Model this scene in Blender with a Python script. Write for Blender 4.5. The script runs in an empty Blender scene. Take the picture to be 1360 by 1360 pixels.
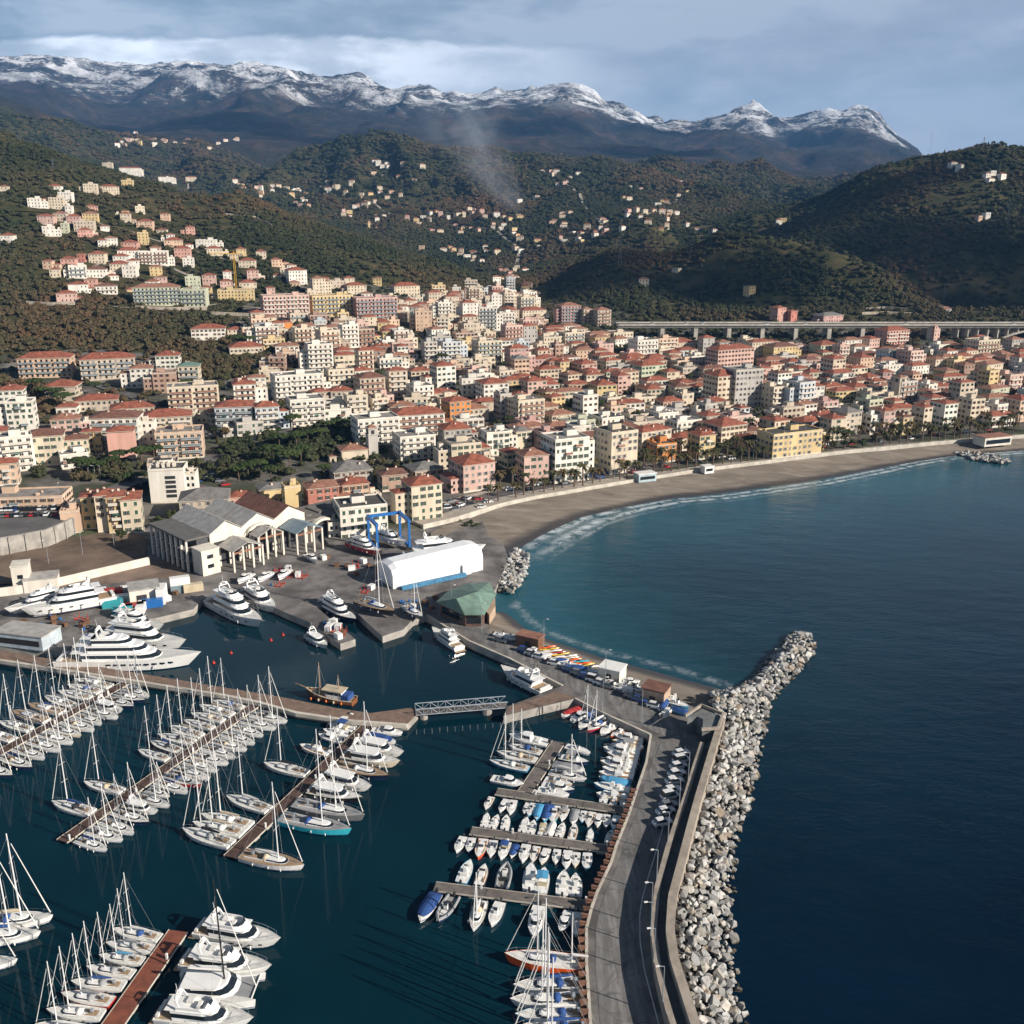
import bpy, math, random
import numpy as np
from mathutils import Vector, Matrix
SC = bpy.context.scene
COL = SC.collection
rnd = random.Random(11)
R = math.radians
# ---------------------------------------------------------------- camera, sky, sun, exposure
CAM_H, CAM_F, PITCH = 120.0, 1300.0, R(17.1)
cS, cC = math.sin(PITCH), math.cos(PITCH)
cam = bpy.data.cameras.new('camera')
cam.sensor_width = 36.0
cam.lens = 36.0 * CAM_F / 1360.0
cam.clip_start = 1.0
cam.clip_end = 40000.0
camo = bpy.data.objects.new('camera', cam); COL.objects.link(camo)
camo.location = (0, 0, CAM_H)
camo.rotation_euler = (math.pi / 2 - PITCH, 0, 0)
SC.camera = camo
SUN_EL = R(26)
SUN_H = Vector((0.90, -0.44)).normalized()
SUN_DIR = Vector((SUN_H.x * math.cos(SUN_EL), SUN_H.y * math.cos(SUN_EL), math.sin(SUN_EL)))
sun = bpy.data.lights.new('sun', 'SUN')
sun.energy = 5.0; sun.angle = R(0.5); sun.color = (1.0, 0.91, 0.80)
suno = bpy.data.objects.new('sun', sun); COL.objects.link(suno)
suno.rotation_euler = (-SUN_DIR).to_track_quat('-Z', 'Y').to_euler()
SC.view_settings.view_transform = 'Standard'
SC.view_settings.look = 'None'
SC.view_settings.gamma = 1.0
SC.view_settings.exposure = 0.58
SC.render.engine = 'CYCLES'
SC.cycles.use_denoising = True
SC.cycles.max_bounces = 5
SC.cycles.diffuse_bounces = 2
SC.cycles.glossy_bounces = 3
SC.cycles.transparent_max_bounces = 16
SC.cycles.volume_bounces = 0
SC.cycles.caustics_reflective = False
SC.cycles.caustics_refractive = False

class NT:
    """small helper around a node tree"""
    def __init__(s, tree): s.t = tree; s.n = tree.nodes; s.l = tree.links
    def new(s, typ, **kw):
        n = s.n.new(typ)
        for k, v in kw.items():
            if k == 'ins':
                for i, x in v.items(): s.put(n.inputs[i], x)
            else: setattr(n, k, v)
        return n
    def put(s, sock, x):
        if isinstance(x, bpy.types.NodeSocket): s.l.new(x, sock)
        else: sock.default_value = x
    def math(s, op, a, b=0.0, clamp=False):
        n = s.new('ShaderNodeMath', operation=op, use_clamp=clamp); s.put(n.inputs[0], a); s.put(n.inputs[1], b); return n.outputs[0]
    def mix(s, f, a, b, blend='MIX'):
        n = s.new('ShaderNodeMix', data_type='RGBA', blend_type=blend)
        s.put(n.inputs[0], f); s.put(n.inputs[6], a); s.put(n.inputs[7], b); return n.outputs[2]
    def noise(s, vec, scale, detail=4.0, rough=0.55, dist=0.0):
        n = s.new('ShaderNodeTexNoise', ins={'Scale': scale, 'Detail': detail, 'Roughness': rough, 'Distortion': dist})
        if vec is not None: s.l.new(vec, n.inputs['Vector'])
        return n.outputs[0]
    def ramp(s, f, stops):
        n = s.new('ShaderNodeValToRGB'); s.put(n.inputs[0], f)
        el = n.color_ramp.elements
        while len(el) < len(stops): el.new(0.5)
        for e, (p, c) in zip(el, stops):
            e.position = p; e.color = c if len(c) == 4 else (*c, 1)
        return n.outputs[0]
    def mapr(s, v, a, b, c=0.0, d=1.0, smooth=True):
        n = s.new('ShaderNodeMapRange', ins={0: v, 1: a, 2: b, 3: c, 4: d})
        if smooth: n.interpolation_type = 'SMOOTHSTEP'
        return n.outputs[0]

# ---- world: Nishita daylight behind a broken winter overcast
world = bpy.data.worlds.new('World'); SC.world = world; world.use_nodes = True
w = NT(world.node_tree); w.n.clear()
sky = w.new('ShaderNodeTexSky', sky_type='NISHITA', sun_disc=False)
sky.sun_elevation = SUN_EL
sky.sun_rotation = math.atan2(SUN_DIR.x, SUN_DIR.y)
sky.altitude = 100; sky.air_density = 1.0; sky.dust_density = 0.6; sky.ozone_density = 1.6
tc = w.new('ShaderNodeTexCoord')
sep = w.new('ShaderNodeSeparateXYZ'); w.l.new(tc.outputs['Generated'], sep.inputs[0])
ysafe = w.math('MAXIMUM', sep.outputs[1], 0.05)
tx = w.math('DIVIDE', sep.outputs[0], ysafe)          # tangent of the azimuth
tz = w.math('DIVIDE', sep.outputs[2], ysafe)          # tangent of the elevation
flat = w.new('ShaderNodeMapping'); flat.inputs['Scale'].default_value = (1.0, 1.0, 3.2)
w.l.new(tc.outputs['Generated'], flat.inputs[0])
n1 = w.noise(flat.outputs[0], 4.2, 7, 0.55, 0.3)
n2 = w.noise(flat.outputs[0], 11.0, 6, 0.58, 0.4)
n3 = w.noise(flat.outputs[0], 5.0, 5, 0.5, 0.2)
cloudcol = w.ramp(w.math('ADD', w.math('MULTIPLY', n1, 0.6), w.math('MULTIPLY', n2, 0.4)),
                  [(0.42, (2.0, 2.75, 3.8)), (0.50, (2.8, 3.6, 4.7)), (0.58, (4.2, 4.9, 5.9))])
lav = w.mix(w.math('MULTIPLY', w.mapr(w.math('ADD', tx, w.math('MULTIPLY', n3, 0.5)), -0.2, 0.75), 0.55), cloudcol, (3.4, 3.8, 4.75, 1))
# bank of white cloud lying on the snowy crest
capline = w.math('ADD', tz, w.math('MULTIPLY', w.math('SUBTRACT', n2, 0.5), 0.035))
hump = w.math('MULTIPLY', w.math('POWER', w.math('ADD', tx, 0.24), 2.0), -0.16)
capd = w.math('SUBTRACT', capline, hump)
cap = w.math('MULTIPLY', w.mapr(capd, 0.160, 0.153), w.math('MULTIPLY', w.mapr(tx, -0.56, -0.40), w.mapr(tx, 0.16, -0.2)))
capn = w.mapr(w.noise(flat.outputs[0], 14.0, 5, 0.55), 0.3, 0.62, 0.35, 1.0)
withcap = w.mix(w.math('MULTIPLY', cap, capn), lav, (9.6, 10.2, 11.2, 1))
# brighter, paler air just above the far right hills
low = w.mapr(tz, 0.13, 0.03)
withlow = w.mix(w.math('MULTIPLY', low, 0.35), withcap, (4.5, 5.2, 6.3, 1))
cover = w.mapr(sep.outputs[2], 0.0, 0.75, 0.96, 0.55)
mixw = w.mix(cover, sky.outputs[0], withlow)
over = w.mapr(sep.outputs[2], 0.20, 0.60, 1.0, 0.24)          # sky dimmed overhead, out of view, to deepen the shadows
mixw = w.mix(1.0, mixw, over, 'MULTIPLY')
bg = w.new('ShaderNodeBackground'); w.l.new(mixw, bg.inputs[0]); bg.inputs[1].default_value = 0.085
wo = w.new('ShaderNodeOutputWorld'); w.l.new(bg.outputs[0], wo.inputs[0])

# ---------------------------------------------------------------- picture geometry (where things stand on the ground)
def tan_row(py):
    v = (py - 680.0) / CAM_F
    return (cS + v * cC) / (cC - v * cS)
def P(px, py, z=0.0):
    """point of the horizontal plane at height z seen at photo pixel px, py"""
    u, v = (px - 680.0) / CAM_F, (py - 680.0) / CAM_F
    t = (CAM_H - z) / (cS + v * cC)
    return (u * t, (cC - v * cS) * t)
def proj(x, y, z):
    dz = CAM_H - z
    zc = y * cC + dz * cS
    return 680 + CAM_F * x / zc, 680 + CAM_F * (dz * cC - y * cS) / zc, zc
def PL(pts, z): return [P(a, b, z) for a, b in pts]

# ---------------------------------------------------------------- value noise
def _h(ix, iy, seed):
    n = (ix * 374761393 + iy * 668265263 + seed * 69069) & 0x7fffffff
    n = ((n ^ (n >> 13)) * 1274126177) & 0x7fffffff
    n = (n ^ (n >> 16)) & 0xffff
    return n / 65535.0
def vnoise(x, y, seed=0):
    x = np.asarray(x, float); y = np.asarray(y, float)
    ix = np.floor(x).astype(np.int64); iy = np.floor(y).astype(np.int64)
    fx = x - ix; fy = y - iy
    fx = fx * fx * fx * (fx * (fx * 6 - 15) + 10); fy = fy * fy * fy * (fy * (fy * 6 - 15) + 10)
    a = _h(ix, iy, seed); b = _h(ix + 1, iy, seed); c = _h(ix, iy + 1, seed); d = _h(ix + 1, iy + 1, seed)
    return a + (b - a) * fx + (c - a) * fy + (a - b - c + d) * fx * fy
def fbm(x, y, octv=4, seed=0, ridged=False):
    s = 0; a = 0.5; t = 0
    for o in range(octv):
        n = vnoise(x, y, seed + o * 17)
        if ridged: n = 1 - np.abs(2 * n - 1)
        s = s + a * n; t += a; a *= 0.5
        x = x * 2.03 + 11.3; y = y * 2.03 + 5.7
    return s / t

# ---------------------------------------------------------------- mesh builder
class MB:
    def __init__(s): s.V = []; s.F = []; s.M = []
    def add(s, vs, fs, m=0):
        o = len(s.V); s.V.extend(vs); s.F.extend([tuple(i + o for i in f) for f in fs]); s.M.extend([m] * len(fs)); return s
    def box(s, cx, cy, z0, sx, sy, sz, m=0, rot=0.0, taper=1.0, top=None):
        c, n = math.cos(rot), math.sin(rot)
        vs = []
        for k, (z, f) in enumerate(((z0, 1.0), (z0 + sz, taper))):
            for dx, dy in ((-1, -1), (1, -1), (1, 1), (-1, 1)):
                x, y = dx * sx / 2 * f, dy * sy / 2 * f
                vs.append((cx + x * c - y * n, cy + x * n + y * c, z))
        s.add(vs, [(0, 3, 2, 1), (0, 1, 5, 4), (1, 2, 6, 5), (2, 3, 7, 6), (3, 0, 4, 7)], m)
        s.add(vs[4:], [(0, 1, 2, 3)], m if top is None else top)
        return s
    def prism(s, poly, z0, z1, m=0, top=None, bottom=False):
        a = sum(poly[i][0] * poly[(i + 1) % len(poly)][1] - poly[(i + 1) % len(poly)][0] * poly[i][1] for i in range(len(poly)))
        if a < 0: poly = poly[::-1]
        n = len(poly)
        s.add([(x, y, z0) for x, y in poly] + [(x, y, z1) for x, y in poly], [(i, (i + 1) % n, n + (i + 1) % n, n + i) for i in range(n)], m)
        s.add([(x, y, z1) for x, y in poly], [tuple(range(n))], m if top is None else top)
        if bottom: s.add([(x, y, z0) for x, y in poly], [tuple(range(n))[::-1]], m)
        return s
    def sheet(s, poly, z, m=0):
        a = sum(poly[i][0] * poly[(i + 1) % len(poly)][1] - poly[(i + 1) % len(poly)][0] * poly[i][1] for i in range(len(poly)))
        if a < 0: poly = poly[::-1]
        s.add([(x, y, z) for x, y in poly], [tuple(range(len(poly)))], m); return s
    def loft(s, rings, m=0, closed=True, c0=True, c1=True):
        n = len(rings[0]); vs = [v for r in rings for v in r]; fs = []
        for i in range(len(rings) - 1):
            for j in range(n if closed else n - 1):
                k = (j + 1) % n
                fs.append((i * n + j, i * n + k, (i + 1) * n + k, (i + 1) * n + j))
        if closed and c0: fs.append(tuple(range(n))[::-1])
        if closed and c1: fs.append(tuple((len(rings) - 1) * n + j for j in range(n)))
        s.add(vs, fs, m); return s
    def tube(s, p0, p1, r0, r1=None, n=6, m=0):
        r1 = r0 if r1 is None else r1
        p0, p1 = Vector(p0), Vector(p1); d = (p1 - p0).normalized()
        a = d.orthogonal().normalized(); b = d.cross(a)
        rings = [[tuple(p + (a * math.cos(2 * math.pi * j / n) + b * math.sin(2 * math.pi * j / n)) * r) for j in range(n)] for p, r in ((p0, r0), (p1, r1))]
        return s.loft(rings, m)
    def path(s, pts, r, n=5, m=0):
        for a, b in zip(pts, pts[1:]): s.tube(a, b, r, r, n, m)
        return s
    def ball(s, c, rx, ry=None, rz=None, nu=8, nv=5, m=0, jit=0.0, rg=None, half=False):
        ry = rx if ry is None else ry; rz = rx if rz is None else rz
        rings = []
        for i in range(nv + 1):
            t = math.pi * (i / nv) * (0.5 if half else 1.0) + (math.pi / 2 if half else 0.0)
            ring = []
            for j in range(nu):
                q = 2 * math.pi * j / nu
                k = 1 + (rg.uniform(-jit, jit) if rg else 0)
                rr = max(math.sin(t), 0.02)
                ring.append((c[0] + rx * rr * math.cos(q) * k, c[1] + ry * rr * math.sin(q) * k, c[2] - rz * math.cos(t) * k))
            rings.append(ring)
        return s.loft(rings, m)
    def mesh(s, name, mats, smooth=False):
        me = bpy.data.meshes.new(name)
        me.from_pydata(s.V, [], s.F)
        for m in (mats if isinstance(mats, (list, tuple)) else [mats]): me.materials.append(m)
        if len(me.materials) > 1: me.polygons.foreach_set('material_index', s.M)
        if smooth: me.polygons.foreach_set('use_smooth', [True] * len(s.F))
        me.update()
        return me
    def build(s, name, mats, parent=None, smooth=False, loc=None, rot=None):
        return link(name, s.mesh(name, mats, smooth), parent, loc, rot)
def link(name, me, parent=None, loc=None, rot=None, scale=None):
    o = bpy.data.objects.new(name, me); COL.objects.link(o)
    if parent is not None: o.parent = parent
    if loc is not None: o.location = loc
    if rot is not None: o.rotation_euler = (0, 0, rot) if isinstance(rot, (int, float)) else rot
    if scale is not None: o.scale = (scale,) * 3 if isinstance(scale, (int, float)) else scale
    return o
def tag(o, label=None, cat=None, group=None, kind=None):
    if label: o['label'] = label
    if cat: o['category'] = cat
    if group: o['group'] = group
    if kind: o['kind'] = kind
    return o
def thing(name, label, cat, loc=(0, 0, 0), rot=0.0, group=None):
    o = bpy.data.objects.new(name, None); COL.objects.link(o)
    o.empty_display_size = 1.0
    o.location = loc; o.rotation_euler = (0, 0, rot)
    return tag(o, label, cat, group)
def structure(o): o['kind'] = 'structure'; return o
def kids(o): return KIDS.get(o.name, [])
def dup(root, loc, rot=0.0, scale=None, label=None, group=None, over=None, tree=None):
    """copy of a thing with copies of its parts and sub-parts; over maps a part name to another material for its first slot"""
    def cp(o, par):
        c = o.copy(); COL.objects.link(c)
        if par is not None: c.parent = par
        if over and c.type == 'MESH':
            k = o.name.split('.')[0]
            if k in over:
                for i, mt in (over[k].items() if isinstance(over[k], dict) else [(0, over[k])]):
                    c.material_slots[i].link = 'OBJECT'; c.material_slots[i].material = mt
        for ch in o.children: cp(ch, c)
        return c
    r = cp(root, None)
    r.location = loc; r.rotation_euler = (0, 0, rot)
    if scale is not None: r.scale = (scale,) * 3 if isinstance(scale, (int, float)) else scale
    if label: r['label'] = label
    if group: r['group'] = group
    return r
_pid = {}
def retire(root):
    """drop a prototype once its copies stand"""
    for ch in list(root.children): retire(ch)
    bpy.data.objects.remove(root)

# ---------------------------------------------------------------- materials
MATS = {}
def mat(name, col, rough=0.7, metal=0.0, vary=0.18, scale=0.5, bump=0.0, bscale=8.0, spec=0.5, streak=False, coat=0.0):
    if name in MATS: return MATS[name]
    m = bpy.data.materials.new(name); m.use_nodes = True
    t = NT(m.node_tree); b = t.n['Principled BSDF']
    geo = t.new('ShaderNodeNewGeometry')
    vec = geo.outputs['Position']
    if streak:
        mp = t.new('ShaderNodeMapping'); mp.inputs['Scale'].default_value = (1, 1, 0.18); t.l.new(vec, mp.inputs[0]); vec = mp.outputs[0]
    f = t.noise(vec, scale, 5, 0.6)
    dark = tuple(c * (1 - vary) for c in col) + (1,); lite = tuple(min(1, c * (1 + vary * 0.7)) for c in col) + (1,)
    c = t.mix(t.mapr(f, 0.3, 0.7), dark, lite)
    t.l.new(c, b.inputs['Base Color'])
    b.inputs['Roughness'].default_value = rough; b.inputs['Metallic'].default_value = metal
    b.inputs['Specular IOR Level'].default_value = spec
    b.inputs['Coat Weight'].default_value = coat
    if bump:
        bn = t.new('ShaderNodeBump', ins={'Strength': bump, 'Distance': 0.3}); t.l.new(t.noise(vec, bscale, 4), bn.inputs['Height']); t.l.new(bn.outputs[0], b.inputs['Normal'])
    MATS[name] = m
    return m
# ---------------------------------------------------------------- terrain
COAST_PX = [(-900, 800), (-500, 775), (0, 752), (180, 735), (440, 715), (560, 700), (657, 672), (700, 662), (805, 644), (930, 624), (1020, 613), (1120, 600), (1245, 588), (1360, 579), (1700, 552), (2300, 522)]
COAST = np.array(PL(COAST_PX, 3.0))
# knots per picture column: (distance, row) or ('z', distance, height)
COLS = {
 -700: [('z', 300, 2), ('z', 400, 3), (620, 470), (750, 380), (900, 300), (1120, 190), (1400, 120), (1800, 190), (3500, 110), (4500, 120)],
 -200: [('z', 300, 2), ('z', 370, 3), ('z', 450, 12), (620, 490), (750, 405), (900, 330), (1120, 225), (1400, 140), (1900, 210), (3500, 105), (4500, 120)],
 0: [('z', 300, 2), ('z', 350, 2.2), ('z', 450, 9), (620, 500), (750, 420), (900, 350), (1000, 300), (1120, 250), (1280, 200), (1400, 163), (1900, 230), (2600, 170), (3500, 113), (4500, 140)],
 60: [('z', 300, 2), ('z', 360, 2.2), ('z', 450, 8), (620, 500), (750, 422), (900, 357), (1000, 310), (1125, 258), (1280, 213), (1390, 190), (1900, 250), (2600, 190), (3500, 140), (4500, 160)],
 120: [('z', 300, 2), ('z', 380, 2.2), ('z', 450, 6), (620, 502), (750, 425), (900, 365), (1000, 320), (1130, 270), (1280, 232), (1370, 213), (1900, 268), (2600, 212), (3500, 163), (4500, 178)],
 240: [('z', 300, 2), ('z', 400, 2.2), ('z', 450, 5), (600, 512), (750, 435), (900, 380), (1050, 330), (1200, 285), (1330, 246), (1800, 300), (2600, 232), (3400, 200), (4500, 180)],
 360: [('z', 300, 2), ('z', 400, 2.2), ('z', 470, 7), (600, 512), (750, 440), (900, 392), (1050, 345), (1200, 302), (1320, 272), (1800, 310), (2500, 250), (2900, 214), (3400, 198), (4500, 188)],
 480: [('z', 300, 2), ('z', 400, 2.2), ('z', 470, 6), (600, 514), (750, 447), (900, 403), (1050, 365), (1180, 335), (1280, 321), (1700, 342), (2000, 310), (2400, 250), (2800, 180), (3300, 200), (4500, 200)],
 600: [('z', 300, 2), ('z', 400, 3.2), ('z', 480, 6), (600, 525), (750, 460), (900, 425), (1050, 395), (1150, 370), (1230, 358), (1600, 377), (1900, 340), (2300, 270), (2800, 180), (3300, 205), (4500, 200)],
 720: [('z', 330, 3), ('z', 420, 3.5), ('z', 600, 6), (750, 478), (900, 436), (1050, 415), (1150, 405), (1300, 394), (1700, 345), (2200, 270), (2800, 205), (3300, 216), (4500, 205)],
 840: [('z', 330, 3), ('z', 430, 3.5), ('z', 600, 5.5), ('z', 750, 8), ('z', 850, 11), (950, 432), (1050, 402), (1200, 350), (1300, 323), (1500, 332), (2000, 270), (2400, 235), (2800, 209), (3400, 226), (4500, 212)],
 960: [('z', 330, 3), ('z', 450, 3.5), ('z', 600, 5), ('z', 750, 8), ('z', 850, 10), (950, 431), (1050, 397), (1150, 342), (1220, 312), (1500, 342), (2000, 280), (2500, 240), (3000, 212), (3600, 230), (4500, 212)],
 1080: [('z', 330, 3), ('z', 460, 3.5), ('z', 600, 5), ('z', 750, 8), ('z', 850, 10), (950, 430), (1030, 395), (1100, 347), (1140, 336), (1280, 358), (1500, 320), (1700, 280), (1850, 262), (2300, 290), (3200, 228), (3600, 222), (4500, 235)],
 1140: [('z', 330, 3), ('z', 470, 3.5), ('z', 600, 5), ('z', 750, 8), ('z', 850, 10), (950, 430), (1020, 405), (1080, 382), (1120, 376), (1250, 372), (1400, 330), (1550, 270), (1700, 234), (2300, 260), (3600, 222), (4500, 232)],
 1200: [('z', 330, 3), ('z', 480, 3.5), ('z', 600, 5), ('z', 750, 8), ('z', 850, 10), (950, 429), (1010, 415), (1080, 404), (1200, 370), (1350, 300), (1500, 230), (1600, 205), (2200, 240), (3500, 225), (4500, 230)],
 1280: [('z', 330, 3), ('z', 490, 3.5), ('z', 600, 5), ('z', 750, 8), ('z', 850, 10), (940, 430), (1010, 412), (1120, 365), (1280, 295), (1450, 226), (1600, 194), (2200, 230), (3500, 228), (4500, 230)],
 1360: [('z', 330, 3), ('z', 500, 3.5), ('z', 600, 5), ('z', 750, 8), ('z', 850, 10), (930, 432), (1000, 410), (1150, 350), (1300, 290), (1450, 226), (1600, 191), (2200, 220), (3500, 228), (4500, 230)],
 1700: [('z', 330, 3), ('z', 560, 3.5), ('z', 700, 6), ('z', 850, 12), (1000, 405), (1150, 340), (1300, 280), (1600, 180), (2200, 220), (4500, 230)],
 2300: [('z', 330, 3), ('z', 620, 3.5), ('z', 750, 6), ('z', 900, 14), (1150, 340), (1600, 170), (2200, 220), (4500, 230)],
}
CREST = [(-700, 60), (-200, 72), (0, 75), (40, 72), (75, 75), (120, 81), (180, 87), (235, 84), (300, 80), (345, 84), (400, 96), (440, 101), (480, 94), (500, 100), (520, 114), (560, 111), (600, 122), (640, 119), (680, 117), (710, 116), (735, 108), (757, 106), (780, 111), (800, 130), (820, 140), (845, 146), (880, 163), (930, 158), (985, 146), (1000, 136), (1022, 152), (1045, 160), (1075, 154), (1085, 150), (1100, 141), (1115, 148), (1135, 140), (1152, 142), (1165, 153), (1185, 175), (1210, 197), (1240, 232), (1300, 250), (2300, 255)]
GP = np.arange(-700, 2301, 10.0)
LD = np.linspace(math.log(290), math.log(13000), 420)
def _knots(ks):
    out = []
    for k in ks:
        if k[0] == 'z': out.append((math.log(k[1]), k[2]))
        else: out.append((math.log(k[0]), CAM_H - k[0] * tan_row(k[1])))
    return np.array(out)
_cp = sorted(COLS)
_tab = []
for c in _cp:
    k = _knots(COLS[c]); _tab.append(np.interp(LD, k[:, 0], k[:, 1]))
_tab = np.array(_tab)
ZT = np.array([[np.interp(g, _cp, _tab[:, j]) for j in range(len(LD))] for g in GP])
_dd = np.exp(LD)
_cr = np.interp(GP, [c[0] for c in CREST], [c[1] for c in CREST])
L45, L85 = math.log(4500), math.log(8500)
for i, g in enumerate(GP):
    zs = CAM_H - 8500 * tan_row(_cr[i])
    j45 = np.searchsorted(LD, L45)
    z45 = ZT[i, j45]
    t = np.clip((LD - L45) / (L85 - L45), 0, 1)
    up = z45 + (zs - z45) * (0.35 * t + 0.65 * t ** 1.9)
    fall = zs - np.clip(_dd - 8500, 0, None) * 0.25
    ZT[i] = np.where(LD > L85, fall, np.where(LD > L45, up, ZT[i]))
def _blur(a, sg, ax):
    r = int(3 * sg) + 1; k = np.exp(-0.5 * (np.arange(-r, r + 1) / sg) ** 2); k /= k.sum()
    p = np.pad(a, [(r, r) if q == ax else (0, 0) for q in range(2)], mode='edge')
    return np.apply_along_axis(lambda v: np.convolve(v, k, 'valid'), ax, p)
_zb = _blur(_blur(ZT, 2.0, 0), 1.6, 1)
_zf = _blur(ZT, 0.7, 0)
_wf = np.clip((LD - math.log(7000)) / 0.12, 0, 1)[None, :]
ZT = _zb * (1 - _wf) + _zf * _wf

def _px_of(x, y, z):
    return 680 + CAM_F * x / (y * cC + (CAM_H - z) * cS)
def sd_coast(x, y):
    """how far inland of the sea wall line (positive on land)"""
    x = np.asarray(x, float); y = np.asarray(y, float)
    best = np.full(x.shape, 1e9); side = np.zeros(x.shape)
    for a, b in zip(COAST[:-1], COAST[1:]):
        e = b - a; l2 = e @ e
        t = np.clip(((x - a[0]) * e[0] + (y - a[1]) * e[1]) / l2, 0, 1)
        d = np.hypot(x - a[0] - t * e[0], y - a[1] - t * e[1])
        s = e[0] * (y - a[1]) - e[1] * (x - a[0])
        up = d < best
        best = np.where(up, d, best); side = np.where(up, s, side)
    return np.where(side > 0, best, -best)
TERR_PX = [(-300, 735), (0, 716), (60, 705), (84, 695), (104, 684)]
WALLT = np.array(PL(TERR_PX, 8.0))
def terr(x, y, rough=True):
    x = np.asarray(x, float); y = np.maximum(np.asarray(y, float), 292.0)
    z = np.full(x.shape, 20.0)
    ly = np.log(y)
    fj = np.clip((ly - LD[0]) / (LD[1] - LD[0]), 0, len(LD) - 1.001); j = fj.astype(int); fj = fj - j
    for it in range(3):
        px = _px_of(x, y, z)
        fi = np.clip((px - GP[0]) / 10.0, 0, len(GP) - 1.001); i = fi.astype(int); fi = fi - i
        z = (ZT[i, j] * (1 - fi) + ZT[i + 1, j] * fi) * (1 - fj) + (ZT[i, j + 1] * (1 - fi) + ZT[i + 1, j + 1] * fi) * fj
    # car park and station stand on a terrace above the port
    inside = (x < WALLT[-1][0] + 2) & (y > np.interp(x, WALLT[:, 0], WALLT[:, 1]))
    z = np.where(inside, np.maximum(z, 8.0), z)
    if rough:
        hill = np.clip((y - 900) / 350, 0, 1) * np.clip((z - 16) / 35, 0, 1)
        am = np.interp(y, [700, 1000, 1500, 2500, 4500, 7000, 9000], [0, 8, 26, 75, 130, 190, 170])
        wl = np.interp(y, [700, 1500, 2800, 4500, 8500], [120, 190, 340, 700, 1100])
        wl = np.where(y < 1900, 190.0, np.where(y < 4000, 340.0, 900.0))
        rn = fbm(x / wl + 3.1 + 0.35 * fbm(x / 300, y / 300, 3, 91), y / (wl * 1.5), 6, 5, True) - 0.62
        fade = np.where(y > 4000, np.clip((y - 4000) / 500, 0, 1) * (0.25 + 0.75 * np.clip((8300 - y) / 1500, 0, 1)), np.where(y > 1900, np.clip((y - 1900) / 250, 0, 1) * np.clip((4000 - y) / 300, 0, 1), np.clip((1900 - y) / 250, 0, 1)))
        rn = np.where((y > 1900) & (y < 4000), rn - 0.16, rn)
        z = z + hill * am * 1.6 * rn * fade
        z = z + np.clip((y - 6800) / 1200, 0, 1) * 105 * (fbm(x / 260, y / 420, 5, 41, True) - 0.62)
    # the long spurs of the right hand hills: valley floor first, then ridge backs
    rm = np.clip((x - 130) / 120, 0, 1) * np.clip((y - 960) / 120, 0, 1) * np.clip((1720 - y) / 160, 0, 1)
    if rough and rm.max() > 0:
        zb = z - 58 * rm * np.clip((z - 20) / 40, 0, 1)
        for L, k, wob in RIDGES:
            zt = np.full(x.shape, -1e3)
            for (ax, ay, az), (bx, by, bz) in zip(L[:-1], L[1:]):
                ex, ey = bx - ax, by - ay; q = np.clip(((x - ax) * ex + (y - ay) * ey) / (ex * ex + ey * ey), 0, 1)
                d = np.hypot(x - ax - q * ex, y - ay - q * ey)
                zt = np.maximum(zt, az + (bz - az) * q - k * (np.sqrt(d * d + 196) - 14))
            zt = zt + wob * (fbm(x / 70, y / 70, 4, 77, True) - .6)
            zb = np.where(rm > 0, np.maximum(zb, zb * (1 - rm) + np.maximum(zb, zt) * rm), zb)
        z = np.where(rm > 0, zb, z)
    m = np.clip((sd_coast(x, y) + 1.0) / 2.0, 0, 1)
    return -4.0 + (z + 4.0) * m
def _ridge(pts): return [(((px - 680) / CAM_F) * d * 1.04, d, CAM_H - d * tan_row(py)) for px, py, d in pts]
RIDGES = [(_ridge([(1205, 206, 1600), (1180, 238, 1545), (1110, 276, 1470), (1045, 312, 1400), (1005, 338, 1340)]), 0.62, 14),
          (_ridge([(830, 324, 1290), (900, 318, 1250), (960, 312, 1215), (1010, 319, 1180), (1075, 336, 1140), (1125, 360, 1090), (1168, 388, 1045), (1205, 408, 1000)]), 0.55, 12),
          (_ridge([(1205, 206, 1600), (1235, 198, 1600), (1300, 193, 1610), (1380, 190, 1620), (1560, 180, 1620)]), 0.42, 10),
          (_ridge([(1235, 198, 1600), (1222, 240, 1500), (1212, 285, 1420)]), 0.50, 10),
          (_ridge([(1175, 330, 1270), (1230, 300, 1290), (1300, 294, 1290), (1380, 300, 1280), (1500, 290, 1280)]), 0.50, 16),
          (_ridge([(1320, 194, 1610), (1330, 240, 1480), (1340, 290, 1300)]), 0.5, 12)]
def tz1(x, y): return float(terr(np.array([x]), np.array([y]))[0])

_ys = np.exp(np.linspace(math.log(320), math.log(5200), 900))
def G(px, py):
    """where the sight line through photo pixel px, py meets the terrain: x, y, z"""
    u, v = (px - 680.0) / CAM_F, (py - 680.0) / CAM_F
    k = (cC - v * cS); xs = u / k * _ys; zr = CAM_H - _ys * (cS + v * cC) / k
    h = terr(xs, _ys)
    hit = np.nonzero(zr <= h)[0]
    i = hit[0] if len(hit) else len(_ys) - 1
    i = max(i, 1)
    a, b = zr[i - 1] - h[i - 1], zr[i] - h[i]
    t = a / (a - b) if a != b else 1.0
    y = _ys[i - 1] + (_ys[i] - _ys[i - 1]) * min(max(t, 0), 1)
    return u / k * y, y, float(terr(np.array([u / k * y]), np.array([y]))[0])

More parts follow.
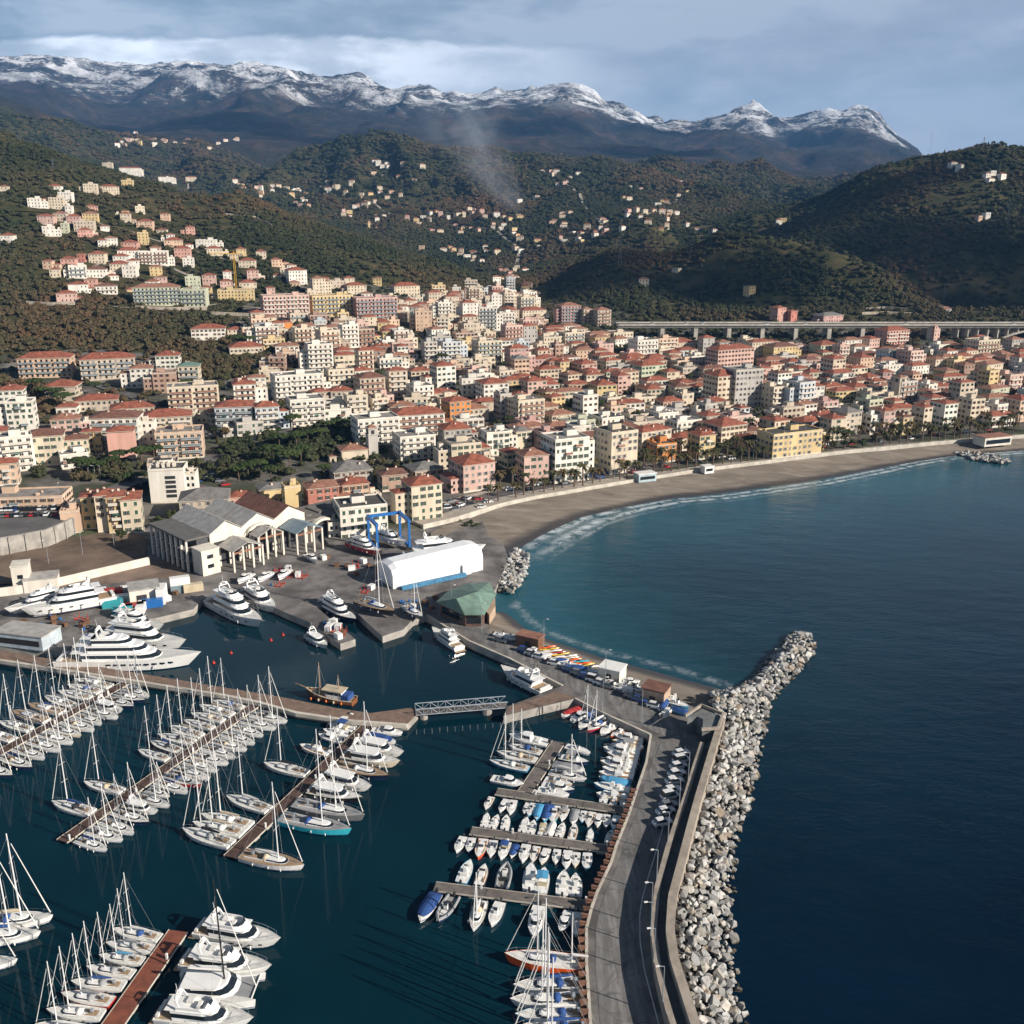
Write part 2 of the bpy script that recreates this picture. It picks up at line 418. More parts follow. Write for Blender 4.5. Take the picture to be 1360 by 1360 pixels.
# ---- terrain mesh: a fan of quads, finer where the town stands
pxs = np.concatenate([np.arange(-700, -60, 16.0), np.arange(-60, 1420, 3.6), np.arange(1420, 2300, 16.0)])
ds = np.concatenate([np.exp(np.linspace(math.log(325), math.log(560), 110))[:-1], np.exp(np.linspace(math.log(560), math.log(1900), 190))[:-1], np.exp(np.linspace(math.log(1900), math.log(6000), 120))[:-1], np.exp(np.linspace(math.log(6000), math.log(10500), 150))])
PX, DD = np.meshgrid(pxs, ds)
TX = (PX - 680) / CAM_F * DD * 1.0
# straight fan in plan
TZ = terr(TX, DD)
def grid_mesh(name, X, Y, Z, m, smooth=True):
    nr, nc = X.shape
    me = bpy.data.meshes.new(name)
    co = np.stack([X, Y, Z], -1).reshape(-1, 3).astype(np.float32)
    idx = np.arange(nr * nc).reshape(nr, nc)
    q = np.stack([idx[:-1, :-1], idx[:-1, 1:], idx[1:, 1:], idx[1:, :-1]], -1).reshape(-1, 4).astype(np.int32)
    me.vertices.add(len(co)); me.vertices.foreach_set('co', co.ravel())
    me.loops.add(q.size); me.loops.foreach_set('vertex_index', q.ravel())
    me.polygons.add(len(q)); me.polygons.foreach_set('loop_start', np.arange(0, q.size, 4, dtype=np.int32)); me.polygons.foreach_set('loop_total', np.full(len(q), 4, np.int32))
    me.update(); me.validate()
    me.polygons.foreach_set('use_smooth', np.full(len(q), smooth))
    me.materials.append(m)
    return me
# how much town there is, how much wood
def poly_mask(px, py, poly):
    inside = np.zeros(px.shape, bool); n = len(poly)
    for i in range(n):
        x0, y0 = poly[i]; x1, y1 = poly[(i + 1) % n]
        c = ((y0 > py) != (y1 > py)) & (px < (x1 - x0) * (py - y0) / ((y1 - y0) if y1 != y0 else 1e-9) + x0)
        inside ^= c
    return inside
TOWN_POLY = [(-500, 760), (-500, 470), (20, 470), (100, 462), (230, 470), (262, 500), (300, 500), (330, 470), (300, 440), (330, 400), (420, 372), (560, 385), (640, 395), (690, 378), (700, 400), (745, 398), (815, 405), (850, 428), (1150, 425), (2400, 425), (2400, 640), (1360, 600), (680, 690), (400, 760)]
RED_POLY = [(-200, 160), (0, 168), (60, 200), (90, 300), (-200, 330)]
def wpx(x, y, z):
    a, b, _ = proj(x, y, z); return a, b
def town_at(x, y, z):
    a, b = wpx(x, y, z)
    return poly_mask(a, b, TOWN_POLY) & (y < 1250)

mt = bpy.data.materials.new('terrain'); mt.use_nodes = True
t = NT(mt.node_tree); bsdf = t.n['Principled BSDF']; bsdf.inputs['Roughness'].default_value = 0.95; bsdf.inputs['Specular IOR Level'].default_value = 0.1
geo = t.new('ShaderNodeNewGeometry'); pos = geo.outputs['Position']
sp = t.new('ShaderNodeSeparateXYZ'); t.l.new(pos, sp.inputs[0])
at = t.new('ShaderNodeAttribute', attribute_name='town')
nA = t.noise(pos, 0.045, 6, 0.6); nB = t.noise(pos, 0.35, 5, 0.6); nC = t.noise(pos, 0.006, 6, 0.6); nD = t.noise(pos, 0.02, 8, 0.7)
wood = t.ramp(nA, [(0.3, (0.026, 0.030, 0.014)), (0.5, (0.050, 0.050, 0.022)), (0.62, (0.085, 0.068, 0.034)), (0.75, (0.12, 0.082, 0.045))])
far = t.ramp(nC, [(0.32, (0.018, 0.022, 0.020)), (0.5, (0.045, 0.038, 0.033)), (0.66, (0.105, 0.068, 0.055))])
farsp = t.mix(t.mapr(nD, 0.35, 0.65), t.mix(0.5, far, (0.012, 0.014, 0.012, 1)), far)
c1 = t.mix(t.mapr(sp.outputs[1], 2600.0, 4200.0), wood, farsp)
street = t.ramp(nA, [(0.38, (0.045, 0.060, 0.024)), (0.47, (0.075, 0.080, 0.045)), (0.54, (0.15, 0.14, 0.125)), (0.66, (0.28, 0.25, 0.21))])
street = t.mix(t.math('MULTIPLY', nB, 0.7), street, (0.09, 0.085, 0.08, 1))
c2 = t.mix(at.outputs['Fac'], c1, street)
nS = t.noise(pos, 0.013, 9, 0.72); nT = t.noise(pos, 0.0022, 4, 0.5)
nfc = t.new('ShaderNodeSeparateXYZ'); t.l.new(geo.outputs['Normal'], nfc.inputs[0])
snowh = t.math('ADD', sp.outputs[2], t.math('ADD', t.math('MULTIPLY', t.math('SUBTRACT', nS, 0.5), 620.0), t.math('MULTIPLY', t.math('SUBTRACT', nT, 0.5), 320.0)))
snowh = t.math('ADD', snowh, t.math('MULTIPLY', t.math('SUBTRACT', nfc.outputs[0], 0.1), 170.0))
snowh = t.math('ADD', snowh, t.mapr(sp.outputs[0], -2600.0, 1300.0, 0.0, 330.0))
brk = t.mapr(t.math('ADD', t.math('MULTIPLY', t.noise(pos, 0.035, 6, 0.75), 0.42), t.math('MULTIPLY', t.noise(pos, 0.0038, 4, 0.6), 0.58)), 0.45, 0.54)
brk = t.math('MAXIMUM', t.math('MULTIPLY', brk, t.mapr(snowh, 880.0, 1250.0, 0.35, 1.0)), t.mapr(snowh, 1180.0, 1480.0, 0.0, 0.9))
snowm = t.math('MULTIPLY', t.math('MULTIPLY', brk, t.mapr(snowh, 860.0, 960.0)), t.mapr(sp.outputs[1], 6300.0, 6900.0))
c3 = t.mix(snowm, c2, (0.78, 0.80, 0.84, 1))
t.l.new(c3, bsdf.inputs['Base Color'])
bmp = t.new('ShaderNodeBump', ins={'Strength': 1.0, 'Distance': 34.0}); t.l.new(nD, bmp.inputs['Height'])
farb = t.new('ShaderNodeMix', data_type='VECTOR'); t.put(farb.inputs[0], t.mapr(sp.outputs[1], 1800.0, 3500.0)); t.l.new(geo.outputs['Normal'], farb.inputs[4]); t.l.new(bmp.outputs[0], farb.inputs[5])
t.l.new(farb.outputs[1], bsdf.inputs['Normal'])
tm = grid_mesh('terrain', TX, DD, TZ, mt)
att = tm.attributes.new('town', 'FLOAT', 'POINT')
tw = town_at(TX, DD, TZ).astype(np.float32)
att.data.foreach_set('value', tw.ravel())
terrain = structure(link('terrain', tm))

# ---- sea
ms = bpy.data.materials.new('sea_water'); ms.use_nodes = True
t = NT(ms.node_tree); b = t.n['Principled BSDF']
geo = t.new('ShaderNodeNewGeometry'); pos = geo.outputs['Position']
sh = t.new('ShaderNodeAttribute', attribute_name='shallow')
sn = t.noise(pos, 0.012, 5, 0.6); sm = t.noise(pos, 0.09, 4, 0.6)
shn = t.math('MULTIPLY', sh.outputs['Fac'], t.mapr(sn, 0.2, 0.75, 0.6, 1.25), clamp=True)
deep = t.mix(t.mapr(sn, 0.35, 0.7), (0.0012, 0.0165, 0.026, 1), (0.0022, 0.0255, 0.040, 1))
cal0 = t.new('ShaderNodeAttribute', attribute_name='calm')
deep = t.mix(cal0.outputs['Fac'], t.mix(t.mapr(sn, 0.3, 0.7), (0.0008, 0.0075, 0.020, 1), (0.0015, 0.013, 0.032, 1)), deep)
wc = t.mix(shn, deep, (0.018, 0.088, 0.118, 1))
foam = t.new('ShaderNodeAttribute', attribute_name='foam')
fo = t.math('MULTIPLY', foam.outputs['Fac'], t.mapr(t.noise(pos, 0.22, 6, 0.7, 0.5), 0.38, 0.58), clamp=True)
t.l.new(t.mix(fo, wc, (0.55, 0.60, 0.62, 1)), b.inputs['Base Color'])
b.inputs['IOR'].default_value = 1.333; b.inputs['Specular IOR Level'].default_value = 0.24
t.put(b.inputs['Roughness'], t.math('ADD', t.math('MULTIPLY', fo, 0.7), t.mapr(sh.outputs['Alpha'], 0, 1, 0.05, 0.05)))
calm = t.new('ShaderNodeAttribute', attribute_name='calm')
wv = t.new('ShaderNodeMapping'); wv.inputs['Scale'].default_value = (0.55, 1.0, 1.0); wv.inputs['Rotation'].default_value = (0, 0, 0.5); t.l.new(pos, wv.inputs[0])
h1 = t.noise(wv.outputs[0], 0.9, 5, 0.6); h2 = t.noise(wv.outputs[0], 0.16, 3, 0.5)
hh = t.math('ADD', t.math('MULTIPLY', h1, 0.35), h2)
bp = t.new('ShaderNodeBump', ins={'Distance': 0.5}); t.put(bp.inputs['Strength'], t.mapr(calm.outputs['Fac'], 0, 1, 0.55, 0.07, False)); t.l.new(hh, bp.inputs['Height'])
t.l.new(bp.outputs[0], b.inputs['Normal'])

WATERLINE = [(660, 836), (672, 826), (683, 806), (684, 796), (676, 780), (690, 752), (704, 735), (740, 712), (785, 690), (845, 675), (900, 665), (962, 660), (1020, 652), (1095, 641), (1170, 626), (1220, 615), (1270, 607), (1360, 600), (1700, 571), (2300, 540)]
WATERLINE2 = [(683, 806), (685, 799), (698, 818), (722, 838), (752, 849), (808, 867), (892, 887), (971, 911)]
def dist_line(x, y, L):
    L = np.array(L); best = np.full(x.shape, 1e9)
    for a, c in zip(L[:-1], L[1:]):
        e = c - a; q = np.clip(((x - a[0]) * e[0] + (y - a[1]) * e[1]) / (e @ e), 0, 1)
        best = np.minimum(best, np.hypot(x - a[0] - q * e[0], y - a[1] - q * e[1]))
    return best
gx = np.concatenate([np.linspace(-900, -20, 60)[:-1], np.linspace(-20, 300, 260), np.linspace(300, 1600, 60)[1:]])
gy = np.concatenate([np.linspace(-300, 180, 20)[:-1], np.linspace(180, 560, 300), np.linspace(560, 900, 12)[1:]])
SX, SY = np.meshgrid(gx, gy)
wl1 = PL(WATERLINE, 0); wl2 = PL(WATERLINE2, 0)
d1 = dist_line(SX, SY, wl1); d2 = dist_line(SX, SY, wl2)
sm_ = grid_mesh('sea', SX, SY, np.zeros_like(SX), ms, False)
BASIN = PL([(-900, 700), (540, 700), (600, 805), (700, 868), (800, 920), (900, 962), (925, 985), (900, 1060), (880, 1200), (930, 1500), (900, 2500), (-2500, 2500)], 0)
bas = poly_mask(SX, SY, BASIN)
shal = np.clip(np.exp(-d1 / 40.0) * 0.9 + np.exp(-d2 / 22.0) * 0.3, 0, 1) * (~bas) + 0.30 * np.clip((SY - 200) / 230, 0, 1) * (~bas)
nearw = np.clip((405 - SY) / 45, 0, 1); fo_ = np.clip(np.exp(-((d1 - 2.0 - nearw * 2) / (1.1 + 2.0 * nearw)) ** 2) * 1.0 + (0.15 + .4 * nearw) * np.exp(-((d1 - 6.0 - nearw * 3) / .9) ** 2), 0, 1) * np.clip((SY - 325) / 40, 0, 1) + 0.35 * np.exp(-((d2 - 0.4) / 0.7) ** 2)
fo_ = fo_ * (~bas)
for nm, arr in (('shallow', shal), ('foam', np.clip(fo_, 0, 1)), ('calm', bas.astype(float))):
    a_ = sm_.attributes.new(nm, 'FLOAT', 'POINT'); a_.data.foreach_set('value', arr.astype(np.float32).ravel())
structure(link('sea', sm_))
# ---------------------------------------------------------------- common colours
WHITE = mat('white_paint', (0.78, 0.77, 0.74), 0.5, vary=0.06)
CONC = mat('concrete', (0.34, 0.32, 0.29), 0.9, vary=0.3, scale=0.25, bump=0.2)
CONCL = mat('pale_concrete', (0.52, 0.48, 0.41), 0.9, vary=0.22, scale=0.3)
ASPH = mat('asphalt', (0.115, 0.108, 0.105), 0.92, vary=0.3, scale=0.12)
YARD = mat('yard_asphalt', (0.16, 0.148, 0.14), 0.92, vary=0.5, scale=0.16)
DECKW = mat('weathered_deck', (0.20, 0.135, 0.10), 0.85, vary=0.25, scale=0.6)
DECKR = mat('rust_red_deck', (0.20, 0.062, 0.035), 0.8, vary=0.3, scale=0.7)
DECKD = mat('dark_deck', (0.085, 0.048, 0.036), 0.85, vary=0.3, scale=0.7)
DECKG = mat('grey_deck', (0.15, 0.13, 0.115), 0.85, vary=0.3, scale=0.7)
STEEL = mat('pale_steel', (0.45, 0.50, 0.54), 0.4, 0.6, vary=0.1)
ALU = mat('aluminium', (0.80, 0.80, 0.79), 0.4, 0.15, vary=0.05)
DARK = mat('dark_grey', (0.03, 0.03, 0.035), 0.6, vary=0.2)
GLASS = mat('dark_glass', (0.012, 0.018, 0.024), 0.08, vary=0.2, spec=0.8)
RUBBER = mat('black_rubber', (0.015, 0.015, 0.016), 0.8, vary=0.2)
BLUEP = mat('blue_paint', (0.02, 0.14, 0.42), 0.45, vary=0.12)
REDP = mat('red_paint', (0.42, 0.045, 0.03), 0.5, vary=0.15)
YELP = mat('yellow_paint', (0.62, 0.36, 0.03), 0.5, vary=0.12)
ORAP = mat('orange_paint', (0.62, 0.16, 0.03), 0.5, vary=0.12)
TEALP = mat('teal_paint', (0.04, 0.32, 0.36), 0.5, vary=0.12)
BROWNP = mat('brown_timber', (0.17, 0.085, 0.045), 0.75, vary=0.25)
BRICKR = mat('red_brown_block', (0.20, 0.10, 0.065), 0.9, vary=0.35, scale=0.8)
TEAK = mat('teak', (0.33, 0.21, 0.12), 0.75, vary=0.2, scale=2.0)

# ---------------------------------------------------------------- haze: one thin even body of air
hm = bpy.data.materials.new('haze_air'); hm.use_nodes = True
t = NT(hm.node_tree); t.n.clear()
pv = t.new('ShaderNodeVolumePrincipled'); pv.inputs['Color'].default_value = (0.20, 0.50, 1.0, 1); pv.inputs['Density'].default_value = 0.000046; pv.inputs['Anisotropy'].default_value = 0.0
mo = t.new('ShaderNodeOutputMaterial'); t.l.new(pv.outputs[0], mo.inputs['Volume'])
tag(MB().box(0, 5400, -6, 16000, 12000, 1310, 0).build('haze', hm), kind='stuff')

# ---------------------------------------------------------------- beach
msand = bpy.data.materials.new('sand'); msand.use_nodes = True
t = NT(msand.node_tree); b = t.n['Principled BSDF']; b.inputs['Roughness'].default_value = 0.95; b.inputs['Specular IOR Level'].default_value = 0.15
geo = t.new('ShaderNodeNewGeometry'); sp = t.new('ShaderNodeSeparateXYZ'); t.l.new(geo.outputs['Position'], sp.inputs[0])
mp = t.new('ShaderNodeMapping'); mp.inputs['Scale'].default_value = (0.5, 1.4, 1); mp.inputs['Rotation'].default_value = (0, 0, -0.45); t.l.new(geo.outputs['Position'], mp.inputs[0])
n = t.noise(mp.outputs[0], 0.11, 7, 0.66, 0.6); n2 = t.noise(geo.outputs['Position'], 1.2, 4)
c = t.ramp(n, [(0.3, (0.15, 0.126, 0.102)), (0.5, (0.235, 0.200, 0.162)), (0.68, (0.33, 0.29, 0.245))])
c = t.mix(t.math('MULTIPLY', n2, 0.25), c, (0.09, 0.08, 0.07, 1))
wet = t.mapr(t.math('ADD', sp.outputs[2], t.math('MULTIPLY', t.math('SUBTRACT', n, 0.5), 0.5)), 0.75, 0.2)
t.l.new(t.mix(wet, c, (0.055, 0.05, 0.048, 1)), b.inputs['Base Color'])
t.put(b.inputs['Roughness'], t.mapr(wet, 0, 1, 0.95, 0.35))
def strip(A, Bz, n=5, name='beach', m=msand):
    """sheet between two 3D polylines of the same length"""
    vs = []; fs = []
    for a, c in zip(A, Bz):
        for k in range(n + 1):
            q = k / n; vs.append(tuple(a[i] + (c[i] - a[i]) * q for i in range(3)))
    for i in range(len(A) - 1):
        for k in range(n):
            fs.append((i * (n + 1) + k, i * (n + 1) + k + 1, (i + 1) * (n + 1) + k + 1, (i + 1) * (n + 1) + k))
    return MB().add(vs, fs)
def resample(pts, n):
    p = np.array(pts, float); d = np.concatenate([[0], np.cumsum(np.linalg.norm(np.diff(p, axis=0), axis=1))])
    s = np.linspace(0, d[-1], n)
    return [tuple(np.interp(s, d, p[:, k]) for k in range(p.shape[1])) for s in s]
wA = [P(*p, -0.3) + (-0.5,) for p in [(672, 790), (690, 752), (704, 736), (740, 713), (785, 691), (845, 676), (900, 666), (962, 661), (1020, 653), (1095, 642), (1170, 627), (1220, 616), (1270, 608), (1360, 601), (1700, 572), (2300, 541)]]
wB = [P(*p, 2.6) + (2.6,) for p in [(575, 745), (572, 720), (572, 703), (620, 690), (657, 676), (700, 665), (760, 655), (840, 641), (930, 627), (1020, 616), (1120, 603), (1180, 598), (1245, 591), (1360, 582), (1700, 555), (2300, 524)]]
bm_ = strip(resample(wA, 90), resample(wB, 90), 8)
structure(bm_.build('beach', msand, smooth=True))
wA = [P(*p, -0.3) + (-0.5,) for p in [(672, 812), (680, 812), (695, 821), (718, 840), (750, 851), (806, 869), (890, 889), (975, 912)]]
wB = [P(*p, 2.1) + (2.1,) for p in [(625, 812), (640, 838), (665, 846), (700, 862), (740, 876), (800, 902), (870, 928), (950, 945)]]
structure(strip(resample(wA, 40), resample(wB, 40), 5).build('beach', msand, smooth=True))

# promenade: wall above the beach, pavement, road
prom = resample(PL([(560, 699), (600, 690), (657, 672), (700, 662), (805, 644), (930, 624), (1020, 613), (1120, 600), (1245, 588), (1360, 579), (1700, 552), (2300, 522)], 3.0), 120)
def offs(line, d):
    out = []
    for i, p in enumerate(line):
        a = line[max(0, i - 1)]; c = line[min(len(line) - 1, i + 1)]
        e = np.array([c[0] - a[0], c[1] - a[1]]); e /= np.linalg.norm(e)
        out.append((p[0] - e[1] * d, p[1] + e[0] * d))
    return out
def ribbon(line, d0, d1, z, name, m, thick=None, zb=None):
    A = offs(line, d0); B = offs(line, d1)
    if thick is None:
        return structure(strip([(x, y, z) for x, y in A], [(x, y, z) for x, y in B], 1).build(name, m))
    return MB().prism(A + B[::-1], zb, z, 0)
PAVE = mat('pavement_slabs', (0.36, 0.32, 0.27), 0.9, vary=0.2, scale=0.4)
structure(ribbon(prom, -0.6, 7, 3.62, 'pavement', PAVE, True, -1).build('pavement', PAVE))
ribbon(prom, 7, 15, 3.52, 'road', ASPH)
ribbon(prom, 15, 19, 3.62, 'pavement', PAVE)
tag(ribbon(prom, -1.2, -0.6, 3.95, 'sea_wall', CONCL, True, 0).build('sea_wall', CONCL), 'long pale parapet wall between the beach and the palm promenade', 'wall')

# ---------------------------------------------------------------- quays
PAR_R = [(990, 1520), (942, 1420), (917, 1360), (905, 1322), (890, 1275), (884, 1235), (887, 1190), (900, 1142), (911, 1100), (922, 1060), (940, 1000), (955, 952)]
PAR_L = [(950, 1520), (912, 1420), (890, 1360), (882, 1335), (870, 1285), (864, 1235), (869, 1178), (885, 1120), (899, 1080), (907, 1058), (921, 1012), (930, 985)]
parR = PL(PAR_R, 5.9); parL = PL(PAR_L, 4.9)
QZ = 2.15
quay_px = [(-300, 760), (-300, 828), (84, 866), (110, 848), (155, 826), (207, 821), (257, 809), (268, 796), (300, 792), (361, 805), (381, 814), (410, 826), (452, 855), (472, 849), (420, 806), (452, 794), (508, 845), (536, 836), (548, 823), (566, 817), (623, 852), (676, 875), (746, 911), (674, 938), (669, 951), (763, 928), (800, 947), (863, 976), (857, 1012), (845, 1047), (834, 1080), (817, 1122), (810, 1145), (791, 1185), (784, 1205), (777, 1232), (777, 1280), (782, 1360), (800, 1440), (822, 1520)]
quay = PL(quay_px, QZ) + [p for p in parR] + PL([(945, 930), (920, 935), (890, 930), (860, 918), (800, 893), (760, 874), (700, 850), (655, 832), (648, 805), (660, 778), (676, 742), (668, 722), (650, 712), (640, 690), (590, 684), (480, 672), (330, 662), (180, 690), (0, 712)], QZ)
structure(MB().prism(quay, -3, QZ, 1, top=0).build('quay', [YARD, CONC]))
# pale kerb along the quay's edge
def kerb(pts, w_, h_, z, m, name='kerb', side=1):
    L = pts; A = L; B = offs(L, w_ * side)
    mb = MB()
    for i in range(len(L) - 1):
        mb.prism([A[i], A[i + 1], B[i + 1], B[i]], z, z + h_, 0)
    return structure(mb.build(name, m))
kerb(PL([(863, 976), (857, 1012), (845, 1047), (834, 1080), (817, 1122), (810, 1145), (791, 1185), (784, 1205), (777, 1232), (777, 1280), (782, 1360), (800, 1440)], QZ), 0.5, 0.14, QZ, CONCL, side=1)
kerb(PL([(566, 817), (623, 852), (676, 875), (746, 911)], QZ), 0.6, 0.14, QZ, CONCL)
kerb(PL([(763, 928), (800, 947), (863, 976)], QZ), 0.5, 0.14, QZ, CONCL)
# brown slab of the spur pier
structure(MB().sheet(PL([(676, 939), (739, 918), (766, 926), (672, 949)], QZ + .03), QZ + .03).build('pavement', DECKW))
structure(MB().sheet(PL([(648, 812), (655, 830), (700, 849), (760, 873), (800, 892), (860, 917), (890, 929), (920, 934), (905, 942), (870, 930), (800, 905), (750, 884), (700, 862), (650, 840)], QZ + .03), QZ + .03).build('beach', msand))
# worn carriageway along the breakwater
roadL = PL([(872, 983), (866, 1012), (855, 1047), (845, 1080), (829, 1122), (822, 1145), (804, 1185), (797, 1205), (791, 1235), (791, 1285), (797, 1360), (815, 1440), (840, 1520)], QZ + .03)
roadR = PL([(905, 990), (897, 1020), (887, 1056), (876, 1090), (866, 1125), (858, 1150), (846, 1190), (842, 1215), (842, 1250), (848, 1290), (866, 1360), (890, 1440), (925, 1520)], QZ + .03)
mroad = bpy.data.materials.new('worn_asphalt'); mroad.use_nodes = True
t = NT(mroad.node_tree); b = t.n['Principled BSDF']; b.inputs['Roughness'].default_value = 0.9
geo = t.new('ShaderNodeNewGeometry'); mp = t.new('ShaderNodeMapping'); mp.inputs['Scale'].default_value = (1.0, 0.12, 1); t.l.new(geo.outputs['Position'], mp.inputs[0])
na = t.noise(mp.outputs[0], 0.8, 6, 0.65); nb = t.noise(geo.outputs['Position'], 0.25, 6, 0.7, 0.8)
c = t.ramp(na, [(0.3, (0.095, 0.092, 0.09)), (0.5, (0.155, 0.15, 0.145)), (0.68, (0.25, 0.24, 0.23))])
c = t.mix(t.mapr(nb, 0.52, 0.66, 0, 0.7), c, (0.07, 0.068, 0.066, 1))
crk = t.new('ShaderNodeTexVoronoi', feature='DISTANCE_TO_EDGE', ins={'Scale': 0.14}); t.l.new(geo.outputs['Position'], crk.inputs['Vector'])
c = t.mix(t.mapr(crk.outputs['Distance'], 0.0, 0.012, 0.6, 0), c, (0.03, 0.03, 0.03, 1))
t.l.new(c, b.inputs['Base Color'])
structure(strip([(x, y, QZ + .03) for x, y in roadL], [(x, y, QZ + .03) for x, y in roadR], 1).build('road', mroad))
rl2 = PL([(560, 803), (600, 830), (650, 858), (700, 886), (745, 907), (800, 936), (870, 972), (900, 985)], QZ + .03)
rr2 = PL([(590, 806), (625, 828), (665, 850), (720, 876), (780, 905), (830, 928), (890, 952), (918, 965)], QZ + .03)
structure(strip([(x, y, QZ + .03) for x, y in rl2], [(x, y, QZ + .03) for x, y in rr2], 1).build('road', mroad))
# white edge line
LINE = mat('road_marking', (0.6, 0.6, 0.58), 0.8, vary=0.3, scale=2)
rrr = resample(roadR, 60)
structure(strip([(x, y, QZ + .06) for x, y in offs(rrr, 0.9)], [(x, y, QZ + .06) for x, y in offs(rrr, 1.1)], 1).build('road_marking', LINE))
# open ground behind the port
FIELD = mat('bare_field', (0.15, 0.105, 0.075), 0.95, vary=0.45, scale=0.09)
FIELDG = mat('field_weeds', (0.06, 0.075, 0.03), 0.95, vary=0.5, scale=0.2)
structure(MB().sheet(PL([(-300, 742), (-300, 806), (0, 776), (50, 772), (130, 756), (192, 742), (196, 716), (176, 706), (150, 702), (84, 704), (0, 725)], 2.6), 2.6).build('ground', FIELD))
structure(MB().sheet(PL([(-300, 728), (-300, 744), (0, 730), (80, 716), (150, 705), (110, 696), (84, 698), (0, 717)], 2.66), 2.66).build('ground', FIELDG))
structure(MB().sheet(PL([(70, 782), (240, 766), (262, 775), (232, 742), (190, 745), (110, 762)], QZ + .03), QZ + .03).build('ground', mat('dirt_yard', (0.21, 0.15, 0.115), 0.95, vary=0.35, scale=0.12)))

# the long brown mole
mole = PL([(-300, 822), (0, 864), (220, 900), (370, 925), (445, 940), (492, 947), (545, 940), (556, 946), (541, 962), (470, 957), (395, 946), (345, 932), (300, 923), (176, 903), (0, 876), (-300, 834)], 1.7)
mm = thing('mole', 'long mole with brown deck crossing the harbour to the swing bridge', 'mole')
MB().prism(mole, -3, 1.7, 1, top=0).build('deck', [DECKW, CONC], mm)
ks = PL([(541, 962), (470, 957), (395, 946), (345, 932), (300, 923), (176, 903), (0, 876), (-300, 834)], 1.7)
mb = MB()
B = offs(ks, 0.9)
for i in range(len(ks) - 1): mb.prism([ks[i], ks[i + 1], B[i + 1], B[i]], 1.0, 1.95)
mb.build('edge_beam', CONCL, mm)

# ---------------------------------------------------------------- breakwater: two parapets with a walk between
bw = thing('breakwater_wall', 'curving double parapet sea wall between harbour road and boulders', 'sea wall')
def wallrib(line, w_, z0, z1, side):
    L = resample(line, 60); O = offs(L, w_ * side); mb = MB()
    n = len(L)
    vs = [(x, y, z) for z in (z0, z1) for q in (L, O) for x, y in q]
    a, b_, c_, d_ = 0, n, 2 * n, 3 * n
    fs = []
    for i in range(n - 1):
        fs += [(a + i, a + i + 1, c_ + i + 1, c_ + i), (b_ + i + 1, b_ + i, d_ + i, d_ + i + 1), (c_ + i, c_ + i + 1, d_ + i + 1, d_ + i)]
    fs += [(a, c_, d_, b_), (a + n - 1, b_ + n - 1, d_ + n - 1, c_ + n - 1)]
    return MB().add(vs, fs)
PARAP = mat('parapet_concrete', (0.33, 0.285, 0.235), 0.9, vary=0.25, scale=0.4)
WALK = mat('walkway_concrete', (0.16, 0.16, 0.16), 0.9, vary=0.3, scale=0.3)
wallrib(parL, 1.0, 2.1, 4.9, -1).build('inner_parapet', PARAP, bw)
wallrib(parR, 1.5, 0.0, 5.9, -1).build('outer_parapet', PARAP, bw)
A_, B_ = resample([p for p in offs(parL, -1.0)], 60), resample([p for p in parR], 60)
strip([(x, y, 3.5) for x, y in A_], [(x, y, 3.5) for x, y in B_], 1).build('walkway', WALK, bw)
# terrace building at its head
tb = thing('terrace_building', 'flat roofed concrete lookout where breakwater and boulder spur meet', 'building')
MB().prism(PL([(913, 953), (932, 941), (957, 951), (951, 966), (933, 968), (934, 955), (926, 951)], 6.4), 2.1, 6.4, 0).build('wall', mat('dull_concrete', (0.15, 0.16, 0.16), 0.9, vary=0.25), tb)
mb = MB(); pp = PL([(911, 953), (932, 939), (959, 950), (953, 968), (931, 970)], 6.4)
qq = offs(pp, 0.5)
for i in range(4): mb.prism([pp[i], pp[i + 1], qq[i + 1], qq[i]], 6.4, 7.1)
mb.build('parapet', PARAP, tb)
# brown timber fenders along the quay edge
def along(line, step, start=0.0):
    p = np.array(line, float); d = np.concatenate([[0], np.cumsum(np.linalg.norm(np.diff(p, axis=0), axis=1))])
    s = start; out = []
    while s < d[-1]:
        i = min(max(np.searchsorted(d, s) - 1, 0), len(p) - 2); e = (p[i + 1] - p[i]); e /= np.linalg.norm(e)
        q = p[i] + e * (s - d[i]); out.append((q[0], q[1], math.atan2(e[1], e[0]))); s += step
    return out
ql = PL([(845, 1050), (834, 1082), (817, 1122), (810, 1145), (791, 1185), (784, 1205), (777, 1232), (777, 1280), (782, 1360), (796, 1425)], QZ)
fme = MB().box(0, -0.55, -1.6, 1.15, 1.0, 1.75).box(0, -0.55, 0.15, 0.5, 1.3, 0.25).mesh('quay_fender', BRICKR)
for x, y, a in along(ql, 1.95):
    tag(link('quay_fender', fme, loc=(x, y, QZ - 0.1), rot=a), 'red brown fender block in the comb along the breakwater quay edge', 'fender', 'fender blocks along the breakwater quay')

# ---------------------------------------------------------------- boulders
ROCK = bpy.data.materials.new('boulder_stone'); ROCK.use_nodes = True
t = NT(ROCK.node_tree); b = t.n['Principled BSDF']; b.inputs['Roughness'].default_value = 0.9
oi = t.new('ShaderNodeObjectInfo'); geo = t.new('ShaderNodeNewGeometry')
isl = geo.outputs['Random Per Island']
rr_ = t.math('FRACT', t.math('ADD', t.math('MULTIPLY', isl, 7.31), oi.outputs['Random']))
c = t.ramp(rr_, [(0.0, (0.20, 0.20, 0.195)), (0.3, (0.38, 0.38, 0.37)), (0.6, (0.54, 0.54, 0.525)), (0.84, (0.40, 0.36, 0.30)), (0.92, (0.30, 0.23, 0.165)), (1.0, (0.66, 0.65, 0.62))])
sp = t.new('ShaderNodeSeparateXYZ'); t.l.new(geo.outputs['Position'], sp.inputs[0])
nz = t.noise(geo.outputs['Position'], 0.9, 5, 0.65)
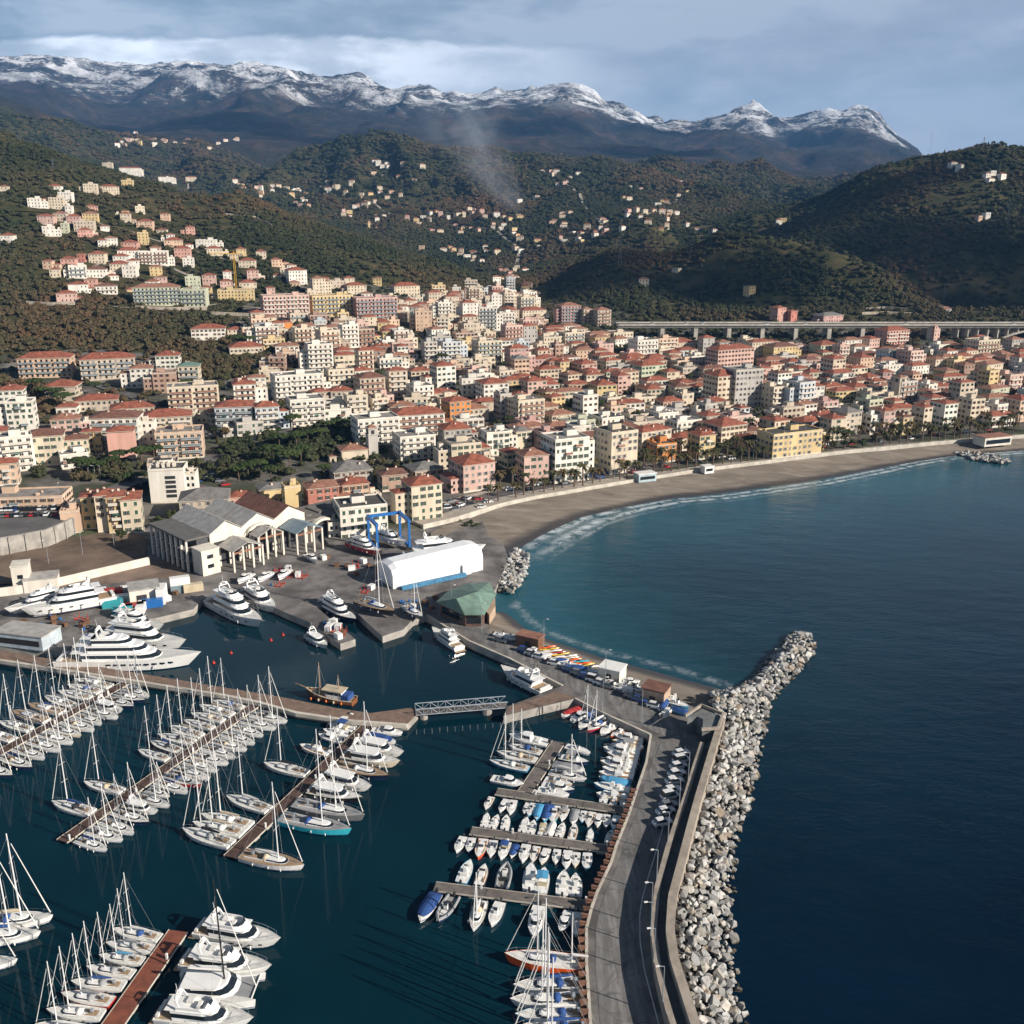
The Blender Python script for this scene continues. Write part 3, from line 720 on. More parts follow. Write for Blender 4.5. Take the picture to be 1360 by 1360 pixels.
c = t.mix(t.mapr(nz, 0.35, 0.7, 0, 0.5), c, (0.15, 0.14, 0.12, 1))
wetm = t.mapr(t.math('ADD', sp.outputs[2], t.math('MULTIPLY', t.math('SUBTRACT', nz, 0.5), 1.6)), 0.9, 0.1)
c = t.mix(wetm, c, (0.065, 0.050, 0.032, 1)); t.l.new(c, b.inputs['Base Color'])
bn = t.new('ShaderNodeBump', ins={'Strength': 0.5, 'Distance': 0.2}); t.l.new(t.noise(geo.outputs['Position'], 2.5, 5), bn.inputs['Height']); t.l.new(bn.outputs[0], b.inputs['Normal'])
def rock_arrays(seed):
    """an angular block: hull of random points, as vertices and faces"""
    import bmesh
    r = random.Random(seed); bm = bmesh.new()
    for _ in range(13):
        v = Vector((r.gauss(0, 1), r.gauss(0, 1), r.gauss(0, 1))).normalized() * r.uniform(0.8, 1.0)
        bm.verts.new((v.x * 0.62, v.y * 0.5, v.z * 0.40))
    res = bmesh.ops.convex_hull(bm, input=bm.verts)
    bmesh.ops.delete(bm, geom=list({g for g in res['geom_unused'] + res['geom_interior'] if isinstance(g, bmesh.types.BMVert)}), context='VERTS')
    bm.verts.ensure_lookup_table(); bm.verts.index_update()
    out = ([tuple(v.co) for v in bm.verts], [tuple(v.index for v in f.verts) for f in bm.faces])
    bm.free(); return out
rocks = [rock_arrays(s) for s in range(9)]
sea_edge = PL([(1040, 1520), (1012, 1420), (992, 1360), (980, 1297), (975, 1235), (975, 1160), (982, 1105), (995, 1072), (1000, 1048), (1010, 1020), (1018, 955), (1033, 920), (1055, 901), (1080, 875), (1084, 852), (1072, 842), (1050, 842), (1036, 861), (1016, 881), (997, 903), (980, 914), (938, 922)], 0)
armour = [tuple(p) for p in parR] + sea_edge[::-1]
arm = np.array(armour)
seaL = np.array(sea_edge)
rr = random.Random(5); spots = []
step = 1.06
for yy in np.arange(arm[:, 1].min(), arm[:, 1].max(), step):
    for xx in np.arange(arm[:, 0].min(), arm[:, 0].max(), step):
        spots.append((xx + rr.uniform(-.6, .6), yy + rr.uniform(-.6, .6)))
sp_ = np.array(spots)
ok = poly_mask(sp_[:, 0], sp_[:, 1], armour)
sp_ = sp_[ok]
dS = dist_line(sp_[:, 0], sp_[:, 1], sea_edge); dW = dist_line(sp_[:, 0], sp_[:, 1], parR)
hz = np.minimum(dS * 0.52, 4.6)
keep = dW > 1.9
sp_, hz, dS = sp_[keep], hz[keep], dS[keep]
# body under the armour
mb = MB()
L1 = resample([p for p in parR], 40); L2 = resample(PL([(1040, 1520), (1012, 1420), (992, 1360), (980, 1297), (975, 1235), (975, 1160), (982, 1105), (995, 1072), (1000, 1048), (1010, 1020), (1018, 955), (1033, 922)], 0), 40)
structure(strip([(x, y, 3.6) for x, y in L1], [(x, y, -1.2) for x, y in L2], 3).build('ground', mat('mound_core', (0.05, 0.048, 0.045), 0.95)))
order = np.argsort(np.hypot(sp_[:, 0], sp_[:, 1]))
rocks_me = []
for v, f in rocks: rocks_me.append(MB().add(v, f).mesh('boulder', ROCK))
stuff = MB()
n_ind = 0
for n_, i in enumerate(order):
    x, y = sp_[i]; s = rr.choice((0.8, 1.0, 1.2, 1.4, 1.7, 2.2)) * rr.uniform(0.9, 1.15)
    z = hz[i] + rr.uniform(-.55, .25) + 0.1
    a, b_, c_ = rr.uniform(0, 6.28), rr.uniform(-.6, .6), rr.uniform(-.6, .6)
    k = rr.randrange(9)
    inview = proj(x, y, z)[1] < 1375
    if inview and n_ind < 300:
        tag(link('boulder', rocks_me[k], loc=(x, y, z), rot=(b_, c_, a), scale=s), 'pale angular boulder in the rock armour outside the breakwater', 'boulder', 'boulders of the breakwater armour'); n_ind += 1
    else:
        M3 = Matrix.Rotation(a, 3, 'Z') @ Matrix.Rotation(c_, 3, 'Y') @ Matrix.Rotation(b_, 3, 'X')
        stuff.add([tuple(M3 @ Vector(v) * s + Vector((x, y, z))) for v in rocks[k][0]], rocks[k][1])
# revetment beside the shipyard and the little groyne far along the beach
def scatter_px(poly, z0, z1, step, smin, smax, zf=None):
    a = np.array(PL(poly, 0.5)); l = [tuple(q) for q in a]
    for yy in np.arange(a[:, 1].min(), a[:, 1].max(), step):
        for xx in np.arange(a[:, 0].min(), a[:, 0].max(), step):
            x, y = xx + rr.uniform(-.4, .4) * step, yy + rr.uniform(-.4, .4) * step
            if poly_mask(np.array([x]), np.array([y]), l)[0]:
                s = rr.uniform(smin, smax); k = rr.randrange(9); a_ = rr.uniform(0, 6.28)
                M3 = Matrix.Rotation(a_, 3, 'Z') @ Matrix.Rotation(rr.uniform(-.6, .6), 3, 'Y')
                z = rr.uniform(z0, z1)
                stuff.add([tuple(M3 @ Vector(v) * s + Vector((x, y, z))) for v in rocks[k][0]], rocks[k][1])
scatter_px([(676, 742), (690, 730), (704, 742), (698, 765), (684, 790), (662, 786), (668, 765)], 0.7, 2.3, 1.25, 1.4, 2.3)
scatter_px([(1268, 602), (1285, 600), (1325, 606), (1345, 612), (1330, 616), (1290, 610)], 0.2, 1.4, 1.6, 1.5, 2.6)
tag(stuff.build('boulders', ROCK), kind='stuff')

# ---------------------------------------------------------------- pontoons
PONT = {}
def pontoon(key, label, a, b, w_, m, z=0.75):
    A, B = Vector((*P(*a, z), 0)), Vector((*P(*b, z), 0))
    d = (B - A); L = d.length; ang = math.atan2(d.y, d.x)
    th = thing('pontoon', label, 'pontoon', (A.x, A.y, 0), ang)
    mb = MB(); nseg = max(1, round(L / 9)); sl = L / nseg
    for i in range(nseg):
        mb.box(sl * (i + .5), 0, z - 0.12, sl - 0.12, w_, 0.12)
    mb.build('deck', m, th)
    fl = MB()
    for i in range(nseg):
        for q in (0.22, 0.78): fl.box(sl * (i + q), 0, -0.4, 1.6, w_ * 0.92, z + 0.27)
    fl.build('float', CONC, th)
    eb = MB()
    for s in (-1, 1): eb.box(L / 2, s * w_ / 2 + s * 0.06, z - 0.2, L, 0.12, 0.26)
    eb.build('edge_beam', CONCL, th)
    for i in range(1, nseg + 1, 2):
        pd = MB().box(0, 0, z, 0.3, 0.3, 0.9).box(0, 0, z + 0.9, 0.36, 0.36, 0.2).build('pedestal', WHITE, th)
        pd.location = (sl * i - 1.0, w_ / 2 - 0.3, 0)
    PONT[key] = (A, B, ang, L, w_)
    return th
pontoon('P1', 'brown pontoon packed with yachts at the picture edge by the mole', (168, 906), (-60, 1032), 2.6, DECKD)
pontoon('P2', 'brown pontoon with yachts, second one out from the mole', (345, 932), (82, 1117), 2.6, DECKD)
pontoon('P3', 'dark pontoon where the turquoise racing yacht is moored', (494, 957), (305, 1138), 2.6, DECKD)
pontoon('P4', 'broad rust red pontoon between yachts and catamaran at picture foot', (237, 1236), (140, 1375), 3.4, DECKR)
pontoon('R0', 'short slanting pontoon with grey deck in small boat basin', (742, 985), (697, 1052), 3.0, DECKG)
pontoon('R1', 'cross pontoon joined to the short slanting pontoon', (659, 1051), (834, 1077), 2.4, DECKG)
pontoon('R2', 'cross pontoon crowded with small motorboats, middle of three', (625, 1103), (812, 1128), 2.4, DECKG)
pontoon('R3', 'cross pontoon nearest the orange hulled ketch', (577, 1177), (785, 1203), 2.4, DECKG)

# swing bridge
A, B = Vector((*P(552, 947, 1.7), 0)), Vector((*P(673, 937, 1.7), 0)); d = B - A; L = d.length
br = thing('swing_bridge', 'pale steel lattice footbridge spanning from mole to spur pier', 'bridge', (A.x, A.y, 0), math.atan2(d.y, d.x))
MB().box(L / 2, 0, 1.75, L, 3.0, 0.25).build('deck', DECKG, br)
for s in (-1, 1):
    mb = MB(); y = s * 1.55; nb = 12; q = L / nb
    for z in (1.9, 3.5): mb.tube((0, y, z), (L, y, z), 0.12, n=5)
    for i in range(nb):
        mb.tube((i * q, y, 1.9), (i * q, y, 3.5), 0.08, n=5)
        mb.tube((i * q, y, 1.9 if i % 2 else 3.5), ((i + 1) * q, y, 3.5 if i % 2 else 1.9), 0.07, n=5)
    mb.build('truss', STEEL, br)
MB().tube((L - 5, 0, -3), (L - 5, 0, 1.75), 1.3, n=10).build('pier', CONC, br); MB().tube((2, 0, -3), (2, 0, 1.75), 1.0, n=10).build('pier', CONC, br)

# ---------------------------------------------------------------- lamp posts
def lamp_proto(h):
    th = thing('street_lamp', 'x', 'street lamp')
    MB().tube((0, 0, 0), (0, 0, h), 0.10, 0.06, 6).build('pole', STEEL, th)
    MB().tube((0, 0, h), (-0.9, 0, h + 0.25), 0.05, 0.05, 5).build('arm', STEEL, th)
    MB().box(-1.1, 0, h + 0.2, 0.6, 0.26, 0.14).build('lamp_head', WHITE, th)
    return th
lp = lamp_proto(6.5); lp9 = lamp_proto(9.0)
for px, py in [(902, 1072), (887, 1118), (872, 1170), (865, 1215), (864, 1242), (868, 1278), (880, 1330), (914, 1036)]:
    x, y = P(px, py, 4.9); dup(lp, (x, y, 4.9), 0.2, None, 'slim lamp post standing on the inner parapet of the sea wall', 'lamp posts on the sea wall')
for px, py in [(804, 905), (800, 945), (852, 960), (722, 862), (640, 840), (600, 815)]:
    x, y = P(px, py, QZ); dup(lp9, (x, y, QZ), rnd.uniform(0, 6), None, 'tall lamp post beside the road along the small boat beach', 'lamp posts by the boat beach road')
for i, (x, y, a) in enumerate(along(offs(prom, 6.0), 27)):
    if i < 16: dup(lp9, (x, y, 3.6), a + 1.57, None, 'lamp post on the palm promenade above the beach', 'lamp posts on the promenade')
for px, py, z in [(65, 750, 2.2), (110, 738, 2.2), (152, 728, 2.2), (80, 672, 8), (120, 645, 5), (135, 645, 5), (128, 645, 5)]:
    x, y = P(px, py, z); dup(lp9, (x, y, z), rnd.uniform(0, 6), None, 'lamp post at the edge of bare field behind the port', 'lamp posts round the field')
retire(lp); retire(lp9)
# ---------------------------------------------------------------- town
WALLC = {'cream': (0.62, 0.52, 0.38), 'white': (0.72, 0.68, 0.60), 'beige': (0.50, 0.41, 0.31), 'peach': (0.62, 0.41, 0.27), 'pink': (0.58, 0.36, 0.30), 'salmon': (0.60, 0.29, 0.22), 'yellow': (0.62, 0.45, 0.19), 'orange': (0.60, 0.23, 0.06), 'red': (0.45, 0.11, 0.07), 'grey': (0.40, 0.38, 0.35), 'green': (0.47, 0.50, 0.35), 'blue': (0.47, 0.53, 0.58), 'brown': (0.33, 0.19, 0.13), 'rose': (0.50, 0.27, 0.24)}
WORD = {'cream': 'cream', 'white': 'white', 'beige': 'beige', 'peach': 'peach', 'pink': 'pale pink', 'salmon': 'salmon pink', 'yellow': 'yellow', 'orange': 'orange', 'red': 'red', 'grey': 'grey', 'green': 'pale green', 'blue': 'pale blue', 'brown': 'brown', 'rose': 'dusky rose'}
for k, c in WALLC.items(): c = tuple(v * .80 + .20 * g for v, g in zip(c, (.54, .50, .44))) if k not in ('white', 'orange') else c; mat('stucco_' + k, c, 0.88, vary=0.16, scale=0.22, streak=True)
ROOFM = {'r': mat('red_tile', (0.275, 0.088, 0.052), 0.85, vary=0.4, scale=0.45), 's': mat('faded_tile', (0.28, 0.135, 0.09), 0.88, vary=0.32, scale=0.5), 'b': mat('brown_tile', (0.17, 0.078, 0.055), 0.88, vary=0.3, scale=0.5), 'g': mat('grey_slate', (0.18, 0.17, 0.16), 0.8, vary=0.3, scale=0.5), 'e': mat('green_copper', (0.13, 0.21, 0.17), 0.7, vary=0.25, scale=0.4), 'f': mat('bitumen_roof', (0.24, 0.22, 0.20), 0.92, vary=0.35, scale=0.3), 'd': mat('dark_roof', (0.07, 0.065, 0.06), 0.9, vary=0.3, scale=0.4)}
ROOFW = {'r': 'red tiled roof', 's': 'faded tile roof', 'b': 'brown tiled roof', 'g': 'grey roof', 'e': 'green roof', 'f': 'flat roof', 'd': 'dark flat roof'}
TRIM = mat('pale_trim', (0.66, 0.60, 0.50), 0.85, vary=0.12)
SHUT = [mat('green_shutter', (0.03, 0.085, 0.055), 0.7, vary=0.2), mat('brown_shutter', (0.12, 0.06, 0.035), 0.7, vary=0.2), mat('grey_shutter', (0.26, 0.25, 0.23), 0.7, vary=0.15)]
RAIL = [mat('pale_balcony', (0.58, 0.54, 0.47), 0.85, vary=0.12), mat('glass_balcony', (0.20, 0.25, 0.28), 0.25, vary=0.15), mat('brown_balcony', (0.26, 0.13, 0.09), 0.85, vary=0.15)]
AWN = [mat('orange_awning', (0.50, 0.20, 0.06), 0.85), mat('green_awning', (0.04, 0.22, 0.16), 0.85), mat('white_awning', (0.60, 0.58, 0.52), 0.85), mat('red_awning', (0.42, 0.05, 0.04), 0.85)]
def wmesh(kind):
    mb = MB()
    if kind < 3:      # shuttered sash
        mb.box(0, -0.02, -0.85, 1.1, 0.05, 1.7, 0)
        for s in (-1, 1): mb.box(s * 0.27, -0.055, -0.75, 0.45, 0.03, 1.5, 1); mb.box(s * 0.86, -0.05, -0.8, 0.55, 0.07, 1.6, 2)
        mb.box(0, -0.09, -0.98, 1.3, 0.18, 0.1, 0)
        return mb.mesh('window', [TRIM, GLASS, SHUT[kind]])
    mb.box(0, -0.02, -0.8, 1.7, 0.05, 1.6, 0)
    for s in (-1, 1): mb.box(s * 0.42, -0.055, -0.7, 0.72, 0.03, 1.4, 1)
    mb.box(0, -0.06, 0.25, 1.6, 0.07, 0.5, 2)
    return mb.mesh('window', [TRIM, GLASS, SHUT[2]])
def wclosed(k):
    mb = MB().box(0, -0.02, -0.85, 1.1, 0.05, 1.7, 0)
    for s in (-1, 1): mb.box(s * 0.27, -0.06, -0.78, 0.5, 0.05, 1.56, 1)
    mb.box(0, -0.09, -0.98, 1.3, 0.18, 0.1, 0); return mb.mesh('window', [TRIM, SHUT[k]])
WIN = [wmesh(k) for k in range(4)]; WINC = [wclosed(k) for k in range(3)]
def balc_mesh(k):
    mb = MB().box(0, -0.65, -0.12, 1.0, 1.3, 0.16, 0)
    mb.box(0, -1.26, 0.04, 1.0, 0.08, 0.95, 1)
    for s in (-1, 1): mb.box(s * 0.49, -0.64, 0.04, 0.02, 1.16, 0.95, 1)
    mb.box(0, -1.26, 0.99, 1.0, 0.12, 0.07, 0)
    return mb.mesh('balcony', [TRIM, RAIL[k]])
BALC = [balc_mesh(k) for k in range(3)]
ANT = MB().tube((0, 0, 0), (0, 0, 2.6), 0.04, n=4).tube((-.5, 0, 2.4), (.5, 0, 2.4), 0.03, n=4).tube((-.4, 0, 2.1), (.4, 0, 2.1), 0.03, n=4).mesh('aerial', STEEL)
CHIM = MB().box(0, 0, -0.8, 0.7, 0.7, 2.0, 0).box(0, 0, 1.2, 0.9, 0.9, 0.15, 1).mesh('chimney', [TRIM, ROOFM['r']])
OCC = []          # footprints: x, y, radius
BREC = []         # records used to word the labels
def free(x, y, r):
    return all((x - a) ** 2 + (y - b) ** 2 > (r + c) ** 2 for a, b, c in OCC)
def roof_mesh(W, D, he, kind, ov=0.55, hr=None, rg=rnd):
    mb = MB()
    if kind in 'fd':
        ph = 0.7
        for sx, sy, lx, ly in ((0, -D / 2 + .15, W, .3), (0, D / 2 - .15, W, .3), (-W / 2 + .15, 0, .3, D - .6), (W / 2 - .15, 0, .3, D - .6)): mb.box(sx, sy, he, lx, ly, ph, 1)
        mb.add([(-W / 2 + .3, -D / 2 + .3, he + .1), (W / 2 - .3, -D / 2 + .3, he + .1), (W / 2 - .3, D / 2 - .3, he + .1), (-W / 2 + .3, D / 2 - .3, he + .1)], [(0, 1, 2, 3)], 0)
        q = rg.random()
        mb.box(rg.uniform(-.25, .25) * W, rg.uniform(-.1, .25) * D, he + .1, min(5, W * .35), min(4, D * .35), 2.6, 1, top=0)
        for _ in range(rg.randrange(2, 5)): mb.box(rg.uniform(-.4, .4) * W, rg.uniform(-.4, .4) * D, he + .1, rg.uniform(.5, 1.3), rg.uniform(.5, 1.3), rg.uniform(.6, 1.3), 1)
    else:
        hr = hr or min(W, D) * rg.uniform(0.17, 0.23)
        w_, d_ = W / 2 + ov, D / 2 + ov
        mb.box(0, 0, he, W + 2 * ov, D + 2 * ov, 0.18, 1)
        z0 = he + 0.18
        if W >= D: r0, r1 = (-(w_ - d_ * .98), 0), (w_ - d_ * .98, 0)
        else: r0, r1 = (0, -(d_ - w_ * .98)), (0, d_ - w_ * .98)
        vs = [(-w_, -d_, z0), (w_, -d_, z0), (w_, d_, z0), (-w_, d_, z0), (*r0, z0 + hr), (*r1, z0 + hr)]
        fs = [(0, 1, 5, 4), (1, 2, 5), (2, 3, 4, 5), (3, 0, 4)] if W >= D else [(0, 1, 4), (1, 2, 5, 4), (2, 3, 5), (3, 0, 4, 5)]
        mb.add(vs, fs, 0)
    return mb
def building(px0, px1, pyb, pyt, wall='cream', roof='r', style='p', rot=None, label=None, mark=None, name=None, depth=None, near=None, xyz=None, W=None, he=None, D=None, rg=rnd, kindw=None):
    if xyz is None:
        pxc = (px0 + px1) / 2
        x, y, z = G(pxc, pyb)
        zc = y * cC + (CAM_H - z) * cS
        wm = (px1 - px0) * zc / CAM_F
        ztop = CAM_H - (y + 5) * tan_row(pyt)
        al = math.atan2(x, y)
        if rot is None: rot = 24 + rg.uniform(-5, 5) if pxc > 330 else 14 + rg.uniform(-6, 8)
        th = R(rot); q = th + al
        H_ = max(ztop - z, 3.2)
        D = depth or min(max(wm * 0.75, 8.5), 15)
        W = (wm - D * abs(math.sin(q))) / max(math.cos(q), .3)
        if W < 6.5: D = max(6.5, D - 3); W = max(6.5, (wm - D * abs(math.sin(q))) / math.cos(q))
        he = H_ if roof in 'fd' else H_ - min(W, D) * 0.17
        he = max(he, 3.0)
        if roof in 'fd': he = max(3.0, H_ - 0.8)
        cx, cy = x - math.sin(th) * D * .5, y + math.cos(th) * D * .5
    else:
        cx, cy, z = xyz; th = R(rot)
    dist = math.hypot(cx, cy)
    near = (dist < 560) if near is None else near
    nf = max(1, round(he / 3.15)); fh = he / nf
    name = name or ('apartment_block' if nf >= 5 else 'townhouse' if dist < 900 and nf >= 3 else 'villa' if dist >= 900 else 'small_house')
    root = thing(name, label, kindw or {'apartment_block': 'apartment block', 'townhouse': 'townhouse', 'villa': 'villa', 'small_house': 'house'}.get(name, 'building'), (cx, cy, z), th)
    wm_ = MATS['stucco_' + wall]
    mb = MB().box(0, 0, -6, W, D, 6 + he - 0.02, 0)
    if roof in 'fd': mb.box(0, 0, he - 0.32, W + .3, D + .3, 0.3, 1)
    sh = rg.randrange(3); bk = rg.choice((0, 0, 1, 2))
    wins = []
    def face(L, off, phi, flats):
        n = max(1, int(L / (3.0 if flats else 2.75))); s = L / n
        for f in range(nf):
            zc = fh * (f + .5) + 0.05
            for i in range(n):
                u = -L / 2 + s * (i + .5)
                if flats or rg.random() < .88: wins.append((u, zc, off, phi))
    fl = style == 'f'
    if style != 'b':
        face(W, D / 2, 0, fl)
        face(D, W / 2, -90, False)
        if dist < 700: face(D, W / 2, 90, False)
    else:
        face(D, W / 2, -90, False)
    if len(wins) > 98: wins = wins[:98]
    bal = []
    if fl:
        nb = max(1, int(W / 9))
        for f in range(1, nf):
            for i in range(nb):
                bal.append((-W / 2 + W / nb * (i + .5), fh * f, W / nb * 0.86, 0))
    elif style == 'p' and near and rg.random() < .6:
        for f in range(1, nf):
            if rg.random() < .6: bal.append((rg.uniform(-.2, .2) * W, fh * f, 3.2, 0))
    if near:
        mb.box(0, 0, 0, W + .12, D + .12, 0.8, 1)
        mb.build('wall', [wm_, TRIM], root)
        k = 3 if fl else sh
        for u, zc, off, phi in wins:
            a = R(phi); c_, s_ = math.cos(a), math.sin(a)
            lx, ly = u, -off
            link('window', WINC[k] if k < 3 and rg.random() < .3 else WIN[k], root, (lx * c_ - ly * s_, lx * s_ + ly * c_, zc), a, (1, 1, min(1.0, fh / 2.9)))
        for u, zz, w_, phi in bal:
            link('balcony', BALC[bk], root, (u, -D / 2, zz), 0.0, (w_, 1, 1))
            if rg.random() < .16: MB().box(0, -0.7, 2.1, 2.4, 1.4, 0.06).build('awning', AWN[rg.randrange(4)], root, loc=(u, -D / 2, zz))
    else:
        for u, zc, off, phi in wins:
            a = R(phi); c_, s_ = math.cos(a), math.sin(a)
            w_ = 0.62 if fl else 0.42; y_ = -off - 0.05; h_ = min(.72, fh * .26)
            q = [(u - w_, y_, zc - h_), (u + w_, y_, zc - h_), (u + w_, y_, zc + h_), (u - w_, y_, zc + h_)]
            mb.add([(X * c_ - Y * s_, X * s_ + Y * c_, Z) for X, Y, Z in q], [(0, 1, 2, 3)], 3 if rg.random() < .28 else 2)
            if not fl and dist < 760:
                for s in (-1, 1):
                    q = [(u + s * .78 - .24, y_ - .02, zc - h_), (u + s * .78 + .24, y_ - .02, zc - h_), (u + s * .78 + .24, y_ - .02, zc + h_), (u + s * .78 - .24, y_ - .02, zc + h_)]
                    mb.add([(X * c_ - Y * s_, X * s_ + Y * c_, Z) for X, Y, Z in q], [(0, 1, 2, 3)], 3)
        for u, zz, w_, phi in bal:
            mb.box(u, -D / 2 - .62, zz - .1, w_, 1.2, .14, 1); mb.box(u, -D / 2 - 1.2, zz + .04, w_, .08, .95, 4)
        mb.build('wall', [wm_, TRIM, GLASS, SHUT[sh], RAIL[bk]], root)
    if nf >= 2 and rg.random() < .42:
        aw, ad, ah = rg.uniform(4, 7), D * rg.uniform(.5, .8), fh * max(1, nf - rg.choice((1, 1, 2)))
        sd = rg.choice((-1, 1)); ax, ay = sd * (W / 2 + aw / 2), rg.uniform(-.1, .3) * (D - ad)
        am = MB().box(0, 0, -6, aw, ad, 6 + ah - .02, 0)
        for f in range(max(1, round(ah / fh))):
            for u in (-aw * .22, aw * .22): am.box(u, -ad / 2 - .02, fh * (f + .5) - .7, .95, .06, 1.4, 1)
        link('annex', am.mesh('annex', [wm_, GLASS]), root, (ax, ay, 0)); ra = roof_mesh(aw, ad, ah, roof if roof in 'fd' or rg.random() < .7 else 'f', ov=.3, rg=rg).build('annex_roof', [ROOFM[roof], TRIM], root, loc=(ax, ay, 0))
        OCC.append((cx + ax * math.cos(th) - ay * math.sin(th), cy + ax * math.sin(th) + ay * math.cos(th), aw * .5))
    rf = roof_mesh(W, D, he, roof, rg=rg).build('roof', [ROOFM[roof], TRIM if roof not in 'fd' else wm_], root)
    if dist < 750:
        for _ in range(rg.randrange(1, 3)):
            link('aerial' if roof in 'fd' else 'chimney', ANT if roof in 'fd' else CHIM, rf, (rg.uniform(-.3, .3) * W, rg.uniform(-.25, .25) * D, he + (0.1 if roof in 'fd' else min(W, D) * .12)))
    OCC.append((cx, cy, max(math.sqrt(W * D) * .52, min(W, 26) * .42)))
    if W > D * 1.9:
        for s in (-1, 1): OCC.append((cx + s * math.cos(th) * W * .33, cy + s * math.sin(th) * W * .33, D * .5))
    a, b_, _ = proj(cx, cy, z + he * .5)
    BREC.append(dict(o=root, px=a, py=b_, wall=wall, roof=roof, nf=nf, style=style, label=label, mark=mark, name=name, x=cx, y=cy, D=D, he=he))
    return root
B = building
WHITE_ = TRIM
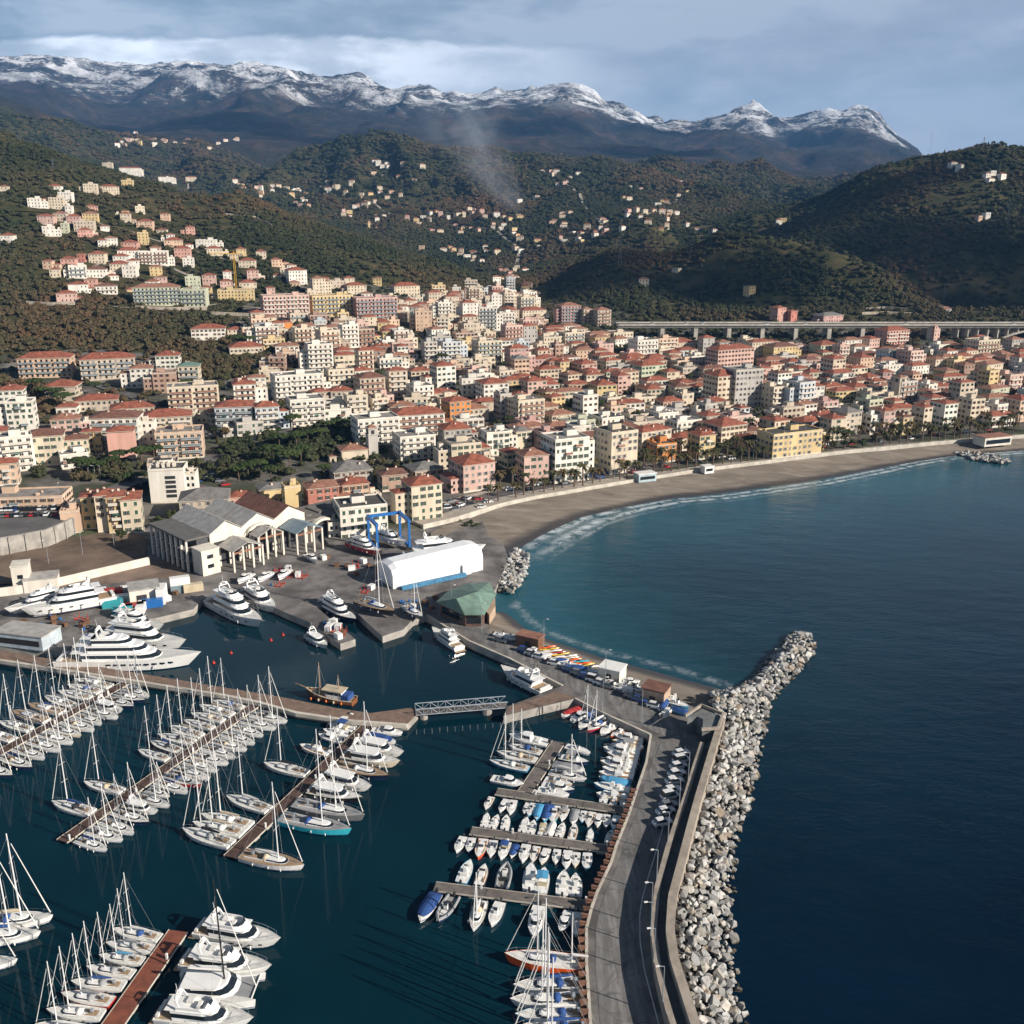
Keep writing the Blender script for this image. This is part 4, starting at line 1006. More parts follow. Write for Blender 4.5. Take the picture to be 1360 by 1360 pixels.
# --- traced buildings: picture extent, wall, roof, style
LIST = [
 # left town
 (26, 97, 502, 469, 'peach', 'r', 'f'), (111, 180, 504, 470, 'beige', 'r', 'f'), (207, 240, 490, 467, 'white', 'r', 'p'), (237, 267, 509, 481, 'cream', 'e', 'f'), (175, 205, 515, 484, 'white', 's', 'p'), (205, 236, 522, 492, 'brown', 'f', 'p'),
 (227, 292, 551, 510, 'cream', 'f', 'f'), (287, 338, 573, 532, 'blue', 'r', 'f'), (57, 105, 533, 506, 'beige', 'r', 'p'), (101, 157, 546, 524, 'beige', 'r', 'p'), (150, 205, 556, 534, 'cream', 'r', 'p'), (122, 190, 600, 546, 'white', 'b', 'f'), (191, 256, 583, 545, 'beige', 'r', 'f'),
 (209, 272, 610, 570, 'peach', 'f', 'f'), (109, 138, 604, 567, 'yellow', 'r', 'p'), (87, 120, 612, 577, 'cream', 'b', 'p'), (36, 88, 619, 570, 'cream', 'b', 'p'), (70, 108, 578, 550, 'pink', 's', 'p'), (74, 104, 552, 535, 'white', 'r', 'p'), (0, 36, 556, 512, 'white', 'r', 'p'), (12, 50, 580, 530, 'white', 'f', 'p'), (-10, 26, 645, 608, 'peach', 'r', 'p'), (-30, 12, 600, 566, 'cream', 'r', 'p'),
 # centre
 (382, 411, 378, 355, 'white', 'r', 'p'), (414, 435, 392, 367, 'cream', 's', 'p'), (437, 462, 386, 372, 'beige', 'f', 'p'), (459, 490, 391, 375, 'cream', 'r', 'p'), (521, 561, 393, 376, 'cream', 'r', 'p'),
 (340, 372, 456, 432, 'white', 'f', 'f'), (372, 390, 438, 425, 'orange', 'r', 'p'), (391, 418, 460, 434, 'cream', 'f', 'f'), (424, 457, 472, 437, 'cream', 'f', 'f'), (467, 502, 460, 435, 'brown', 'f', 'f'), (522, 546, 455, 437, 'white', 'f', 'f'),
 (475, 500, 497, 461, 'cream', 'r', 'f'), (526, 546, 478, 456, 'white', 'r', 'p'), (562, 584, 483, 452, 'grey', 'f', 'f'), (585, 617, 482, 452, 'blue', 'f', 'f'), (570, 595, 453, 433, 'white', 's', 'p'), (631, 672, 482, 451, 'cream', 'f', 'f'), (612, 642, 448, 428, 'beige', 'f', 'p'),
 (365, 435, 533, 495, 'white', 'f', 'f'), (435, 475, 524, 488, 'cream', 'f', 'f'), (475, 517, 532, 495, 'beige', 'b', 'f'), (515, 545, 528, 487, 'beige', 'r', 'f'), (545, 582, 539, 510, 'white', 'f', 'f'), (637, 682, 542, 502, 'white', 'r', 'p'), (660, 684, 560, 520, 'grey', 'f', 'p'),
 (340, 374, 572, 534, 'blue', 'r', 'f'), (385, 436, 566, 527, 'white', 'f', 'f'), (460, 492, 555, 522, 'cream', 'f', 'f'), (492, 520, 549, 526, 'cream', 'f', 'f'), (472, 537, 592, 552, 'white', 'f', 'f'), (520, 596, 580, 542, 'white', 'r', 'f'), (527, 585, 610, 575, 'white', 'f', 'f'), (586, 631, 595, 562, 'grey', 'r', 'p'), (595, 645, 622, 585, 'cream', 'f', 'p'), (642, 682, 605, 570, 'white', 'f', 'p'),
 # right of centre
 (680, 712, 600, 566, 'cream', 'g', 'p'), (712, 748, 602, 570, 'rose', 'f', 'p'), (755, 790, 590, 562, 'white', 'f', 'p'), (865, 905, 614, 585, 'orange', 'd', 'p'), (920, 957, 610, 571, 'yellow', 'r', 'p'), (945, 1003, 594, 556, 'cream', 'r', 'p'), (790, 838, 572, 551, 'white', 'd', 'p'), (866, 910, 567, 545, 'white', 'f', 'f'), (680, 732, 567, 528, 'cream', 'f', 'f'), (767, 801, 557, 522, 'white', 'f', 'p'),
 (844, 892, 504, 479, 'green', 'r', 'p'), (942, 990, 542, 492, 'cream', 'r', 'p'), (966, 1020, 541, 488, 'grey', 'f', 'p'), (852, 889, 534, 511, 'beige', 'r', 'p'), (787, 825, 532, 505, 'yellow', 'r', 'p'), (815, 843, 524, 494, 'pink', 'r', 'p'), (740, 760, 498, 477, 'yellow', 'r', 'p'), (695, 732, 530, 500, 'pink', 'r', 'p'), (680, 707, 503, 472, 'peach', 'g', 'p'), (711, 735, 482, 461, 'peach', 'r', 'f'), (734, 752, 480, 455, 'brown', 'f', 'p'), (718, 748, 464, 446, 'cream', 'f', 'p'), (745, 782, 461, 440, 'cream', 'f', 'f'), (790, 820, 474, 455, 'pink', 'f', 'p'), (840, 880, 476, 450, 'white', 'f', 'f'), (742, 775, 431, 402, 'rose', 's', 'f'), (772, 789, 432, 408, 'beige', 's', 'f'), (789, 816, 434, 408, 'beige', 's', 'f'), (690, 730, 428, 408, 'cream', 'r', 'p'), (810, 846, 454, 440, 'cream', 'f', 'f'), (895, 932, 522, 503, 'yellow', 'r', 'p'), (900, 926, 545, 520, 'cream', 'f', 'p'), (945, 968, 537, 513, 'cream', 'r', 'p'), (930, 957, 560, 533, 'grey', 'f', 'f'), (957, 978, 558, 536, 'cream', 'f', 'p'), (976, 1001, 560, 537, 'blue', 'r', 'p'), (765, 800, 500, 478, 'pink', 'r', 'p'), (880, 930, 468, 450, 'beige', 'r', 'p'), (900, 940, 500, 486, 'beige', 'f', 'p'),
 # right
 (1018, 1058, 575, 552, 'cream', 'r', 'p'), (1049, 1091, 543, 505, 'blue', 'f', 'f'), (1018, 1050, 543, 511, 'cream', 'f', 'f'), (1097, 1129, 503, 472, 'cream', 'r', 'p'), (1134, 1167, 493, 470, 'peach', 'r', 'p'), (1171, 1199, 486, 462, 'blue', 'g', 'p'), (1199, 1233, 490, 464, 'pink', 'f', 'f'), (1167, 1191, 577, 541, 'pink', 'r', 'p'), (1191, 1217, 577, 549, 'yellow', 'b', 'p'), (1217, 1243, 572, 536, 'cream', 'r', 'p'), (1243, 1278, 567, 530, 'white', 'r', 'p'), (1279, 1312, 565, 527, 'cream', 'f', 'p'), (1314, 1344, 561, 534, 'white', 'f', 'p'), (1342, 1380, 560, 525, 'peach', 'r', 'p'), (1170, 1213, 458, 434, 'salmon', 'r', 'f'), (1235, 1252, 452, 430, 'pink', 'r', 'p'), (1290, 1333, 475, 450, 'cream', 'f', 'f'), (1240, 1265, 471, 456, 'white', 'f', 'p'), (1082, 1120, 473, 453, 'green', 'r', 'f'), (1020, 1066, 479, 455, 'yellow', 'b', 'p'), (1147, 1174, 466, 446, 'pink', 'r', 'p'), (1027, 1048, 427, 406, 'salmon', 'r', 'p'), (1047, 1061, 427, 411, 'red', 'r', 'p'), (1087, 1126, 428, 415, 'rose', 'g', 'p'), (1095, 1128, 585, 550, 'cream', 'r', 'p'), (1112, 1153, 578, 541, 'beige', 'g', 'p'), (1150, 1172, 577, 548, 'white', 'f', 'p'), (1225, 1250, 528, 508, 'white', 'f', 'f'), (1305, 1330, 520, 490, 'yellow', 'f', 'p'), (1330, 1365, 518, 495, 'pink', 'f', 'f'), (1125, 1165, 525, 508, 'cream', 'r', 'p'), (1145, 1180, 548, 528, 'green', 'd', 'p'), (1180, 1205, 548, 528, 'cream', 'r', 'p'), (1248, 1280, 503, 488, 'yellow', 's', 'p'), (1235, 1262, 489, 473, 'cream', 's', 'p'),
 # port edge
 (345, 384, 670, 641, 'yellow', 'g', 'p'), (408, 455, 683, 638, 'red', 's', 'p'), (453, 495, 672, 634, 'peach', 'r', 'p'), (541, 595, 692, 633, 'cream', 'r', 'p'), (606, 668, 652, 605, 'pink', 'r', 'p'), (630, 662, 640, 604, 'beige', 'f', 'p'), (690, 736, 643, 596, 'pink', 's', 'p'), (668, 700, 622, 594, 'cream', 'r', 'p'), (240, 306, 690, 652, 'beige', 'g', 'p'), (303, 335, 672, 652, 'salmon', 'r', 'p'), (440, 500, 640, 615, 'grey', 'g', 'p'), (505, 545, 652, 622, 'brown', 'b', 'p'), (545, 597, 642, 614, 'beige', 'g', 'p'),
 # hillside at the left
 (136, 150, 226, 216, 'cream', 'f', 'p'), (160, 188, 234, 222, 'white', 'r', 'p'), (161, 177, 247, 239, 'yellow', 'f', 'p'), (211, 231, 242, 235, 'white', 'f', 'p'), (247, 262, 241, 234, 'cream', 'r', 'p'), (64, 82, 252, 245, 'white', 'r', 'p'), (111, 130, 257, 244, 'cream', 'f', 'p'), (134, 158, 258, 245, 'cream', 'r', 'p'), (77, 97, 267, 255, 'white', 'f', 'p'), (37, 55, 276, 263, 'white', 'f', 'p'), (53, 66, 275, 263, 'pink', 'r', 'p'), (65, 86, 278, 262, 'cream', 'f', 'p'), (86, 97, 284, 273, 'white', 'f', 'p'), (115, 130, 281, 272, 'salmon', 'r', 'p'), (49, 73, 299, 284, 'pink', 'r', 'p'), (70, 90, 294, 281, 'beige', 's', 'p'), (88, 107, 297, 285, 'rose', 'r', 'p'), (110, 131, 296, 281, 'yellow', 's', 'p'), (160, 174, 296, 282, 'cream', 'r', 'p'), (181, 204, 305, 291, 'peach', 'r', 'p'), (57, 73, 314, 300, 'white', 'f', 'p'), (81, 92, 310, 296, 'green', 'f', 'p'), (98, 126, 308, 293, 'beige', 'f', 'p'), (104, 123, 315, 303, 'salmon', 'r', 'p'), (0, 20, 323, 310, 'white', 'r', 'p'), (-20, -2, 318, 308, 'white', 'r', 'p'), (0, 12, 257, 246, 'cream', 'r', 'p'), (184, 198, 325, 308, 'yellow', 'f', 'p'), (160, 184, 331, 319, 'salmon', 'r', 'p'), (140, 156, 327, 314, 'white', 's', 'p'), (219, 243, 329, 316, 'peach', 'r', 'p'), (232, 254, 344, 327, 'salmon', 'r', 'p'), (260, 288, 331, 318, 'white', 'f', 'p'), (275, 296, 340, 327, 'cream', 'r', 'p'), (243, 258, 355, 342, 'white', 'f', 'p'), (185, 224, 352, 333, 'white', 'f', 'f'), (158, 185, 348, 329, 'white', 'r', 'p'), (150, 172, 350, 337, 'white', 'r', 'p'), (117, 141, 350, 334, 'cream', 'r', 'p'), (102, 114, 348, 336, 'red', 'r', 'p'), (80, 102, 354, 341, 'salmon', 'r', 'p'), (93, 116, 370, 352, 'white', 'f', 'f'), (115, 142, 369, 354, 'white', 'b', 'p'), (147, 173, 364, 347, 'cream', 'r', 'p'), (162, 183, 369, 352, 'white', 'f', 'p'), (200, 216, 367, 352, 'yellow', 'r', 'p'), (92, 117, 390, 374, 'white', 'r', 'p'), (129, 156, 391, 376, 'white', 'b', 'f'), (76, 102, 402, 386, 'pink', 'r', 'p'), (247, 267, 382, 367, 'green', 'f', 'p'), (269, 287, 380, 363, 'pink', 'r', 'p'), (293, 311, 385, 371, 'pink', 'r', 'p'), (290, 338, 399, 384, 'yellow', 'f', 'p'), (317, 340, 356, 343, 'cream', 'r', 'p'), (328, 345, 372, 357, 'pink', 'r', 'p'), (318, 342, 386, 372, 'cream', 'r', 'p'), (255, 300, 452, 431, 'white', 'r', 'p'), (303, 327, 447, 434, 'cream', 'r', 'p'), (305, 350, 470, 455, 'cream', 'r', 'p'), (312, 335, 512, 503, 'white', 'r', 'p'), (312, 342, 540, 505, 'white', 'r', 'f'),
]
MARKS = [
 ((592, 632, 563, 526, 'orange', 'r', 'p'), 'bright orange square block standing alone among pale flats in mid town', 'orange block'),
 ((727, 792, 640, 578, 'white', 'f', 'p'), 'white seafront hotel with flat roof behind the palms', 'white seafront hotel'),
 ((799, 858, 628, 569, 'cream', 'd', 'p'), 'tall cream seafront hotel with rows of dark windows', 'cream seafront hotel'),
 ((945, 1008, 492, 458, 'pink', 'r', 'p'), 'huge pink palazzo with long red roof below the motorway viaduct', 'pink palazzo'),
 ((1016, 1100, 607, 570, 'yellow', 'd', 'p'), 'long pale yellow school building with dark roof near the beach', 'long yellow building'),
 ((180, 240, 406, 377, 'green', 's', 'f'), 'long pale green apartment slab with red roof pieces on left hillside', 'green apartment slab'),
 ((240, 276, 408, 383, 'green', 'f', 'f'), 'shorter pale green apartment wing joined to the long green slab', None),
 ((350, 414, 422, 391, 'pink', 'f', 'f'), 'broad pinkish white apartment slab at the top of the town', 'pinkish white slab'),
 ((414, 473, 421, 391, 'yellow', 'f', 'f'), 'straw coloured apartment slab with deep balconies next to pinkish slab', None),
 ((472, 532, 427, 394, 'rose', 'f', 'f'), 'dusky apartment slab at the valley end of the three hilltop slabs', 'dusky slab'),
 ((409, 446, 494, 455, 'white', 'f', 'f'), 'tall slim white tower block with one dark side in upper town', 'slim white tower block'),
 ((576, 611, 522, 480, 'white', 'r', 'p'), 'tallest white house with red hipped roof in the middle of town', 'white tower house'),
 ((145, 181, 610, 566, 'salmon', 'r', 'b'), 'salmon pink block with nearly blank front by the railway pines', 'salmon block'),
 ((199, 250, 668, 618, 'white', 'd', 'b'), 'white office block with louvred windows and plant on the roof', 'white office block'),
]
for a, lab, mk in MARKS:
    B(*a[:4], wall=a[4], roof=a[5], style=a[6], label=lab, mark=mk, depth=13 if mk == 'long yellow building' else None)
for r in BREC:
    if r['mark'] == 'white office block':
        lv = MB()
        for i in range(5): lv.box(1.5, -r['D'] / 2 - .06, 2.4 + i * 2.0, 4.2, .1, 1.3)
        lv.build('louvre', DARK, r['o'])
        for i in range(4): MB().box(-4 + i * 2.2, 0, r['he'] + .1, 1.2, 2.2, 1.7).tube((-4 + i * 2.2, 0, r['he'] + 1.8), (-4 + i * 2.2, 0, r['he'] + 2.5), .3, n=8).build('roof_plant', WHITE_, r['o'])
for a in LIST: B(*a[:4], wall=a[4], roof=a[5], style=a[6])
LISTED = [((a[0] + a[1]) / 2, a[2]) for a in LIST] + [((a[0][0] + a[0][1]) / 2, a[0][2]) for a in MARKS]
# --- the smaller houses between them
rf_ = random.Random(77)
ZONES = [
 ([(690, 452), (760, 440), (840, 462), (1000, 466), (1400, 464), (1440, 560), (1300, 566), (1120, 582), (900, 612), (700, 640), (600, 640), (660, 560)], 'r', 17.0, 0.76, (9, 20)),
 ([(340, 430), (560, 395), (700, 390), (720, 440), (690, 500), (660, 560), (600, 600), (480, 600), (430, 540), (340, 530)], 'c', 19, 0.78, (9, 16)),
 ([(-60, 540), (100, 520), (340, 540), (340, 600), (200, 640), (20, 650), (-60, 640)], 'c', 22, 0.55, (9, 14)),
 ([(20, 240), (150, 235), (300, 330), (420, 360), (640, 400), (620, 410), (340, 400), (60, 395), (20, 300)], 'h', 22, 0.36, (7, 10.5)),
]
PAL = {'r': ['cream'] * 4 + ['white'] * 4 + ['beige'] * 3 + ['peach'] * 2 + ['pink'] * 2 + ['yellow'] * 2 + ['grey', 'grey', 'brown', 'blue', 'rose', 'green', 'rose', 'white', 'cream'], 'c': ['cream'] * 4 + ['white'] * 5 + ['beige'] * 3 + ['grey', 'peach', 'yellow', 'pink', 'brown', 'blue'], 'h': ['white'] * 4 + ['cream'] * 3 + ['pink', 'peach', 'yellow', 'salmon']}
for poly, kind, st, pr, (w0, w1) in ZONES:
    n = 0
    yy = 390.0
    while yy < 1180:
        xx = -420.0
        while xx < 620:
            x = xx + rf_.uniform(-.3, .3) * st; y = yy + rf_.uniform(-.3, .3) * st
            xx += st
            z = tz1(x, y)
            a, b_, _ = proj(x, y, z)
            if not poly_mask(np.array([a]), np.array([b_]), poly)[0] or rf_.random() > pr: continue
            W = rf_.uniform(w0, w1); D = rf_.uniform(8.5, 11.5)
            if not free(x, y, math.sqrt(W * D) * .44): continue
            nf = (rf_.choice((2, 3, 3, 4, 4, 5)) if y < 700 else rf_.choice((2, 2, 3, 3, 4))) if kind == 'r' else rf_.choice((2, 3, 4, 5, 6)) if kind == 'c' else rf_.choice((1, 2, 2))
            if any(-34 < l_[0] - a < 34 and 2 < b_ - l_[1] < 34 for l_ in LISTED): nf = min(nf, 2)
            rk = rf_.choice('rrrrssbff') if kind == 'r' else rf_.choice('rrsffff') if kind == 'c' else rf_.choice('rrrsf')
            if b_ < 60: continue
            B(0, 0, 0, 0, wall=rf_.choice(PAL[kind]), roof=rk, style='f' if rk == 'f' and rf_.random() < .7 else 'p', xyz=(x, y, z), W=W, D=D, he=nf * 3.15, rot=24 + rf_.uniform(-9, 9) + (0 if kind == 'r' else rf_.choice((-12, 0, 0))), rg=rf_)
        yy += st
# --- houses of the valley hamlets, each a small house of its own
HAM = [(160, 187), (168, 183), (185, 189), (200, 186), (206, 192), (155, 192), (218, 186), (232, 188), (245, 190), (290, 190), (315, 185), (312, 240), (330, 244), (345, 250), (362, 251), (345, 262), (380, 248), (390, 250), (397, 252), (387, 258), (392, 270), (399, 273), (405, 268), (428, 247), (445, 249), (460, 255), (466, 246), (480, 258), (437, 253), (502, 216), (508, 220), (514, 217), (497, 230), (530, 233), (550, 238), (535, 217), (560, 222), (505, 256), (520, 255), (515, 262), (530, 258), (490, 268), (498, 269), (470, 274), (478, 271), (455, 281), (463, 286), (500, 285), (510, 287), (500, 303), (552, 292), (562, 288), (570, 291), (572, 283), (588, 283), (595, 288), (615, 285), (628, 283), (644, 287), (660, 286), (552, 294), (605, 298), (625, 302), (612, 309), (630, 309), (572, 305), (655, 298), (665, 303), (676, 291), (560, 330), (588, 332), (600, 334), (610, 338), (620, 342), (630, 336), (646, 332), (625, 347), (640, 347), (650, 333), (664, 355), (668, 363), (676, 366), (665, 372), (684, 360), (690, 370), (700, 382), (710, 392), (690, 392), (720, 226), (730, 228), (738, 229), (767, 232), (750, 243), (838, 247), (852, 250), (895, 243), (900, 258), (829, 265), (880, 268), (886, 270), (845, 280), (868, 279), (879, 282), (850, 287), (858, 290), (888, 285), (804, 293), (757, 283), (737, 294), (732, 296), (749, 298), (772, 309), (790, 307), (800, 312), (804, 306), (826, 305), (767, 319), (750, 320), (878, 303), (884, 301), (925, 304), (948, 307), (716, 326), (690, 268), (712, 262), (690, 290), (682, 310), (690, 318), (684, 330), (898, 358), (905, 360), (855, 375), (996, 388), (1040, 292), (1252, 410), (1275, 224), (1310, 234), (1330, 235), (1300, 290)]
rh = random.Random(3)
HM_ = ['white', 'cream', 'peach', 'pink', 'yellow', 'orange']
far_mb = MB(); far_mats = [MATS['stucco_' + k] for k in HM_] + [ROOFM['r'], ROOFM['s'], ROOFM['f'], GLASS]
def far_house(x, y, z, W, D, h, wi, ri, rot):
    c, n = math.cos(rot), math.sin(rot)
    T = lambda a, b, q: (x + a * c - b * n, y + a * n + b * c, z + q)
    far_mb.box(x, y, z - 6, W, D, 6 + h, wi, rot)
    w_, d_ = W / 2 + .4, D / 2 + .4
    if ri == 8: far_mb.box(x, y, z + h, W + .3, D + .3, .5, 8, rot)
    else: far_mb.add([T(-w_, -d_, h), T(w_, -d_, h), T(w_, d_, h), T(-w_, d_, h), T(-w_ * .45, 0, h + D * .24), T(w_ * .45, 0, h + D * .24)], [(0, 1, 5, 4), (1, 2, 5), (2, 3, 4, 5), (3, 0, 4)], ri)
    nf = max(1, int(h / 3)); nx = max(2, int(W / 3.2))
    for f in range(nf):
        for i in range(nx):
            u = -W / 2 + W / nx * (i + .5); zc = h / nf * (f + .5)
            far_mb.add([T(u - .5, -D / 2 - .04, zc - .7), T(u + .5, -D / 2 - .04, zc - .7), T(u + .5, -D / 2 - .04, zc + .7), T(u - .5, -D / 2 - .04, zc + .7)], [(0, 1, 2, 3)], 9)
for (hx, hy) in HAM:
    for k in range(rh.choice((1, 2, 2, 3))):
        px_, py_ = hx + (rh.uniform(-13, 13) if k else rh.uniform(-1, 1)), hy + 2 + (rh.uniform(-6, 6) if k else 0)
        x, y, z = G(px_, py_)
        if not free(x, y, 5) or y < 850: continue
        wi, ri = rh.choice((0, 0, 0, 0, 1, 1, 1, 2, 3, 4)), rh.choice((6, 7, 7, 8))
        if (hx, hy) == (895, 243) and k == 0: wi, ri = 5, 8
        W, D, h = rh.uniform(7, 13), rh.uniform(6.5, 9), rh.choice((3.2, 5.5, 5.8, 8))
        s_ = 1.0 + max(0, y - 1800) / 4500
        far_house(x, y, z, W * s_, D * s_, h * s_, wi, ri, R(20 + rh.uniform(-30, 30))); OCC.append((x, y, 5))
tag(far_mb.build('distant_houses', far_mats), kind='stuff')
# --- lanes and terrace walls on the hillsides, draped on the slope
def drape(pts, w_, name='road', m=ASPH, up=.3, n=60):
    c = resample([G(*p) for p in pts], n); l = [(p[0], p[1]) for p in c]
    A, B2 = offs(l, -w_ / 2), offs(l, w_ / 2)
    z = [max(tz1(*a), tz1(*b), tz1(*q)) + up for a, b, q in zip(A, B2, l)]
    structure(strip([(*a, q) for a, q in zip(A, z)], [(*b, q) for b, q in zip(B2, z)], 1).build(name, m))
    OCC.extend((q[0], q[1], w_ * .6) for q in l)
LANE = mat('pale_lane', (0.30, 0.27, 0.23), 0.95, vary=0.25, scale=0.3)
for pts in ([(0, 280), (50, 282), (100, 288), (140, 300), (175, 308), (215, 322), (262, 335), (300, 345)], [(60, 262), (110, 260), (165, 250), (200, 246), (250, 244)], [(90, 372), (130, 352), (180, 340), (225, 355), (265, 372), (320, 362)], [(150, 408), (240, 414), (290, 404), (345, 410), (400, 425)], [(560, 392), (610, 402), (660, 412), (700, 420)], [(380, 256), (430, 258), (480, 266), (540, 292), (600, 298), (660, 306), (690, 330), (670, 372)], [(700, 235), (760, 248), (800, 300), (850, 290), (900, 262)]):
    drape(pts, 4.5 if pts[0][0] < 350 or pts[0][0] == 560 else 6, m=LANE)
TERW = mat('terrace_stone', (0.36, 0.31, 0.25), 0.95, vary=0.3, scale=0.3)
def terrace(pts, label, n=24):
    c = resample([G(*p) for p in pts], n); l = [(p[0], p[1]) for p in c]; O = offs(l, .6); mb = MB()
    for i in range(n - 1):
        z = min(tz1(*l[i]), tz1(*l[i + 1])) - 1
        mb.prism([l[i], l[i + 1], O[i + 1], O[i]], z, z + 3.6)
    tag(mb.build('terrace_wall', TERW), label, 'wall'); OCC.extend((q[0], q[1], 2.0) for q in l)
terrace([(35, 404), (70, 406), (100, 405)], 'pale terrace wall under pink villa at the wood edge')
terrace([(180, 410), (230, 412), (275, 412)], 'long pale terrace wall below the green apartment slab')
terrace([(280, 418), (330, 420), (380, 426)], 'pale terrace wall between yellow hillside block and the flats')
terrace([(1150, 412), (1175, 410), (1205, 412)], 'stone terrace wall on the slope above the viaduct')
terrace([(1145, 418), (1180, 417), (1212, 418)], 'lower stone terrace wall on the slope above the viaduct')
terrace([(300, 286), (340, 290), (360, 300)], 'terrace wall near the crest of the left spur')
# ---------------------------------------------------------------- trees
def leafmat(name, stops, trans=0.0, loc=True):
    m = bpy.data.materials.new(name); m.use_nodes = True
    t = NT(m.node_tree); b = t.n['Principled BSDF']; b.inputs['Roughness'].default_value = 0.85; b.inputs['Specular IOR Level'].default_value = 0.15
    oi = t.new('ShaderNodeObjectInfo'); geo = t.new('ShaderNodeNewGeometry')
    f = oi.outputs['Random']
    if loc:
        n = t.noise(oi.outputs['Location'], 0.0045, 5, 0.6)
        f = t.math('ADD', t.math('MULTIPLY', f, 0.24), t.math('MULTIPLY', t.mapr(n, 0.32, 0.68), 0.72), clamp=True)
    c = t.ramp(f, stops)
    isl = geo.outputs['Random Per Island']
    c = t.mix(t.math('MULTIPLY', isl, 0.55), c, t.mix(0.5, c, (0.10, 0.105, 0.045, 1)))
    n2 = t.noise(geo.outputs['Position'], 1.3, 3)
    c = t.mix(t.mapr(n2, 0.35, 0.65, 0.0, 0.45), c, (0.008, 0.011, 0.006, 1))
    t.l.new(c, b.inputs['Base Color'])
    return m
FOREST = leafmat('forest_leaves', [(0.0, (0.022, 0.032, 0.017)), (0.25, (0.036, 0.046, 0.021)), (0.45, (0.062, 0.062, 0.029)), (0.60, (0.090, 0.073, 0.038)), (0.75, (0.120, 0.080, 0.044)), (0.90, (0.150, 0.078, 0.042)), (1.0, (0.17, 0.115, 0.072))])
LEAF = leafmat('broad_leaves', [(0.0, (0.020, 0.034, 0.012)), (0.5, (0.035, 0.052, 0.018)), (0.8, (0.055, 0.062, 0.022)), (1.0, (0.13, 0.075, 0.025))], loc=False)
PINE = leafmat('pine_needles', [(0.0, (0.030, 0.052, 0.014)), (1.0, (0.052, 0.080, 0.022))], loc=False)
PALM = leafmat('palm_fronds', [(0.0, (0.050, 0.055, 0.022)), (0.6, (0.085, 0.075, 0.032)), (1.0, (0.14, 0.095, 0.045))], loc=False)
BARK = mat('bark', (0.12, 0.08, 0.055), 0.9, vary=0.3, scale=1.0)
import bmesh as _bm
def ico(sub, seed, jit):
    b = _bm.new(); _bm.ops.create_icosphere(b, subdivisions=sub, radius=1.0); r = random.Random(seed)
    out = ([tuple(v.co * (1 + r.uniform(-jit, jit))) for v in b.verts], [tuple(v.index for v in f.verts) for f in b.faces]); b.free(); return out
ICO = [ico(1, s, 0.28) for s in range(4)]
ICO2 = [ico(2, s, 0.22) for s in range(4)]
def clump(mb, c, r, k, rg, flat=0.8, src=ICO):
    v, f = src[k % 4]; a = rg.uniform(0, 6.28); ca, sa = math.cos(a), math.sin(a)
    mb.add([(c[0] + (x * ca - y * sa) * r, c[1] + (x * sa + y * ca) * r, c[2] + z * r * flat) for x, y, z in v], f)
def leaves(mb, c, r, n, rg, size, flat=0.7):
    """leaf sprays: small crossed faces spread through a blob's shell"""
    for _ in range(n):
        d = Vector((rg.gauss(0, 1), rg.gauss(0, 1), rg.gauss(0, 1))).normalized()
        p = Vector((d.x * r, d.y * r, d.z * r * flat)) * rg.uniform(.72, 1.12) + Vector(c)
        u = Vector((rg.gauss(0, 1), rg.gauss(0, 1), rg.gauss(0, 1))).normalized(); w_ = u.cross(d + Vector((.01, 0, 0))).normalized()
        s = size * rg.uniform(.6, 1.3)
        mb.add([tuple(p - u * s), tuple(p + w_ * s * .7), tuple(p + u * s), tuple(p - w_ * s * .7)], [(0, 1, 2, 3)])
fcol = bpy.data.collections.new('forest_sources')
for k in range(6):
    rg = random.Random(40 + k); mb = MB()
    if k < 4:
        for i in range(7):
            a = i * 2.4 + rg.uniform(-.4, .4); rr0 = (0.0 if i == 0 else rg.uniform(.45, .75))
            clump(mb, (math.cos(a) * rr0, math.sin(a) * rr0, rg.uniform(.35, .75) + (.35 if i == 0 else 0)), rg.uniform(.38, .55), i, rg)
        leaves(mb, (0, 0, .6), 1.0, 40, rg, .2)
    else:
        for i in range(5):
            z = .25 + i * .32; clump(mb, (rg.uniform(-.1, .1), rg.uniform(-.1, .1), z), .62 - i * .11, i, rg, .7)
    o = bpy.data.objects.new('forest_source', mb.mesh('forest_source', FOREST)); fcol.objects.link(o)

